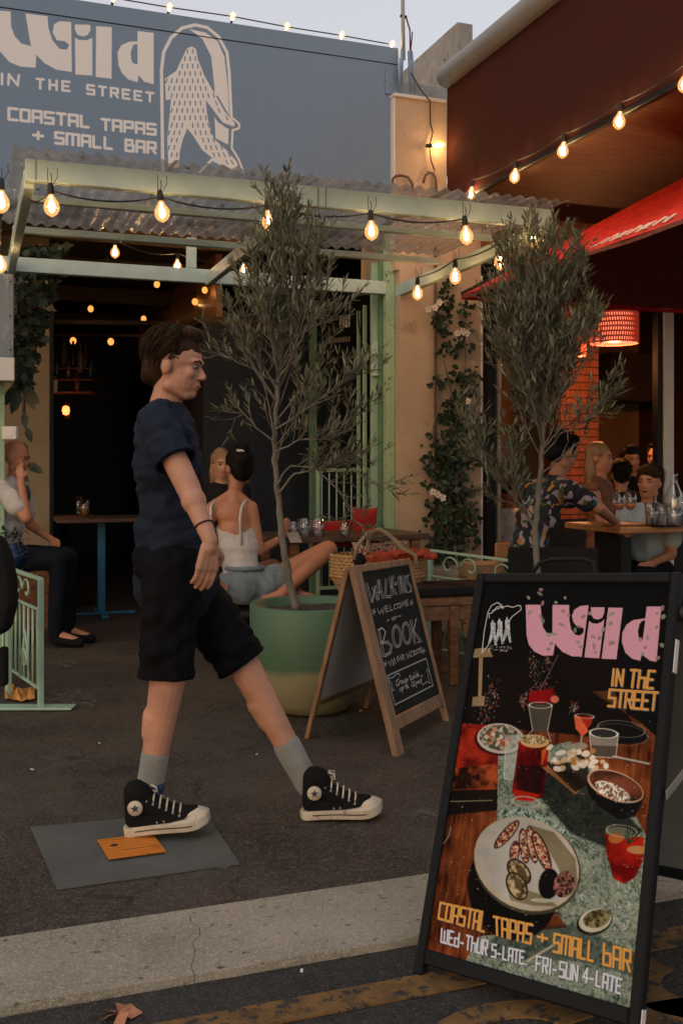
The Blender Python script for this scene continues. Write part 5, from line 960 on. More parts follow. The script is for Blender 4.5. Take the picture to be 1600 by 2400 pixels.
# ------------------------------------------------------------------ people
def fuse(prims, vox, parent, name, m, sm=6, jitter=0.0, seed=0, label=None, cuts=(), folds=0.0):
    """primitives (world space) fused into one continuous skin"""
    b = MB()
    for p in prims:
        if p[0] == 'c':
            _, a, ra, c, rc = p[:5]; a = Vector(a); c = Vector(c); d = c - a; L_ = d.length
            if L_ < 1e-5: b.ball(a, ra, 14); continue
            d.normalize(); u = d.cross(Vector((0, 0, 1)) if abs(d.z) < .9 else Vector((1, 0, 0))).normalized(); v = d.cross(u); n = 16; prof = []
            for k in range(1, 5): t_ = math.pi / 2 * (1 - k / 5); prof.append((-ra * math.sin(t_), ra * math.cos(t_)))
            prof.append((0, ra)); prof.append((L_, rc))
            for k in range(1, 5): t_ = math.pi / 2 * k / 5; prof.append((L_ + rc * math.sin(t_), rc * math.cos(t_)))
            fl = p[5] if len(p) > 5 else 1.0; ax = p[6] if len(p) > 6 else None
            vs = [a - d * ra]
            for (h, rr_) in prof:
                for j in range(n):
                    w_ = (u * math.cos(2 * math.pi * j / n) + v * math.sin(2 * math.pi * j / n)) * rr_
                    if ax is not None: w_ = w_ - ax * w_.dot(ax) * (1 - fl)
                    vs.append(a + d * h + w_)
            vs.append(c + d * rc); e = len(vs) - 1; k_ = len(prof)
            fs = [(0, 1 + (j + 1) % n, 1 + j) for j in range(n)] + [(1 + i * n + j, 1 + i * n + (j + 1) % n, 1 + (i + 1) * n + (j + 1) % n, 1 + (i + 1) * n + j) for i in range(k_ - 1) for j in range(n)] + [(e, 1 + (k_ - 1) * n + j, 1 + (k_ - 1) * n + (j + 1) % n) for j in range(n)]
            b.add(vs, fs, True)
        else:
            _, c, rad, Rt = p; b.ball((0, 0, 0), rad, 18, T=Matrix.Translation(Vector(c)) @ (Rt if Rt is not None else I4))
    me = b.mesh('tmp', parent); bm = bmesh.new(); bm.from_mesh(me); bmesh.ops.recalc_face_normals(bm, faces=bm.faces[:]); bm.to_mesh(me); bm.free()
    o = bpy.data.objects.new('tmp', me); C.objects.link(o)
    md = o.modifiers.new('r', 'REMESH'); md.mode = 'VOXEL'; md.voxel_size = vox; md.use_smooth_shade = True
    m2_ = o.modifiers.new('s', 'SMOOTH'); m2_.factor = .5; m2_.iterations = sm
    dg = bpy.context.evaluated_depsgraph_get(); me2 = bpy.data.meshes.new_from_object(o.evaluated_get(dg)); bpy.data.objects.remove(o); bpy.data.meshes.remove(me)
    if cuts:
        Mi = rootm(parent).inverted(); bm = bmesh.new(); bm.from_mesh(me2)
        for (pt, nn_, rad_) in cuts:
            pt = Mi @ pt; nn_ = Mi.to_3x3() @ nn_; fs_ = [f for f in bm.faces if (f.calc_center_median() - pt).length < rad_]; ge = list({e for f in fs_ for e in f.edges}) + list({v for f in fs_ for v in f.verts}) + fs_
            bmesh.ops.bisect_plane(bm, geom=ge, plane_co=pt, plane_no=nn_, clear_outer=True)
        bm.to_mesh(me2); bm.free()
    if jitter:
        n_ = len(me2.vertices); co = np.empty(n_ * 3, np.float32); me2.vertices.foreach_get('co', co); co = co.reshape(-1, 3); no_ = np.array([tuple(v.normal) for v in me2.vertices], np.float32)
        f = np.array([noise.noise(Vector((x * 11 + seed, y * 11, z * 7))) + .5 * noise.noise(Vector((x * 26 + seed, y * 26, z * 12))) for x, y, z in co], np.float32)
        if folds: f = f + folds * np.array([abs(noise.noise(Vector((x * 9 + z * 6 + seed, y * 9, z * 17 - x * 8)))) - .25 for x, y, z in co], np.float32)
        co += no_ * (f * jitter)[:, None]; me2.vertices.foreach_set('co', co.ravel()); me2.update()
    me2.materials.clear(); me2.name = name; me2.polygons.foreach_set('use_smooth', [True] * len(me2.polygons)); o = link(name, me2, m, parent, label=label); return o
# ------------------------------------------------------------------ climbing rose on the pillar
vn = thing('climbing_rose', 'climbing white rose trained up the tan pillar from a pale round pot', 'climbing plant', gp(1070, 1560), TH)
wb = MB(FM); lb_ = MB(FM); r = random.Random(7)
stems = [[(1062, 1330), (1055, 1200), (1050, 1100), (1068, 1000), (1060, 930), (1045, 870), (1030, 800), (1035, 700), (1058, 650)], [(1070, 1330), (1085, 1200), (1080, 1100), (1092, 980), (1085, 900), (1090, 840), (1088, 750)], [(1066, 1300), (1030, 1180), (1010, 1080), (1015, 1000), (1040, 920)]]
for s_ in stems: wb.tube([fp(x, y, PY - .05 - r.uniform(0, .04)) for x, y in s_], [.009 - .0007 * i for i in range(len(s_))], 6)
clumps = [(1052, 655, 14, 22, 14), (1042, 700, 16, 26, 16), (1052, 720, 10, 10, 8), (1090, 725, 18, 18, 20), (1025, 750, 18, 18, 16), (1045, 752, 12, 12, 10), (1040, 775, 14, 14, 14), (1088, 755, 8, 8, 6), (1078, 800, 16, 12, 16), (1050, 818, 20, 16, 24), (1105, 812, 8, 8, 6), (1025, 895, 12, 14, 12), (1045, 900, 10, 10, 6), (1085, 885, 22, 20, 26), (1105, 870, 16, 14, 12), (1095, 915, 18, 14, 18), (1068, 940, 26, 22, 44), (1050, 975, 22, 20, 34), (1085, 965, 22, 22, 34), (1112, 980, 8, 10, 8), (1060, 1020, 40, 30, 60), (1045, 1060, 48, 30, 90), (1075, 1090, 40, 30, 60), (1030, 1110, 44, 34, 90), (1060, 1150, 46, 34, 90), (1045, 1200, 48, 34, 100), (1070, 1245, 44, 34, 90), (1045, 1290, 52, 34, 100), (1100, 1220, 20, 40, 40)]
for (cx, cy, sx, sy, n) in clumps:
    for k in range(n):
        x = cx + r.gauss(0, sx * .55); y = cy + r.gauss(0, sy * .55)
        if x < 985 or x > 1128: continue
        p = fp(x, y, PY - .03 - r.random() ** 1.5 * .12); d = Vector((r.uniform(-1, 1), r.uniform(-.5, .1), r.uniform(-1, .5))).normalized(); nrm = Vector((r.uniform(-.6, .6), -1, r.uniform(-.4, .8))); L_ = r.uniform(.036, .072)
        s2 = d.cross(nrm).normalized(); n3 = s2.cross(d); w_ = L_ * .36
        pts = [p, p + d * L_ * .25 + s2 * w_ * .8, p + d * L_ * .6 + s2 * w_ * .95, p + d * L_ + n3 * -.004, p + d * L_ * .6 - s2 * w_ * .95, p + d * L_ * .25 - s2 * w_ * .8, p + d * L_ * .5 - n3 * .005]
        lb_.add(pts, [(0, 1, 6), (1, 2, 6), (2, 3, 6), (3, 4, 6), (4, 5, 6), (5, 0, 6)])
wb.build('stems', M['bark'], vn, kind='stuff'); lb_.build('foliage', M['leaf_vine'], vn, kind='stuff')
for (x, y) in [(1002, 724), (1018, 720), (1028, 708), (1070, 780), (1083, 777), (1092, 780), (1095, 940), (1012, 1152), (1024, 1158), (1036, 1166)]:
    b = MB(FM); p = fp(x, y, PY - .16)
    for k in range(5):
        a = 2 * math.pi * k / 5 + x; d = Vector((math.cos(a), -.25, math.sin(a))); s2 = Vector((-math.sin(a), 0, math.cos(a))); L_ = .030
        b.add([p, p + d * L_ * .6 + s2 * L_ * .45, p + d * L_ + s2 * .006, p + d * L_ - s2 * .006, p + d * L_ * .6 - s2 * L_ * .45, p + d * L_ * .6 + Vector((0, .008, 0))], [(0, 1, 5), (1, 2, 5), (2, 3, 5), (3, 4, 5), (4, 0, 5)])
    b.ball(p + Vector((0, -.004, 0)), .006, 6); b.build('rose', M['petal'], vn)
pc = fw(*fp(1068, 1400, PY - .28)); b = MB(); zt_ = fp(1068, 1330, PY - .28).z; b.lathe([(0, .0), (.12, 0), (.145, .02), (.185, zt_ - .01), (.185, zt_), (.165, zt_), (.16, zt_ - .06), (0, zt_ - .06)], 32, (pc.x, pc.y, 0)); b.build('pot', mat('pale_clay_pot', (.34, .30, .24), .8, var=.15, bump=.3), vn)
b = MB(); b.tube([(pc.x + .03, pc.y, zt_ - .06), (pc.x, pc.y + .08, zt_ + .15), fw(*fp(1062, 1300, PY - .05))], .009, 6); b.build('stem', M['bark'], vn)
# trailing indoor plant, upper left, and sprigs
pl = thing('trailing_plant', 'dark trailing plant hanging down the left side of the bar opening', 'plant', fw(-2.7, .9, 0), TH)
lb_ = MB(); r = random.Random(9); wb = MB()
for k in range(900):
    y = r.uniform(575, 905); t_ = (y - 575) / 330; xr_ = 150 - 50 * t_ if y < 700 else 118 - 45 * (y - 700) / 200; x = r.uniform(38, max(60, xr_))
    if y > 800 and x > 70 and r.random() < .7: continue
    p = dp(x, y, r.uniform(7.2, 7.9)); d = Vector((r.uniform(-1, 1), r.uniform(-1, .3), r.uniform(-1, .2))).normalized(); nrm = Vector((r.uniform(-.6, .6), -1, r.uniform(-.4, .8))); L_ = r.uniform(.06, .11); s2 = d.cross(nrm).normalized(); w_ = L_ * .3
    lb_.add([p, p + d * L_ * .4 + s2 * w_, p + d * L_, p + d * L_ * .4 - s2 * w_], [(0, 1, 2), (0, 2, 3)])
wb.tube([dp(70, 590, 7.5), dp(66, 700, 7.5), dp(60, 850, 7.5), dp(56, 980, 7.5)], .012, 6)
for (x, y, L_, a) in [(40, 905, .16, 2.2), (48, 915, .18, 1.9), (60, 900, .20, 1.2), (68, 915, .13, .9), (30, 930, .14, 2.6), (62, 1000, .12, 1.2), (40, 1100, .13, .8), (62, 1085, .15, .5), (55, 1130, .14, 1.2), (30, 1000, .1, 2.6), (5, 1205, .10, .2), (58, 965, .12, 1.5), (56, 1035, .12, 1.4)]:
    p = dp(x, y, 7.15); d = Vector((math.cos(a), -.1, -math.sin(a))); s2 = Vector((math.sin(a), 0, math.cos(a))); w_ = L_ * .22
    lb_.add([p, p + d * L_ * .3 + s2 * w_, p + d * L_ * .7 + s2 * w_ * .8, p + d * L_, p + d * L_ * .7 - s2 * w_ * .8, p + d * L_ * .3 - s2 * w_], [(0, 1, 2, 3, 4, 5)])
lb_.build('foliage', M['leaf_dark'], pl, kind='stuff'); wb.build('stem', M['bark'], pl)
# light box on the left post
lx = thing('display_box', 'grey-blue display box with a white lower strip on the left door post', 'display box', fw(-3, -.2, 1.8), TH)
a = fp(33, 643, -.22); c = fp(35, 893, -.22); mz = fp(30, 838, -.22).z
fpart('box', mat('weathered_blue_grey_metal', (.20, .24, .28), .5, var=.35, scale=3, wear=(.38, .39, .38), wearamt=.45, stretch=(1, 1, .5)), lx, (-3.6, a.x, -.22, -.05, mz, a.z), bev=.006); fpart('lower_strip', M['white'], lx, (-3.6, a.x + .004, -.235, -.05, c.z, mz - .002), bev=.004); fpart('edge_trim', M['galv'], lx, (a.x - .035, a.x - .03, -.224, -.2, mz + .01, a.z - .01), bev=0)
for z in (a.z - .05, (a.z + mz) / 2, mz + .05): b = MB(FM); b.ball((a.x - .02, -.222, z), .006, 6); b.build('rivet', M['dark'], lx)
sk = thing('wall_socket', 'small white junction box on the left door post above the bald man', 'junction box', dp(25, 1015, 6.95)); P = dp(25, 1015, 6.95)
b = MB(); b.bbox(P.x - .05, P.x + .05, P.y - .03, P.y + .03, P.z - .045, P.z + .045, .01); b.build('housing', M['white'], sk); b = MB(); b.bbox(P.x - .025, P.x + .025, P.y - .034, P.y - .03, P.z - .025, P.z + .025, .002); b.build('cover', M['white'], sk)
# ------------------------------------------------------------------ red umbrella
um = thing('umbrella', 'red market umbrella with white lettering on its edge, over the restaurant tables', 'umbrella', fw(1.7, -1.2, 0), TH)
H_ = 2.50; B0 = dz(1080, 693, H_); BL = FI @ B0; S_ = 2.9; xL, yB = BL.x, BL.y; xR, yF = xL + S_, yB - S_; ctr = Vector(((xL + xR) / 2, (yB + yF) / 2, H_ + .90)); print('umb', BL)
M['red'] = mat('red_umbrella_canvas', (.46, .010, .006), .75, var=.06, bump=.2, bscale=300, sheen=.2)
m, t_, b_ = nodes('umbrella_canvas_shaded_below'); N = t_.nodes.new; L = t_.links.new; b_.inputs['Base Color'].default_value = (.7, .02, .012, 1); b_.inputs['Roughness'].default_value = .8; tl = N('ShaderNodeBsdfTranslucent'); tl.inputs[0].default_value = (.22, .012, .006, 1); ms_ = N('ShaderNodeMixShader'); ms_.inputs[0].default_value = .05; L(b_.outputs[0], ms_.inputs[1]); L(tl.outputs[0], ms_.inputs[2]); L(ms_.outputs[0], t_.nodes['Material Output'].inputs[0])
tc = N('ShaderNodeTexCoord'); no = N('ShaderNodeTexNoise'); no.inputs['Scale'].default_value = 14; no.inputs['Distortion'].default_value = 1.5; L(tc.outputs['Object'], no.inputs[0]); cr = N('ShaderNodeValToRGB'); cr.color_ramp.elements[0].position = .44; cr.color_ramp.elements[0].color = (.55, .012, .008, 1); cr.color_ramp.elements[1].position = .5; cr.color_ramp.elements[1].color = (.72, .028, .018, 1); L(no.outputs[0], cr.inputs[0]); c2_ = N('ShaderNodeValToRGB'); c2_.color_ramp.elements[0].position = .44; c2_.color_ramp.elements[0].color = (.17, .042, .032, 1); c2_.color_ramp.elements[1].position = .5; c2_.color_ramp.elements[1].color = (.25, .065, .045, 1); L(no.outputs[0], c2_.inputs[0]); ge_ = N('ShaderNodeNewGeometry'); mb_ = N('ShaderNodeMix'); mb_.data_type = 'RGBA'; L(ge_.outputs['Backfacing'], mb_.inputs[0]); L(cr.outputs[0], mb_.inputs[6]); L(c2_.outputs[0], mb_.inputs[7]); L(mb_.outputs[2], b_.inputs['Base Color']); M['canopy'] = m  # same canvas both sides; shade underneath is painted in as darker maroon
cs = [(xL, yF), (xR, yF), (xR, yB), (xL, yB)]
for i in range(4):
    a_, c_ = cs[i], cs[(i + 1) % 4]; b = MB(FM); vs = []; n = 8
    for j in range(n + 1):
        for k in range(n + 1):
            u, v = k / n, j / n; ex = a_[0] + (c_[0] - a_[0]) * u; ey = a_[1] + (c_[1] - a_[1]) * u; sg_ = -.06 * math.sin(math.pi * v) * math.sin(math.pi * u) - .04 * math.sin(math.pi * u) * (1 - v)
            vs.append((ex + (ctr.x - ex) * v, ey + (ctr.y - ey) * v, H_ + (ctr.z - H_) * v + sg_ + .04 * math.sin(math.pi * u) * (1 - v)))
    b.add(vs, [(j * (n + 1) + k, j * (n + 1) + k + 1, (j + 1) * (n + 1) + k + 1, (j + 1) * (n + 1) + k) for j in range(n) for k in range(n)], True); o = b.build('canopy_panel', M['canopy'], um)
    if o.data.polygons[0].normal.z < 0: o.data.flip_normals()
for i in (0, 1, 2, 3):
    a_, c_ = cs[i], cs[(i + 1) % 4]; b = MB(FM); n = 16; vs = []
    for k in range(n + 1):
        u = k / n; x = a_[0] + (c_[0] - a_[0]) * u; y = a_[1] + (c_[1] - a_[1]) * u; dd = .012 * math.sin(u * 20)
        vs += [(x + dd, y + dd, H_ - .0), (x + dd, y + dd, H_ - (.025 if i == 3 else .03))]
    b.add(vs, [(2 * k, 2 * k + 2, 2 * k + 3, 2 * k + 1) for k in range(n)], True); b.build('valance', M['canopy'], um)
for c_ in cs: b = MB(FM); b.bar((c_[0], c_[1], H_ + .01), (ctr.x, ctr.y, ctr.z - .06), .02, .03); b.build('rib', M['dark'], um)
b = MB(FM); b.tube([(ctr.x, ctr.y, .1), (ctr.x, ctr.y, ctr.z + .05)], .024, 12); b.build('pole', M['dark'], um); b = MB(FM); b.lathe([(0, 0), (.28, 0), (.28, .05), (.06, .08), (.03, .12), (0, .12)], 24, (ctr.x, ctr.y, .002)); b.build('base', M['dark'], um)
# slanted white lettering strokes on the left canopy panel
def canp(y, v):                       # point on the left (x = xL) canopy slope
    ex, ey = xL, y; return Vector((ex + (ctr.x - ex) * v, ey + (ctr.y - ey) * v, H_ + (ctr.z - H_) * v - .03 * math.sin(math.pi * v) + .012))
y0_ = fx(1370, 575, xL).y; y1_ = fx(1560, 480, xL).y
lt = MB(FM); x_ = y0_; k = 0
for c_ in range(9):
    yy0 = y0_ + (y1_ - y0_) * c_ / 9; wv_ = (y1_ - y0_) / 9
    for (u0, v0, u1, v1) in [((0, .03, .15, .12), (.0, .03, .7, .03)), ((0.1, .04, .2, .13), (.2, .13, .7, .09)), ((.4, .03, .5, .12), (.1, .08, .6, .08))][c_ % 3]:
        lt.bar(canp(yy0 + wv_ * u0, v0), canp(yy0 + wv_ * u1, v1), .018, .004, bev=0)
lt.build('lettering', M['petal'], um)
# ------------------------------------------------------------------ iron fences
def iron_fence(label, A, Bv, top0, top1, nb, n_scroll, base=False, group=None):
    A = Vector(A); Bv = Vector(Bv); d = (Bv - A); L_ = d.length; d.normalize(); t = thing('iron_fence', label, 'fence', A, math.atan2(d.y, d.x), group)
    T = Matrix.Translation(A) @ Matrix.Rotation(math.atan2(d.y, d.x), 4, 'Z'); mm = M['mint2']
    def tb(name, pts, r, n=7): b = MB(T); b.tube(pts, r, n); b.build(name, mm, t)
    hh = lambda x: top0 + (top1 - top0) * x / L_
    for x in (0, L_): b = MB(T); b.bar((x, 0, .004), (x, 0, hh(x)), .028, .028, up=(0, 1, 0)); b.build('post', mm, t)
    b = MB(T); b.bar((0, 0, hh(0)), (L_, 0, hh(L_)), .03, .016); b.build('top_rail', mm, t); b = MB(T); b.bar((0, 0, hh(0) - .16), (L_, 0, hh(L_) - .16), .02, .012); b.build('middle_rail', mm, t); b = MB(T); b.bar((0, 0, .10), (L_, 0, .10), .02, .012); b.build('bottom_rail', mm, t)
    for i in range(nb):
        x = L_ * (i + .7) / (nb + .4); b = MB(T); b.tube([(x, 0, .10), (x, 0, hh(x) - .16)], .0065, 6); b.build('bar', mm, t)
    def spiral(cx, cz, s): return [(cx + s * (.075 - .011 * a) * math.cos(a), 0, cz + (.075 - .011 * a) * math.sin(a)) for a in [i * .35 for i in range(17)]]
    for i in range(n_scroll):
        x = L_ * (i + .5) / n_scroll; tb('scroll', spiral(x - .05, hh(x) - .085, 1), .006); tb('scroll', spiral(x + .12, hh(x) - .085, -1), .006)
        tb('lower_scroll', spiral(x, .20, 1), .006); tb('curved_bar', [(x - .1, 0, .1), (x - .06, 0, .28), (x - .02, 0, .36), (x + .02, 0, .28), (x + .06, 0, .1)], .0065)
    return t, T, L_
f0 = gp(96, 1662); f1 = Vector((-1.88, 5.80, 0)); tt, T, L_ = iron_fence('mint wrought-iron screen with scrolls at the left edge, standing on a flat foot', f0, f1, .665, .665, 7, 1)
b = MB(); b.bbox(f0.x - .24, f0.x + .17, f0.y - .05, f0.y + .05, .004, .016, .005, None); b.build('foot_plate', M['mint2'], tt)
f0b = gp(20, 1660) + Vector((-.05, .0, 0)); iron_fence('second mint iron screen, mostly cut off by the left photo edge', f0b + Vector((-.03, .25, 0)), f0b + Vector((-.45, .75, 0)), .54, .54, 6, 1)
g0 = dp(1008, 1290, 6.45); g1 = dp(1255, 1322, 5.85); g0.z = g1.z = 0
z0_ = CH - 200 * 6.45 / 2400; z1_ = CH - 232 * 5.85 / 2400
iron_fence('low mint scroll fence behind the black-topped stool', g0, g1, z0_, z1_, 8, 2)
# ------------------------------------------------------------------ furniture
def box_thing(name, label, cat, boxes, T, m, group=None, loc=None):
    t = thing(name, label, cat, T @ Vector((0, 0, 0)), 0, group)
    for (nm, q, mm) in boxes: b = MB(T); b.bbox(*q, .004); b.build(nm, mm or m, t)
    return t
# planked box bench, left
bt = gp(130, 1476); T = Matrix.Translation(bt) @ Matrix.Rotation(TH, 4, 'Z'); hb_ = CH - (1310 - 1090) * bt.y / 2400
bx = [('top', (-1.2, .02, -.02, .55, hb_ - .03, hb_), None)] + [('plank', (-.13 * (i + 1) + .005, -.13 * i - .005, 0, .03, .004, hb_ - .031), None) for i in range(8)] + [('side_plank', (-.03, 0, .035 + .13 * i, .035 + .13 * (i + 1) - .01, .004, hb_ - .031), None) for i in range(4)]
bench = box_thing('plank_bench', 'brown timber box bench under the bald man at left', 'bench', bx, T, M['brownwood'])
# left table with blue pedestal, second table behind
def ped_table(label, P, top, lx_, ly_, m_top, m_leg, rz=TH, group='pedestal tables'):
    t = thing('pedestal_table', label, 'table', (P.x, P.y, 0), rz, group); T = Matrix.Translation((P.x, P.y, .003)) @ Matrix.Rotation(rz, 4, 'Z')
    b = MB(T); b.bbox(-lx_ / 2, lx_ / 2, -ly_ / 2, ly_ / 2, top - .035, top, .006); b.build('table_top', m_top, t); b = MB(T); b.bar((0, 0, 0.02), (0, 0, top - .036), .06, .06, up=(0, 1, 0)); b.build('pedestal', m_leg, t)
    for a in (0, 1): b = MB(T @ Matrix.Rotation(a * math.pi / 2, 4, 'Z')); b.bbox(-.28, .28, -.03, .03, 0, .02 + a * .002, .005); b.build('foot', m_leg, t)
    return t
P = gp(238, 1440); tz_ = CH - (1212 - 1090) * P.y / 2400; ped_table('dark timber table on a blue iron pedestal inside the bar', P, tz_, .75, .6, M['darktop'], M['blue_iron'])
P2 = dp(150, 1210, 9.1); ped_table('dark timber table at the left, beyond the blue-legged one', P2, P2.z, .6, .6, M['darktop'], M['black_metal'])
def tumbler(label, P, rad, h, liquid=None, cat='glass', group=None, stem=False, lh=.5):
    t = thing('wine_glass' if stem else 'tumbler', label, cat, P, 0, group); b = MB()
    if stem: b.lathe([(0, 0), (rad * .9, 0), (rad * .9, .003), (.004, .008), (.0035, h * .42), (rad * .5, h * .47), (rad, h * .66), (rad * .95, h * .8), (rad * .75, h)], 20, P)
    else: b.lathe([(0, .0), (rad * .85, .0), (rad, h), (rad - .002, h), (rad * .83, .006), (0, .006)], 20, P)
    b.build('glass', M['glass'], t)
    if liquid:
        b = MB()
        if stem: b.lathe([(0, h * .46), (rad * .48, h * .48), (rad * .90, h * .60), (rad * .93, h * .64), (0, h * .64)], 18, P)
        else: b.lathe([(0, .008), (rad * .80, .008), (rad * (.82 + .12 * lh), h * lh), (0, h * lh)], 18, P)
        b.build('drink', liquid, t)
    return t
M['beer'] = mat('pale_amber_drink', (.35, .20, .06), .1, var=.05); M['rose'] = mat('rose_drink', (.60, .25, .12), .1, var=.05); M['waterl'] = glassy('still_water', (.86, .88, .88), .25, .03)
G1 = dp(200, 1222, P.y - .05); G1.z = tz_; tumbler('half-full beer glass on the blue-legged table', G1, .042, .15, M['beer'], lh=.6)
G2 = dp(186, 1206, P.y + .2); G2.z = tz_; tumbler('tall empty water glass beside the beer glass', G2, .035, .17, M['waterl'], lh=.3)
# blue vase on bench
vz = thing('blue_vase', 'round blue glazed vase with a trailing sprig on the bench end', 'vase', dp(28, 1306, 7.0)); P = dp(28, 1300, 7.0); P.z = hb_
b = MB(); b.lathe([(0, 0), (.07, 0), (.10, .04), (.115, .09), (.10, .14), (.07, .17), (.075, .18), (.068, .178), (0, .15)], 28, P); b.build('vase', mat('blue_glaze', (.012, .03, .09), .15, var=.2), vz)
b = MB(); rr = random.Random(3)
for k in range(60):
    p = P + Vector((rr.gauss(.02, .05), rr.gauss(0, .05), .18 + rr.random() * .09)) if k < 45 else P + Vector((.10 + rr.uniform(-.02, .03), -.08, .17 - (k - 45) * .013)); leaf_add(b, p, Vector((rr.uniform(-1, 1), rr.uniform(-1, 1), rr.uniform(-.6, .6))), Vector((0, 0, 1)), .05, .011)
b.build('sprig', M['leaf_vine'], vz, kind='stuff')
# black jacket hanging over the left screen
jk = thing('black_bag', 'black bag hanging at the left photo edge beside the iron screen', 'bag', dp(-6, 1380, 4.9)); b = MB(); prof = [(-60, 1250), (-5, 1260), (12, 1300), (24, 1360), (26, 1420), (14, 1470), (4, 1490), (-60, 1500)]
b.prism([dp(x, y, 4.85) for x, y in prof], (0, .14, 0)); o = b.build('bag_body', M['black_fabric'], jk); md = o.modifiers.new('bevel', 'BEVEL'); md.width = .03; md.segments = 3
b = MB(); b.bbox(-.02, .02, 0, .06, 0, .19, .015, Matrix.Translation(dp(4, 1610, 5.0))); b.build('side_pocket', M['black_fabric'], jk)
# litter
lf = thing('paper_wrapper', 'crumpled orange and tan paper wrapper by the foot of the left iron screen', 'litter', gp(40, 1640)); b = MB(); rr = random.Random(5)
vs = []
for j in range(5):
    for i in range(8): p = gp(12 + i * 10, 1620 + j * 7 - abs(i - 4) * 1.5); vs.append((p.x, p.y, .006 + rr.random() * .05 * (1 if 0 < j < 4 else .2)))
b.add(vs, [(j * 8 + i, j * 8 + i + 1, (j + 1) * 8 + i + 1, (j + 1) * 8 + i) for j in range(4) for i in range(7)]); b.build('paper', mat('tan_orange_paper', (.50, .24, .06), .8, var=.35, scale=12), lf)
dl = thing('dry_leaf', 'curled brown dry leaf on the road below the kerb', 'leaf', gp(278, 2385, -.015)); b = MB(); rr = random.Random(8); P = gp(278, 2385, -.012)
for (a0, L_) in ((0.3, .055), (1.4, .05), (2.6, .05), (3.6, .04), (5.2, .045)):
    d = Vector((math.cos(a0), math.sin(a0), 0)); s2 = Vector((-d.y, d.x, 0)); b.add([P + Vector((0, 0, .012)), P + d * L_ * .5 + s2 * .018 + Vector((0, 0, .020)), P + d * L_ + Vector((0, 0, .003)), P + d * L_ * .5 - s2 * .018 + Vector((0, 0, .002))], [(0, 1, 2), (0, 2, 3)])
b.build('leaf_blade', mat('dry_leaf_brown', (.42, .18, .09), .7, var=.4, scale=60), dl); 
for k, (x, y, s_) in enumerate([(707, 2276, .006), (76, 1804, .007), (845, 1666, .006), (602, 1768, .006), (234, 1742, .005)]):
    t = thing('paper_scrap', ['white cigarette-sized scrap on the kerb edge', 'tiny pale scrap left of the walker on the footpath', 'tiny scrap of paper in the shade right of the planter', 'tiny pale scrap just left of the planter foot', 'tiny pale scrap behind the walker heel'][k], 'litter', gp(x, y, .005)); b = MB(Matrix.Translation(gp(x, y, .006)) @ Matrix.Rotation(k, 4, 'Z')); b.bbox(-s_ * .6, s_ * .6, -s_ * 1.3, s_ * 1.3, 0, s_ * .5, .001); b.build('scrap', M['white'], t)
# centre table behind the chalkboard
td = 6.75; A_ = dp(662, 1268, td); Bc = dp(1010, 1276, td + .45); tz2 = CH - 172 * td / 2400
tl_ = thing('long_table', 'dark timber table behind the basket and the woman in denim shorts', 'table', (A_.x, A_.y, 0), TH); d_ = Vector((Bc.x - A_.x, Bc.y - A_.y, 0)); L_ = d_.length; an = math.atan2(d_.y, d_.x)
T = Matrix.Translation((A_.x, A_.y, 0)) @ Matrix.Rotation(an, 4, 'Z')
for i in range(4): b = MB(T); b.bbox(0, L_, .02 + i * .17, .02 + (i + 1) * .17 - .006, tz2 - .04, tz2, .005); b.build('plank', M['darktop'], tl_)
for x in (.1, L_ - .1):
    for y in (.06, .62): b = MB(T); b.bar((x, y, .003), (x, y, tz2 - .041), .06, .06, up=(0, 1, 0)); b.build('leg', M['brownwood'], tl_)
for k, (x, y, rad, h, lab) in enumerate([(640 + 48, 1262, .036, .10, 'tumbler left of the two round glasses'), (714, 1262, .05, .12, 'first round water glass beside the olive trunk'), (745, 1262, .05, .12, 'second round water glass, right of its twin'), (807, 1270, .038, .095, 'straight water tumbler nearest the red cushion')]):
    P = dp(x, y, td + .18); P.z = tz2 + .001; tumbler(lab, P, rad, h, M['waterl'], lh=.35)
def cushion(label, P, sx, sy, sz, rz, m, tilt=0, cat='cushion'):
    t = thing('cushion', label, cat, P, 0); bm = bmesh.new(); bmesh.ops.create_cube(bm, size=1); bmesh.ops.subdivide_edges(bm, edges=bm.edges[:], cuts=7, use_grid_fill=True)
    for v in bm.verts: x, y, z = v.co * 2; f = (1 - x ** 4 * .85) * (1 - z ** 4 * .85); v.co = Vector((x * sx / 2 * (1 - .10 * (1 - z * z)), y * sy / 2 * max(.12, f), z * sz / 2 * (1 - .10 * (1 - x * x))))
    T = Matrix.Translation(P) @ Matrix.Rotation(rz, 4, 'Z') @ Matrix.Rotation(tilt, 4, 'X'); me = bpy.data.meshes.new('c'); bm.transform(ROOT[t.name].inverted() @ T); bm.to_mesh(me); bm.free(); me.polygons.foreach_set('use_smooth', [True] * len(me.polygons)); link('cushion_cover', me, m, t); return t
cushion('scarlet scatter cushion standing at the post end of the long table', dp(855, 1245, 7.55), .20, .12, .36, TH, M['red_fabric']); cushion('dull red cushion in shade behind the water glasses', dp(780, 1252, 7.7), .34, .12, .22, TH, M['red_fabric'])
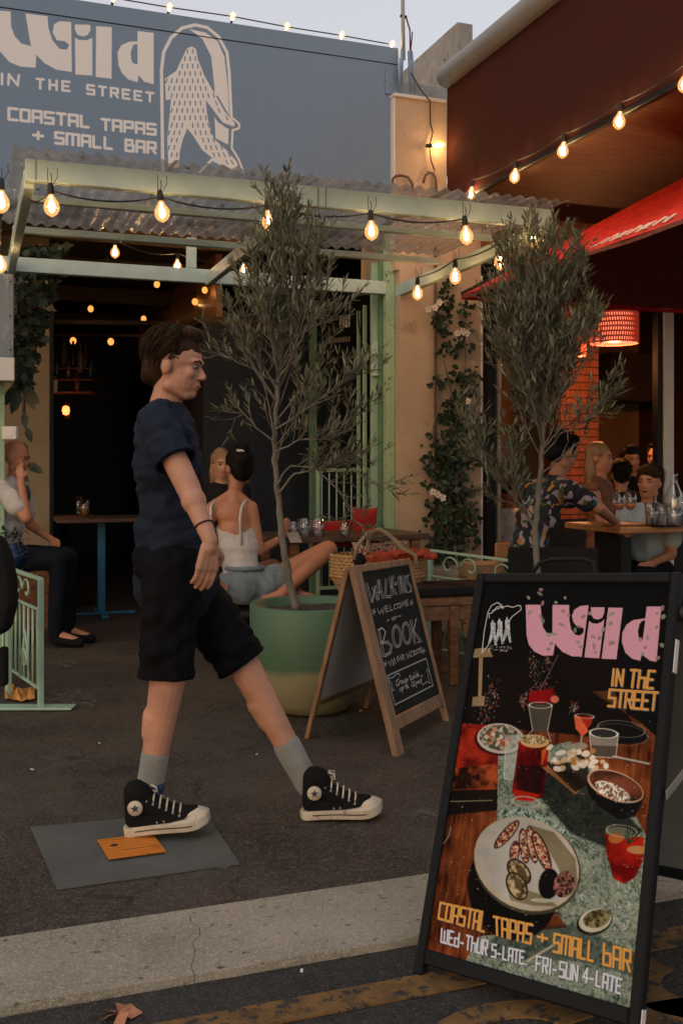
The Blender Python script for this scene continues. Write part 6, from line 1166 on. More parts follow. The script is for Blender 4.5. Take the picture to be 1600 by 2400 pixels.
# bench rail + black cushion stool on the right of the chalkboard
sT = dp(1040, 1395, 5.75); ax_ = Vector((math.cos(-.12), math.sin(-.12), 0)); sh = CH - (1378 - 1090) * 5.75 / 2400
st_ = thing('wooden_bench', 'brown timber bench with a black seat pad behind the poster board', 'bench', (sT.x, sT.y, 0), 0); T = Matrix.Translation((sT.x - .13, sT.y, 0)) @ Matrix.Rotation(.25, 4, 'Z')
b = MB(T); b.bbox(-.05, .62, -.02, .34, sh - .055, sh, .015); b.build('seat_pad', M['black_fabric'], st_); b = MB(T); b.bbox(-.02, .60, -.005, .33, sh - .105, sh - .056, .004); b.build('seat', M['brownwood'], st_); b = MB(T); b.bbox(.0, .58, .01, .03, sh - .19, sh - .106, .003); b.build('apron', M['brownwood'], st_)
for x in (.20, .56, .0):
    for y in (.02, .30): b = MB(T); b.bar((x, y, .003), (x, y, sh - .107), .05, .05, up=(0, 1, 0)); b.build('leg', M['brownwood'], st_)
# stool under the basket
bc = dp(885, 1350, 6.05); cT = Matrix.Translation((bc.x, bc.y, 0)); bh = CH - (1408 - 1090) * 5.9 / 2400
stl = thing('low_stool', 'low timber stool carrying the woven basket', 'stool', (bc.x, bc.y, 0)); b = MB(cT); b.bbox(-.24, .24, -.18, .18, bh - .035, bh, .006); b.build('seat', M['brownwood'], stl)
for x in (-.19, .19):
    for y in (-.14, .14): b = MB(cT); b.bar((x, y, .003), (x, y, bh - .036), .04, .04, up=(0, 1, 0)); b.build('leg', M['brownwood'], stl)
# woven basket with cushion and scarf
bk_ = thing('woven_basket', 'straw basket bag with rope handles behind the chalkboard', 'basket', (bc.x, bc.y, bh)); M['straw'] = mat('woven_straw', (.42, .25, .11), .8, var=.35, scale=30, bump=.6, bscale=150)
ht = CH - (1302 - 1090) * 5.95 / 2400 - bh; rows = 13; b = MB(); rr = random.Random(4)
for j in range(rows):
    z = bh + .012 + (ht - .02) * j / (rows - 1); kx = .20 + .07 * min(1, j / 6); ky = .13 + .03 * min(1, j / 6); n = 46; ph = (j % 2) * math.pi / n
    for i in range(n):
        a0 = 2 * math.pi * i / n + ph; a1 = a0 + 2 * math.pi / n * 1.05; pts = [(bc.x + (kx + .006 * math.sin(s_ * math.pi)) * math.cos(a0 + (a1 - a0) * s_), bc.y + (ky + .006 * math.sin(s_ * math.pi)) * math.sin(a0 + (a1 - a0) * s_), z + .006 * (s_ - .5)) for s_ in (0, .5, 1)]
        b.tube(pts, .0125, 5, caps=False)
b.build('weave', M['straw'], bk_, kind='stuff'); b = MB(); b.lathe([(0, .0), (1, .0), (1.28, ht * .5), (1.30, ht - .03)], 30, (0, 0, 0), T=Matrix.Translation((bc.x, bc.y, bh + .004)) @ Matrix.Diagonal((.19, .12, 1, 1))); b.build('lining', M['straw'], bk_)
rope = mat('rope_handle', (.30, .22, .14), .8, var=.2, bump=.6, bscale=200)
for pts in ([(830, 1312), (836, 1280), (862, 1248), (890, 1240), (915, 1258), (940, 1285), (972, 1300), (978, 1330)], [(872, 1305), (862, 1275), (866, 1252), (884, 1243), (905, 1248), (930, 1270), (950, 1290), (965, 1318)]): b = MB(); b.tube([dp(x, y, 5.86 + .1 * (pts[0][0] > 850)) for x, y in pts], .012, 8); b.build('handle', rope, bk_)
m, t_, b_ = nodes('paisley_print'); N = t_.nodes.new; L = t_.links.new; tc = N('ShaderNodeTexCoord'); vo = N('ShaderNodeTexNoise'); vo.inputs['Scale'].default_value = 22; vo.inputs['Distortion'].default_value = 2.5; L(tc.outputs['Object'], vo.inputs['Vector']); cr = N('ShaderNodeValToRGB'); cr.color_ramp.interpolation = 'CONSTANT'; e = cr.color_ramp.elements; e[0].color = (.05, .02, .02, 1); e[1].position = .47; e[1].color = (.45, .36, .28, 1); x_ = e.new(.56); x_.color = (.30, .07, .04, 1); L(vo.outputs[0], cr.inputs[0]); L(cr.outputs[0], b_.inputs['Base Color']); b_.inputs['Roughness'].default_value = .9; M['paisley'] = m
cushion('paisley cushion stuffed in the straw basket', dp(890, 1300, 6.06), .34, .14, .15, .1, M['paisley'])
sc_ = thing('red_scarf', 'orange-red scarf spilling over the rim of the straw basket', 'scarf', dp(920, 1310, 5.93)); b = MB(); rr = random.Random(6)
SCF = []
for k in range(16): x = 872 + k * 9; y = 1303 + rr.uniform(-9, 8); SCF.append(('c', dp(x - rr.uniform(8, 26), y + rr.uniform(-8, 8), 5.90 + rr.uniform(-.04, .05)), .016, dp(x + rr.uniform(8, 22), y + rr.uniform(-10, 14), 5.90 + rr.uniform(-.05, .03)), .020))
fuse(SCF, .007, sc_, 'scarf_folds', mat('orange_red_knit', (.34, .05, .02), .9, var=.5, scale=18, bump=.8, bscale=120), 2, .006, 1)
b = MB(); b.ball(dp(842, 1312, 5.88), (.04, .03, .04), 10); b.build('dark_fold', M['black_fabric'], sc_)
# ------------------------------------------------------------------ restaurant table and its things
rt = 6.35; A_ = dp(1140, 1226, 6.7); E_ = dp(1460, 1248, rt); tz3 = .76
tt_ = thing('restaurant_table', 'long warm timber table with drinks at the right, before the smiling boy', 'table', (E_.x, E_.y, 0), TH); Pe = FI @ E_; T = FM
xa_ = Pe.x - .02; zt3 = CH - (1236 - 1090) * rt / 2400
for i in range(4): b = MB(T); b.bbox(xa_, xa_ + 1.5, Pe.y + i * .16, Pe.y + (i + 1) * .16 - .004, zt3 - .04, zt3, .004); b.build('plank', M['tabletop'], tt_)
for x in (xa_ + .15, xa_ + 1.3): b = MB(T); b.bar((x, Pe.y + .3, .003), (x, Pe.y + .3, zt3 - .041), .08, .3, up=(0, 1, 0)); b.build('leg', M['dark'], tt_)
def rtp(x, dpt): P = dp(x, 1225, dpt); P.z = zt3 + .001; return P
tumbler('left wine glass of rose on the restaurant table', rtp(1450, 6.5), .042, .22, M['rose'], 'wine glass', stem=True); tumbler('right wine glass of rose, nearer the boy', rtp(1476, 6.53), .042, .22, M['rose'], 'wine glass', stem=True)
tg = tumbler('tumbler of iced water with a black straw', rtp(1527, 6.45), .048, .15, M['waterl'], lh=.7); P = rtp(1527, 6.45); b = MB(); b.tube([P + Vector((.0, 0, .01)), P + Vector((.01, 0, .19))], .004, 6); b.build('straw', M['rubber'], tg)
tumbler('second tumbler behind the iced water', rtp(1550, 6.6), .045, .14, M['waterl'], lh=.5)
bo = thing('water_bottle', 'clear glass carafe bottle by the cream mullion', 'bottle', rtp(1578, 6.45)); P = rtp(1578, 6.45); b = MB(); b.lathe([(0, 0), (.055, 0), (.058, .01), (.058, .17), (.05, .21), (.022, .27), (.02, .31), (.024, .315), (.024, .335), (.019, .335)], 24, P); b.build('glass', M['glass'], bo); b = MB(); b.lathe([(0, .006), (.052, .006), (.052, .13), (0, .13)], 20, P); b.build('water', M['waterl'], bo); b = MB(); b.lathe([(0.018, .10), (.0181, .17)], 10, P); b.build('label', M['white'], bo)
tumbler('glass at the right photo edge beside the carafe', rtp(1604, 6.45), .04, .19, M['waterl'], lh=.4)
tr_ = thing('serving_tray', 'thin brown serving board under the wine glasses', 'tray', rtp(1440, 6.5)); b = MB(FM); c_ = FI @ rtp(1465, 6.55); 
b.bbox(c_.x - .22, c_.x + .14, c_.y - .12, c_.y - .05, zt3 + .001, zt3 + .014, .003); b.build('board', M['brownwood'], tr_)
ph = thing('phone', 'black phone face down beside the iced water', 'phone', rtp(1555, 6.4)); b = MB(FM); c_ = FI @ rtp(1565, 6.4); b.bbox(c_.x - .09, c_.x + .07, c_.y - .02, c_.y + .05, zt3 + .001, zt3 + .010, .003); b.build('phone_body', M['black_metal'], ph)
# chair back of the patterned-shirt man, timber box behind vine pot, chairs
def chair(label, P, rz, m, group=None, h=.92, seat=.45, w_=.42):
    t = thing('chair', label, 'chair', (P.x, P.y, 0), rz, group); T = Matrix.Translation((P.x, P.y, .003)) @ Matrix.Rotation(rz, 4, 'Z')
    b = MB(T); b.bbox(-w_ / 2, w_ / 2, -.2, .2, seat - .03, seat, .01); b.build('seat', m, t); b = MB(T); b.bbox(-w_ / 2, w_ / 2, -.21, -.185, seat + .10, h, .012); b.build('backrest', m, t)
    for x in (-1, 1):
        for y in (-1, 1): b = MB(T); b.bar((x * (w_ / 2 - .02), y * .18, 0), (x * (w_ / 2 - .02), y * (.18 if y > 0 else .195), seat if y > 0 else h - .02), .028, .028, up=(0, 1, 0)); b.build('leg', m, t)
    return t
pm_c = dp(1290, 1250, 7.75); chair('black chair carrying the man in the patterned shirt', dp(1290, 1300, 6.0), -.15, M['black_metal'], h=.78, w_=.5)
chair('timber chair with pale back at the far left end of the restaurant table', dp(1185, 1250, 7.2), .4, M['tabletop'], h=.72)
bx_ = gp(1172, 1470); box_thing('timber_planter', 'plain tan timber planter box beside the vine pot', 'planter box', [('front_plank', (-.16, .16, -.14, .14, .004 + .11 * i, .11 * (i + 1) - .004), None) for i in range(5)], Matrix.Translation((dp(1140, 1330, 7.4).x, 7.4, 0)) @ Matrix.Rotation(TH, 4, 'Z'), mat('tan_timber', (.30, .22, .13), .7, var=.2))
def frame_of(f, u):
    f = Vector(f).normalized(); u = Vector(u); s_ = f.cross(u).normalized(); u = s_.cross(f)
    return Matrix(((f.x, s_.x, u.x, 0), (f.y, s_.y, u.y, 0), (f.z, s_.z, u.z, 0), (0, 0, 0, 1)))      # local x forward, y right, z up
def head(Cn, f, u, k=1.0):
    """skin primitives of a head centred at Cn (k=1: 0.235 m tall)"""
    T = Matrix.Translation(Cn) @ frame_of(f, u) @ Matrix.Diagonal((k, k, k, 1)); E = lambda x, y, z, r: ('e', T @ Vector((x, y, z)), [q * k for q in r], frame_of(f, u))
    cp = lambda a, ra, c, rc: ('c', T @ Vector(a), ra * k, T @ Vector(c), rc * k)
    P = [E(-.012, 0, .030, (.095, .075, .088)), E(.022, 0, -.030, (.066, .060, .082)), cp((.048, 0, -.088), .022, (.064, 0, -.082), .020), cp((.080, 0, .004), .008, (.099, 0, -.024), .0108), E(.096, .010, -.030, (.010, .008, .007)), E(.096, -.010, -.030, (.010, .008, .007)), E(.070, 0, .022, (.022, .048, .012)),
         E(.080, 0, -.052, (.012, .022, .007)), E(.078, 0, -.063, (.012, .020, .008)), cp((.0, .045, -.07), .022, (.052, .014, -.090), .018), cp((.0, -.045, -.07), .022, (.052, -.014, -.090), .018), E(.058, .035, -.020, (.022, .020, .022)), E(.058, -.035, -.020, (.022, .020, .022)),
         E(-.010, .074, -.008, (.018, .010, .030)), E(-.010, -.074, -.008, (.018, .010, .030))]
    return P, T
def face_bits(T, t, k=1.0, mouth=True):
    for s_ in (-1, 1):
        b = MB(T); b.ball((.0735, .030 * s_, .004), (.0110, .012, .0065), 10); b.build('eye', M['eye'], t); b = MB(T); b.ball((.0822, .030 * s_, .004), (.0045, .0085, .0062), 8); b.build('iris', M['iris'], t)
        b = MB(T); b.tube([(.090, .014 * s_, .020), (.088, .030 * s_, .026), (.074, .046 * s_, .020)], .0028, 5); b.build('eyebrow', M['hair_brown'], t)
    if mouth: b = MB(T); b.tube([(.083, -.020, -.058), (.0905, -.008, -.056), (.0915, 0, -.057), (.0905, .008, -.056), (.083, .020, -.058)], .0035, 6); b.build('mouth', M['lip'], t)
def hairprims(T, k, style, fr):
    E = lambda x, y, z, r: ('e', T @ Vector((x, y, z)), [q * k for q in r], fr); P = [E(-.022, 0, .048, (.098, .083, .086)), E(-.060, 0, .0, (.052, .076, .080))]
    if style == 'short': P += [E(.028, 0, .112, (.048, .058, .026)), E(-.085, 0, -.035, (.025, .055, .04))]
    if style == 'mop': P += [E(.045, .0, .085, (.055, .075, .040)), E(.03, .05, .07, (.045, .03, .045)), E(.03, -.05, .07, (.045, .03, .045)), E(-.05, 0, .08, (.07, .08, .06))]
    if style == 'bun': P += [E(-.075, 0, .125, (.042, .042, .040)), E(-.06, 0, -.03, (.04, .065, .05))]
    if style == 'long': P += [E(-.06, .05, -.08, (.045, .035, .12)), E(-.06, -.05, -.08, (.045, .035, .12)), E(-.08, 0, -.10, (.04, .07, .15)), E(-.075, .02, -.2, (.035, .06, .10))]
    return P
def hand(W, d, n, k=1.0, curl=.5, side=1):
    """W wrist, d direction of the hand, n palm normal; five fingers"""
    d = Vector(d).normalized(); n = Vector(n); n = (n - d * n.dot(d)).normalized(); s_ = d.cross(n) * side; P = []
    W = Vector(W); pal = W + d * .048 * k
    P.append(('c', W + d * .005, .021 * k, W + d * .02 * k, .024 * k)); 
    for q, (o, L_) in enumerate([(-.028, .070), (-.010, .080), (.009, .076), (.027, .060)]):
        base = W + d * .082 * k + s_ * o * k; P.append(('c', W + d * .018 * k + s_ * o * .55 * k, .0145 * k, base, .0115 * k)); a = curl * (.8 + .12 * q); p = base; dd = d.copy(); r0 = .0092 * k
        for seg, fr_ in enumerate((.45, .32, .25)):
            ang = a * (.55 if seg == 0 else .75); dd = (dd * math.cos(ang) + n * math.sin(ang)).normalized(); p2 = p + dd * L_ * fr_ * k; P.append(('c', p, r0, p2, r0 * .9)); p = p2; r0 *= .9
    tb_ = W + d * .022 * k - s_ * .026 * k; t1 = tb_ + (d * .6 - s_ * .65 + n * .35).normalized() * .038 * k; t2 = t1 + (d * .85 - s_ * .1 + n * .45).normalized() * .030 * k; P += [('c', tb_ + s_ * .008 * k, .014 * k, t1, .0115 * k), ('c', t1, .011 * k, t2, .0092 * k)]
    return P
V = Vector
def strands(T, k, m, parent, N_, seed=1, L0=.035):
    r = random.Random(seed); b = MB(T @ Matrix.Diagonal((k, k, k, 1)) if False else T); n = 0
    while n < N_:
        d = V((r.gauss(0, 1), r.gauss(0, 1), r.gauss(.35, 1))).normalized(); p = V((-.022 + .103 * d.x, .088 * d.y, .050 + .092 * d.z))
        if (p.x > .030 and p.z < .105) or p.z < -.035 or (p.z < .02 and p.x > -.02): continue
        fl = V((.6 if p.z > .10 and p.x > -.03 else -.5, d.y * .3, .25 if p.x > .02 else -.9)); t = (fl - d * fl.dot(d)).normalized(); t = (t + V((r.uniform(-.35, .35), r.uniform(-.35, .35), r.uniform(-.2, .2)))).normalized(); L_ = L0 * r.uniform(.6, 1.3)
        p0 = p - d * .006; b.tube([p0, p0 + t * L_ * .5 + d * .007, p0 + t * L_ + d * r.uniform(-.004, .006)], [.0016, .0014, .0004], 3, caps=False); n += 1
    return b.build('hair_strands', m, parent, kind='stuff')
def torso(sh_r, sh_l, hip_r, hip_l, neck, g=1.0, wid=.5):
    sc_ = (sh_r + sh_l) / 2; hc = (hip_r + hip_l) / 2; P = []
    ax = (sh_r - sh_l).normalized(); up = (sc_ - hc).normalized(); fwd = ax.cross(up).normalized()
    for t_, rx, ry in ((0.0, .135, .10), (.22, .130, .098), (.45, .128, .10), (.7, .150, .112), (.9, .145, .098)):
        c = hc.lerp(sc_, t_); Fm = Matrix(((ax.x, fwd.x, up.x, 0), (ax.y, fwd.y, up.y, 0), (ax.z, fwd.z, up.z, 0), (0, 0, 0, 1))); P.append(('e', c, (rx * g, ry * g, .125 * g), Fm))
    P += [('c', sh_r, .052 * g, sh_l, .052 * g), ('c', sc_ - up * .05, .075 * g, sc_ + (neck - sc_) * .5, .058 * g), ('c', sh_r + up * .01, .040 * g, sc_ + (neck - sc_) * .7, .045 * g), ('c', sh_l + up * .01, .040 * g, sc_ + (neck - sc_) * .7, .045 * g)]
    return P
def limb(a, b_, c, r): return [('c', a, r[0], b_, r[1]), ('c', b_, r[1], c, r[2])]
# ================= the walker
w_ = thing('person', 'person striding right in dark navy t-shirt, black shorts and black high-top sneakers', 'person', gp(560, 1940))
d0 = 3.50
SHr, SHl = dp(366, 985, 3.40), dp(404, 985, 3.76); HPr, HPl = dp(402, 1330, 3.45), dp(420, 1330, 3.64)
ELr, WRr = dp(440, 1140, 3.30), dp(493, 1268, 3.22); ELl, WLl = dp(370, 1170, 3.90), dp(400, 1300, 3.92)
KNr, ANr = dp(392, 1600, 3.44), dp(348, 1862, 3.47); KNl, ANl = dp(575, 1565, 3.66), dp(722, 1838, 3.66)
HD = dp(413, 858, 3.57); NK = dp(390, 945, 3.58); hf = V((1, -.14, -.16)); hu = V((.16, 0, 1))
hp, HT = head(HD, hf, hu, 1.04)
sk = hp + [('c', HD + V((-.02, 0, -.06)), .052, NK, .056), ('c', NK, .058, (SHr + SHl) / 2 + V((0, 0, -.02)), .07)]
sk += limb(SHr, ELr, WRr, (.047, .040, .024)) + [('c', ELr.lerp(WRr, .25), .041, ELr.lerp(WRr, .3), .040)] + limb(SHl, ELl, WLl, (.047, .039, .024))
sk += hand(WRr, (dp(478, 1385, 3.22) - WRr), V((-.55, .8, .1)), 1.05, .5, -1) + hand(WLl, V((.15, 0, -1)), V((1, .3, 0)), 1.0, .5, -1)
sk += torso(SHr, SHl, HPr, HPl, NK, .84) + limb(HPr + V((0, 0, -.03)), KNr, ANr, (.074, .060, .036)) + [('c', KNr + (ANr - KNr) * .30 + V((-.014, 0, 0)), .050, KNr + (ANr - KNr) * .45 + V((-.012, 0, 0)), .046)] + limb(HPl + V((0, 0, -.03)), KNl, ANl, (.074, .058, .036)) + [('c', KNl + (ANl - KNl) * .30 + V((-.014, 0, 0)), .050, KNl + (ANl - KNl) * .45 + V((-.012, 0, 0)), .045)]
fuse(sk, .0044, w_, 'body', M['skin'], 3); face_bits(HT, w_)
fuse(hairprims(HT, 1.04, 'short', frame_of(hf, hu)), .008, w_, 'hair', M['hair_brown'], 3, .012, 3)
strands(HT, 1, M['hair_brown'], w_, 1500, 2)
# t-shirt: one garment, two fabrics by height
m, t_, b_ = nodes('colour_block_cotton'); N = t_.nodes.new; L = t_.links.new; tc = N('ShaderNodeTexCoord'); sp = N('ShaderNodeSeparateXYZ'); L(tc.outputs['Object'], sp.inputs[0]); no = N('ShaderNodeTexNoise'); no.inputs['Scale'].default_value = 9; L(tc.outputs['Object'], no.inputs[0])
zc = CH - (1046 - 1090) * 3.5 / 2400; gt_ = N('ShaderNodeMapRange'); gt_.inputs[1].default_value = zc - .006; gt_.inputs[2].default_value = zc + .006; L(sp.outputs[2], gt_.inputs[0]); mx = N('ShaderNodeMix'); mx.data_type = 'RGBA'; mx.inputs[6].default_value = (.012, .018, .033, 1); mx.inputs[7].default_value = (.014, .021, .038, 1); L(gt_.outputs[0], mx.inputs[0]); L(mx.outputs[2], b_.inputs['Base Color']); b_.inputs['Roughness'].default_value = .9; b_.inputs['Specular IOR Level'].default_value = .2
n5 = N('ShaderNodeTexNoise'); n5.inputs['Scale'].default_value = 7; n5.inputs['Distortion'].default_value = 1.2; L(tc.outputs['Object'], n5.inputs[0]); bu = N('ShaderNodeBump'); bu.inputs['Strength'].default_value = .7; bu.inputs['Distance'].default_value = .03; L(n5.outputs[0], bu.inputs['Height']); L(bu.outputs[0], b_.inputs['Normal']); M['block'] = m
tp = torso(SHr, SHl, HPr + V((0, 0, -.02)), HPl + V((0, 0, -.02)), NK, 1.10) + [('c', SHr, .062, SHr.lerp(ELr, .66), .066), ('c', SHl, .062, SHl.lerp(ELl, .66), .066), ('c', (HPr + HPl) / 2 + V((0, 0, -.05)), .150, (HPr + HPl) / 2 + V((0, 0, .1)), .145, .85, V((0, 1, 0)))]
ts_ = fuse(tp, .009, w_, 't_shirt', M['block'], 4, .008, 1, cuts=[(SHr.lerp(ELr, .62), (ELr - SHr).normalized(), .088), (SHl.lerp(ELl, .62), (ELl - SHl).normalized(), .088)], folds=2.6); md = ts_.modifiers.new('thick', 'SOLIDIFY'); md.thickness = .004
b = MB(); cq = NK.lerp((SHr + SHl) / 2, .62); b.lathe([(.066, -.006), (.071, 0), (.066, .006), (.062, 0)], 28, T=Matrix.Translation(cq + V((.004, 0, .006))) @ Matrix.Rotation(R(14), 4, 'Y') @ Matrix.Diagonal((1.05, .95, 1, 1)), closed=True); b.build('collar', M['tee_navy'], w_)
for (A8, B8) in ((SHr, ELr), (SHl, ELl)):
    b = MB(); b.lathe([(.069, -.009), (.071, 0), (.069, .004), (.066, .002)], 26, T=Matrix.Translation(A8.lerp(B8, .60)) @ V((0, 0, -1)).rotation_difference((B8 - A8).normalized()).to_matrix().to_4x4(), closed=True); b.build('sleeve_hem', M['tee_navy'], w_)
sp_ = [('e', (HPr + HPl) / 2 + V((0, 0, .02)), (.150, .160, .10), None), ('c', HPr + V((0, 0, -.02)), .106, HPr.lerp(KNr, 1.12), .094), ('c', HPl + V((0, 0, -.02)), .106, HPl.lerp(KNl, 1.12), .092)]
so2 = fuse(sp_, .009, w_, 'shorts', M['short_black'], 4, .010, 5, cuts=[(HPr.lerp(KNr, .95), (KNr - HPr).normalized(), .17), (HPl.lerp(KNl, .95), (KNl - HPl).normalized(), .17)], folds=2.2); md = so2.modifiers.new('thick', 'SOLIDIFY'); md.thickness = .005
fuse([('c', KNr.lerp(ANr, .66), .049, ANr, .046), ('c', ANr, .046, ANr + V((.01, 0, -.02)), .046)], .006, w_, 'sock', M['sock'], 2, .004, 2); fuse([('c', KNl.lerp(ANl, .66), .049, ANl, .046)], .006, w_, 'sock', M['sock'], 2, .004, 2)
for k_ in (.92, .99): b = MB(); c_ = KNr.lerp(ANr, k_); b.lathe([(.049, -.012), (.0505, 0), (.049, .012)], 24, c_); b.build('sock_stripe', mat('sock_stripe_blue', (.03, .05, .12), .9), w_)
b = MB(); WB = ELr.lerp(WRr, .72); dd_ = (WRr - ELr).normalized(); b.lathe([(.0315, -.003), (.034, 0), (.0315, .003), (.030, 0)], 20, (0, 0, 0), T=Matrix.Translation(WB) @ V((0, 0, 1)).rotation_difference(dd_).to_matrix().to_4x4(), closed=True); b.build('wristband', M['rubber'], w_)
def sneaker(P, yaw, pitch, patch_side):
    """P heel bottom; local x toward the toe"""
    T = Matrix.Translation(P) @ Matrix.Rotation(yaw, 4, 'Z') @ Matrix.Rotation(-pitch, 4, 'Y'); tw_ = lambda *p: T @ V(p)
    out = []; n = 40
    def half(x):                                                     # sole half width along the length
        t_ = x / .292; return .033 + .016 * math.sin(min(1, t_ * 1.15) * math.pi * .62) if t_ < .93 else .049 * math.sqrt(max(0, 1 - ((t_ - .80) / .2) ** 2))
    def outline(off=0): 
        top = []; bot = []
        for i in range(n + 1):
            x = .292 * i / n; e = math.sqrt(max(0, 1 - (1 - min(1, x / .035)) ** 2)) * math.sqrt(max(0, 1 - (max(0, (x - .235) / .057)) ** 2)); y = (.036 + .014 * math.sin(max(0, min(1, (x - .05) / .24)) * math.pi * .6)) * e + off; top.append((x, y)); bot.append((x, -y))
        return top + bot[::-1][1:-1]
    roll = lambda x: .016 * max(0, (x - .2) / .09) ** 2 + .004 * math.sin(x * 16)
    b = MB(T); ol = outline(.004); N_ = len(ol); vs = []
    for z in (0, .004, .026, .030):
        k_ = .985 if z in (0, .030) else 1.0
        for (x, y) in ol: vs.append((.146 + (x - .146) * k_, y * k_, z + roll(x) + (.006 if x > .25 and z > .02 else 0)))
    b.add(vs, [(j * N_ + i, j * N_ + (i + 1) % N_, (j + 1) * N_ + (i + 1) % N_, (j + 1) * N_ + i) for j in range(3) for i in range(N_)] + [tuple(range(N_))[::-1], tuple(range(3 * N_, 4 * N_))], False); sole = b.build('sneaker_sole', M['rubber_white'], w_)
    b = MB(T); pts = [(x, -(abs(y) + .0008), .0165 + roll(x)) for x, y in outline(.0045) if y < 0 and .04 < x < .235]
    if len(pts) > 3: b.tube(pts, .0018, 4); b.build('sole_stripe', M['rubber'], sole)
    up = [('c', tw_(.055, 0, .040), .036, tw_(.150, 0, .042), .038), ('c', tw_(.150, 0, .040), .038, tw_(.235, 0, .036), .034), ('c', tw_(.045, 0, .05), .036, tw_(.055, 0, .125), .041), ('c', tw_(.075, 0, .10), .042, tw_(.150, 0, .055), .036), ('c', tw_(.070, 0, .132), .044, tw_(.058, 0, .138), .043), ('c', tw_(.14, 0, .065), .030, tw_(.21, 0, .045), .028)]
    fuse(up, .0055, w_, 'sneaker_upper', M['canvas_black'], 3)
    fuse([('e', tw_(.244, 0, .036 + roll(.244)), (.046, .044, .026), T.to_3x3().to_4x4())], .005, w_, 'toe_cap', M['rubber_white'], 1)
    s_ = -patch_side
    b = MB(T @ Matrix.Translation((.055, s_ * .0425, .098)) @ Matrix.Rotation(R(90), 4, 'X')); b.lathe([(0, -.003 * s_), (.024, -.003 * s_), (.026, 0), (.024, .004 * -s_), (0, .005 * -s_)], 24); pt = b.build('ankle_patch', M['rubber_white'], w_)
    b = MB(T); star = [(.055 + (.014 if i % 2 == 0 else .006) * math.sin(i * math.pi / 5), s_ * .0475, .098 + (.014 if i % 2 == 0 else .006) * math.cos(i * math.pi / 5)) for i in range(10)]; b.prism(star, (0, s_ * .002, 0)); b.build('star', mat('patch_star', (.03, .035, .09), .6), pt)
    for i in range(7):
        x = .092 + i * .0205; z = .128 - i * .0125; 
        b = MB(T); b.tube([(x, -.029, z - .014), (x + .004, -.020, z + .004), (x + .005, 0, z + .013), (x + .004, .020, z + .004), (x, .029, z - .014)], .0036, 6); b.build('lace', M['rubber_white'], w_)
        b = MB(T); b.ball((x, s_ * .0335, z - .016), (.005, .004, .005), 8); b.build('eyelet', M['galv'], w_)
    for k_ in (-1, 1): b = MB(T); b.tube([(.10, 0, .142), (.112, k_ * .012, .158), (.128, k_ * .022, .152), (.130, k_ * .018, .135), (.112, k_ * .004, .138)], .0032, 6); b.build('lace', M['rubber_white'], w_)
    for x in (.120, .142): b = MB(T); b.ball((x, s_ * .0405, .040), (.004, .003, .004), 8); b.build('eyelet', M['galv'], w_)
sneaker(gp(291, 1958, .012) + V((0, .0, .0)), .06, R(7), 1); sneaker(gp(703, 1922, .002) + V((.0, .02, 0)), .03, R(3), 1)
# ================= the woman in denim shorts
wm = thing('person', 'woman seen from behind in white strap top and pale denim shorts, one leg folded up', 'person', gp(600, 1530)); d0 = 6.55
SL, SR = dp(498, 1190, 6.50), dp(588, 1190, 6.55); HL, HR = dp(530, 1375, 6.50), dp(612, 1378, 6.50); nk = dp(552, 1140, 6.55); hc_ = dp(560, 1097, 6.55); hf = V((-.35, .9, .0)); hp, HT = head(hc_, hf, V((0, 0, 1)), 1.06)
El, Wl = dp(470, 1290, 6.4), dp(500, 1345, 6.3); Er, Wr = dp(607, 1290, 6.55), dp(660, 1262, 6.75); Kr = dp(768, 1288, 6.75); Ar = dp(660, 1392, 6.45); Kl = dp(640, 1330, 6.95); Al = dp(700, 1392, 6.6)
sk = hp + [('c', hc_ - V((0, 0, .05)), .045, nk, .048)] + torso(SR, SL, HR, HL, nk, .80) + limb(SL, El, Wl, (.040, .034, .022)) + limb(SR, Er, Wr, (.046, .037, .024)) + hand(Wr, V((.35, .1, .9)), V((-.5, .4, 0)), .9, .35, 1) + hand(Wl, V((.3, .3, -.5)), V((1, 0, 0)), .9, .4, -1) + limb(HR, Kr, Ar, (.088, .062, .036)) + [('c', Kr.lerp(Ar, .2), .06, Kr.lerp(Ar, .5), .052)] + limb(HL, Kl, Al, (.085, .06, .036)) + [('c', Ar, .032, Ar + V((-.10, -.03, -.03)), .026), ('c', Al, .03, Al + V((.12, -.03, -.03)), .024)]
fuse(sk, .0085, wm, 'body', M['skin2'], 4); face_bits(HT, wm); fuse(hairprims(HT, 1.08, 'bun', frame_of(hf, V((0, 0, 1)))), .009, wm, 'hair', M['hair_black'], 3, .01, 2)
b = MB(); q_ = HT @ V((-.075, 0, .105)); b.lathe([(.030, -.012), (.040, -.006), (.040, .006), (.030, .012)], 20, q_, closed=True); b.build('hair_tie', M['white_cotton'], wm)
tt3 = (SL + SR) / 2; hh3 = (HL + HR) / 2
fuse(torso(SR.lerp(HR, .30), SL.lerp(HL, .30), SR.lerp(HR, .86), SL.lerp(HL, .86), SR.lerp(SL, .5).lerp(hh3, .3), .92)[:5] , .009, wm, 'strap_top', M['white_cotton'], 5, .006, 3)
for (x0, x1, x2) in ((578, 562, 566), (503, 494, 500)): b = MB(); b.tube([dp(x0, 1172, 6.50), dp((x0 + x1) / 2 - 4, 1188, 6.44), dp(x1, 1215, 6.42), dp(x1 + 1, 1245, 6.42), dp(x2, 1278, 6.42)], .009, 6); b.build('strap', M['white_cotton'], wm)
fuse([('e', hh3 + V((0, 0, .02)), (.165, .135, .13), None), ('c', HR, .103, HR.lerp(Kr, .22), .102), ('c', HL, .10, HL.lerp(Kl, .25), .10)], .009, wm, 'denim_shorts', M['denim'], 4, .014, 4)
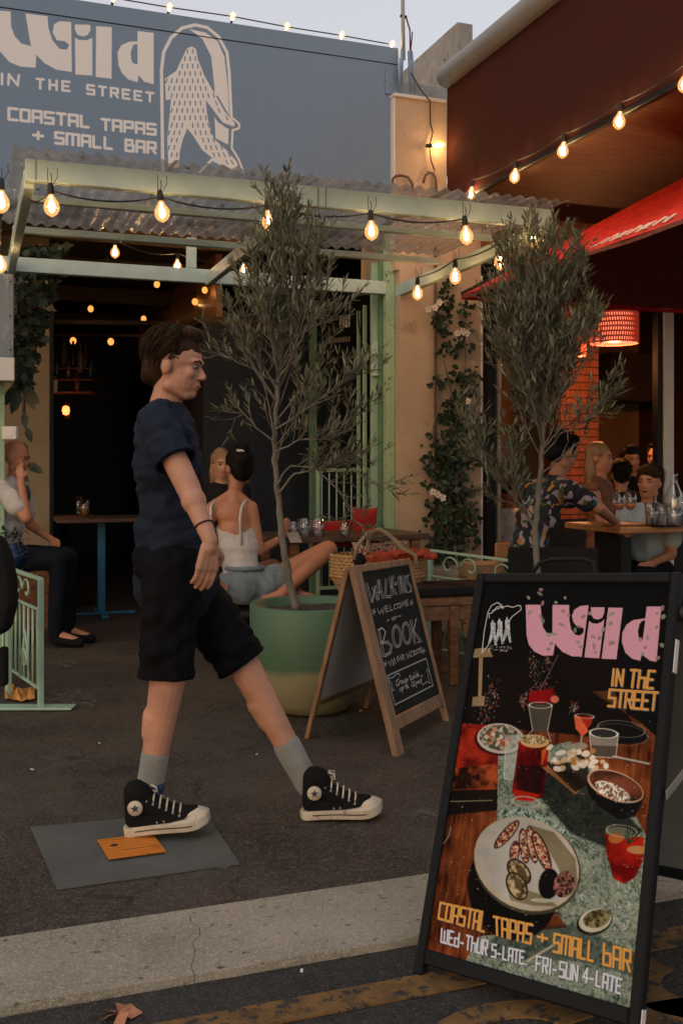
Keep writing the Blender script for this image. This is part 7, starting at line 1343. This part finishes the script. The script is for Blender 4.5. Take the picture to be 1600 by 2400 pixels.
b = MB(); b.lathe([(1, -.012), (1.03, 0), (1, .014)], 30, T=Matrix.Translation(hh3 + V((0, 0, .125))) @ Matrix.Diagonal((.128, .103, 1, 1))); b.build('waistband', M['denim'], wm)
p_ = dp(688, 1260, 6.72); pz = thing('mobile_phone', 'slim phone held by the woman in denim shorts', 'phone', p_); b = MB(Matrix.Translation(p_) @ Matrix.Rotation(.3, 4, 'Z') @ Matrix.Rotation(.5, 4, 'X')); b.bbox(-.035, .045, -.06, .06, -.004, .004, .003); b.build('phone_body', M['galv'], pz)
sw = thing('low_stool', 'dark stool hidden under the woman in denim shorts', 'stool', (hh3.x, hh3.y, 0)); zs_ = hh3.z - .13; b = MB(Matrix.Translation((hh3.x, hh3.y, 0))); b.bbox(-.2, .24, -.18, .2, zs_ - .04, zs_, .01); b.build('seat', M['dark'], sw)
for x in (-.16, .2):
    for y in (-.14, .16): b = MB(Matrix.Translation((hh3.x, hh3.y, 0))); b.bar((x, y, .003), (x, y, zs_ - .041), .035, .035, up=(0, 1, 0)); b.build('leg', M['dark'], sw)
def sitter(name, label, hx, hy, d, f, k, skin, hairm, style, shirt, lean=V((0, 0, 0)), body=True, seat=.46, arms=None, vox=.011, headonly=False, nose=True, wid=.17, sleeves=True):
    H = dp(hx, hy, d); t = thing('person', label, 'person', (H.x, H.y, 0)); f = V(f).normalized(); hp, HT = head(H, f, V((0, 0, 1)), k); fr = frame_of(f, V((0, 0, 1)))
    nk = H - V((0, 0, .14 * k)) + lean * .2; side = f.cross(V((0, 0, 1))).normalized() if abs(f.z) < .9 else V((1, 0, 0)); side = V((side.x, side.y, 0)).normalized()
    sc_ = nk - V((0, 0, .075 * k)) + lean * .3; SR = sc_ + side * wid * k; SL = sc_ - side * wid * k; hz = max(seat + .1, 0); hip = V((sc_.x, sc_.y, hz)) + lean; HR = hip + side * .085 * k; HL = hip - side * .085 * k; ff = V((f.x, f.y, 0)).normalized()
    if arms: (Er, Wr), (El, Wl) = arms
    else: Er, Wr, El, Wl = SR + V((0, 0, -.26 * k)) + ff * .06, SR + V((0, 0, -.30 * k)) + ff * .26 - side * .05, SL + V((0, 0, -.26 * k)) + ff * .06, SL + V((0, 0, -.30 * k)) + ff * .26 + side * .05
    Kr, Kl = HR + ff * .42 * k, HL + ff * .42 * k; Ar, Al = V((Kr.x, Kr.y, .09)) + ff * -.02, V((Kl.x, Kl.y, .09))
    sk = hp + [('c', H - V((0, 0, .05 * k)), .05 * k, nk, .052 * k)] + torso(SR, SL, HR, HL, nk, .85 * k) + limb(SR, Er, Wr, (.045 * k, .038 * k, .026 * k)) + limb(SL, El, Wl, (.045 * k, .038 * k, .026 * k)) + hand(Wr, (Wr - Er), -side, .9 * k, .5, 1) + hand(Wl, (Wl - El), side, .9 * k, .5, -1) + limb(HR, Kr, Ar, (.08 * k, .06 * k, .038 * k)) + limb(HL, Kl, Al, (.08 * k, .06 * k, .038 * k)) + [('c', Ar, .035, Ar + ff * .16 - V((0, 0, .05)), .03), ('c', Al, .035, Al + ff * .16 - V((0, 0, .05)), .03)]
    fuse(sk, vox, t, 'body', skin, 4); face_bits(HT, t)
    if style: fuse(hairprims(HT, k, style, fr), .010, t, 'hair', hairm, 3, .012, hx)
    sl = [('c', SR, .062 * k, SR.lerp(Er, .62), .066 * k), ('c', SL, .062 * k, SL.lerp(El, .62), .066 * k)] if sleeves else []
    fuse(torso(SR, SL, HR, HL, nk, 1.03 * k) + sl, .012, t, 'shirt', shirt, 4, .010, hy)
    fuse([('e', hip, (.15 * k, .15 * k, .11 * k), None), ('c', HR, .095 * k, Kr, .075 * k), ('c', HL, .095 * k, Kl, .075 * k), ('c', Kr, .072 * k, Ar, .052 * k), ('c', Kl, .072 * k, Al, .052 * k)], .012, t, 'trousers', M['denim_dark'], 4, .008, 3)
    if style in ('short', 'mop'): strands(HT, 1, hairm, t, 420, int(hx), .04 if style == 'short' else .055)
    for A9 in (Ar, Al): fuse([('c', A9 + V((0, 0, -.035)), .042, A9 + ff * .17 - V((0, 0, .055)), .034), ('c', A9, .040, A9 - V((0, 0, .03)), .042)], .011, t, 'shoe', M['canvas_black'], 2)
    return t, HT
# bald man at left: chin in hand
t, HT = sitter('p', 'bald man in white t-shirt at far left, resting his chin on his hand', 38, 1072, 7.15, (1, -.1, -.25), 1.0, M['skin2'], None, None, M['white_cotton'], lean=V((-.05, 0, 0)), seat=.50, arms=((dp(62, 1215, 6.95), dp(50, 1128, 7.0)), (dp(70, 1230, 7.4), dp(118, 1262, 7.3))))
# patterned-shirt man
m, t_, b_ = nodes('bright_floral_shirt'); N = t_.nodes.new; L = t_.links.new; tc = N('ShaderNodeTexCoord'); nd = N('ShaderNodeTexNoise'); nd.inputs['Scale'].default_value = 9; L(tc.outputs['Object'], nd.inputs[0]); mxv = N('ShaderNodeMix'); mxv.data_type = 'RGBA'; mxv.inputs[0].default_value = .1; L(tc.outputs['Object'], mxv.inputs[6]); L(nd.outputs['Color'], mxv.inputs[7]); vo = N('ShaderNodeTexVoronoi'); vo.inputs['Scale'].default_value = 32; L(mxv.outputs[2], vo.inputs['Vector']); sp = N('ShaderNodeSeparateColor'); L(vo.outputs['Color'], sp.inputs[0]); cr = N('ShaderNodeValToRGB'); cr.color_ramp.interpolation = 'CONSTANT'; e = cr.color_ramp.elements; e[0].color = (.010, .010, .018, 1); e[1].position = .42; e[1].color = (.34, .25, .28, 1)
for p_, c_ in ((.56, (.012, .07, .09, 1)), (.68, (.02, .02, .03, 1)), (.80, (.06, .09, .02, 1)), (.88, (.45, .20, .02, 1)), (.93, (.30, .28, .30, 1))): x_ = e.new(p_); x_.color = c_
L(sp.outputs[0], cr.inputs[0]); L(cr.outputs[0], b_.inputs['Base Color']); b_.inputs['Roughness'].default_value = .85; M['floral'] = m
t, HT = sitter('p', 'dark-haired man in a bright patterned shirt leaning over the restaurant table', 1318, 1062, 6.15, (.85, .45, -.45), 1.0, M['skin2'], M['hair_black'], 'short', M['floral'], lean=V((-.20, -.05, 0)), seat=.42, arms=((dp(1400, 1190, 6.0), dp(1440, 1222, 6.35)), (dp(1400, 1185, 6.45), dp(1440, 1225, 6.5))), wid=.20)
t, HT = sitter('p', 'laughing boy with tousled brown hair in a grey-blue t-shirt behind the drinks', 1520, 1132, 7.0, (-.55, -.75, .05), 1.0, M['skin2'], M['hair_brown'], 'mop', M['grey_tee'], seat=.42)
b = MB(HT); b.ball((.083, 0, -.058), (.010, .020, .010), 10); b.build('open_mouth', M['dark'], t)
b = MB(HT); b.ball((.088, 0, -.053), (.006, .016, .004), 8); b.build('teeth', M['eye'], t)
sitter('p', 'woman with long straight blonde hair and bare shoulders beside the brick column', 1405, 1075, 7.6, (.75, -.45, 0), .98, M['skin2'], M['hair_blond'], 'long', mat('rust_top', (.20, .07, .03), .8), seat=.44, sleeves=False)
sitter('p', 'short-haired man in shade between the blonde woman and the boy', 1478, 1078, 9.4, (.1, -1, 0), 1.0, M['skin2'], M['hair_black'], 'short', M['short_black'], seat=.46)
sitter('p', 'dark-haired diner half hidden by the cream mullion', 1535, 1072, 9.6, (-.6, -.7, 0), 1.0, M['skin2'], M['hair_black'], 'short', M['black_fabric'], seat=.46)
sitter('p', 'dark-clothed diner with back turned, behind the blonde woman', 1455, 1112, 8.4, (.2, 1, 0), .95, M['skin2'], M['hair_black'], 'short', M['black_fabric'], seat=.44)
sitter('p', 'fair woman facing the street past the shoulder of the strap-top woman', 520, 1090, 7.6, (.3, -.95, 0), .95, M['skin'], M['hair_blond'], 'long', M['black_fabric'], seat=.46)
sitter('p', 'small diner in dim light left of the right olive trunk', 1195, 1160, 9.0, (.2, -.9, 0), .85, M['skin2'], M['hair_brown'], 'short', M['white_cotton'], seat=.40)
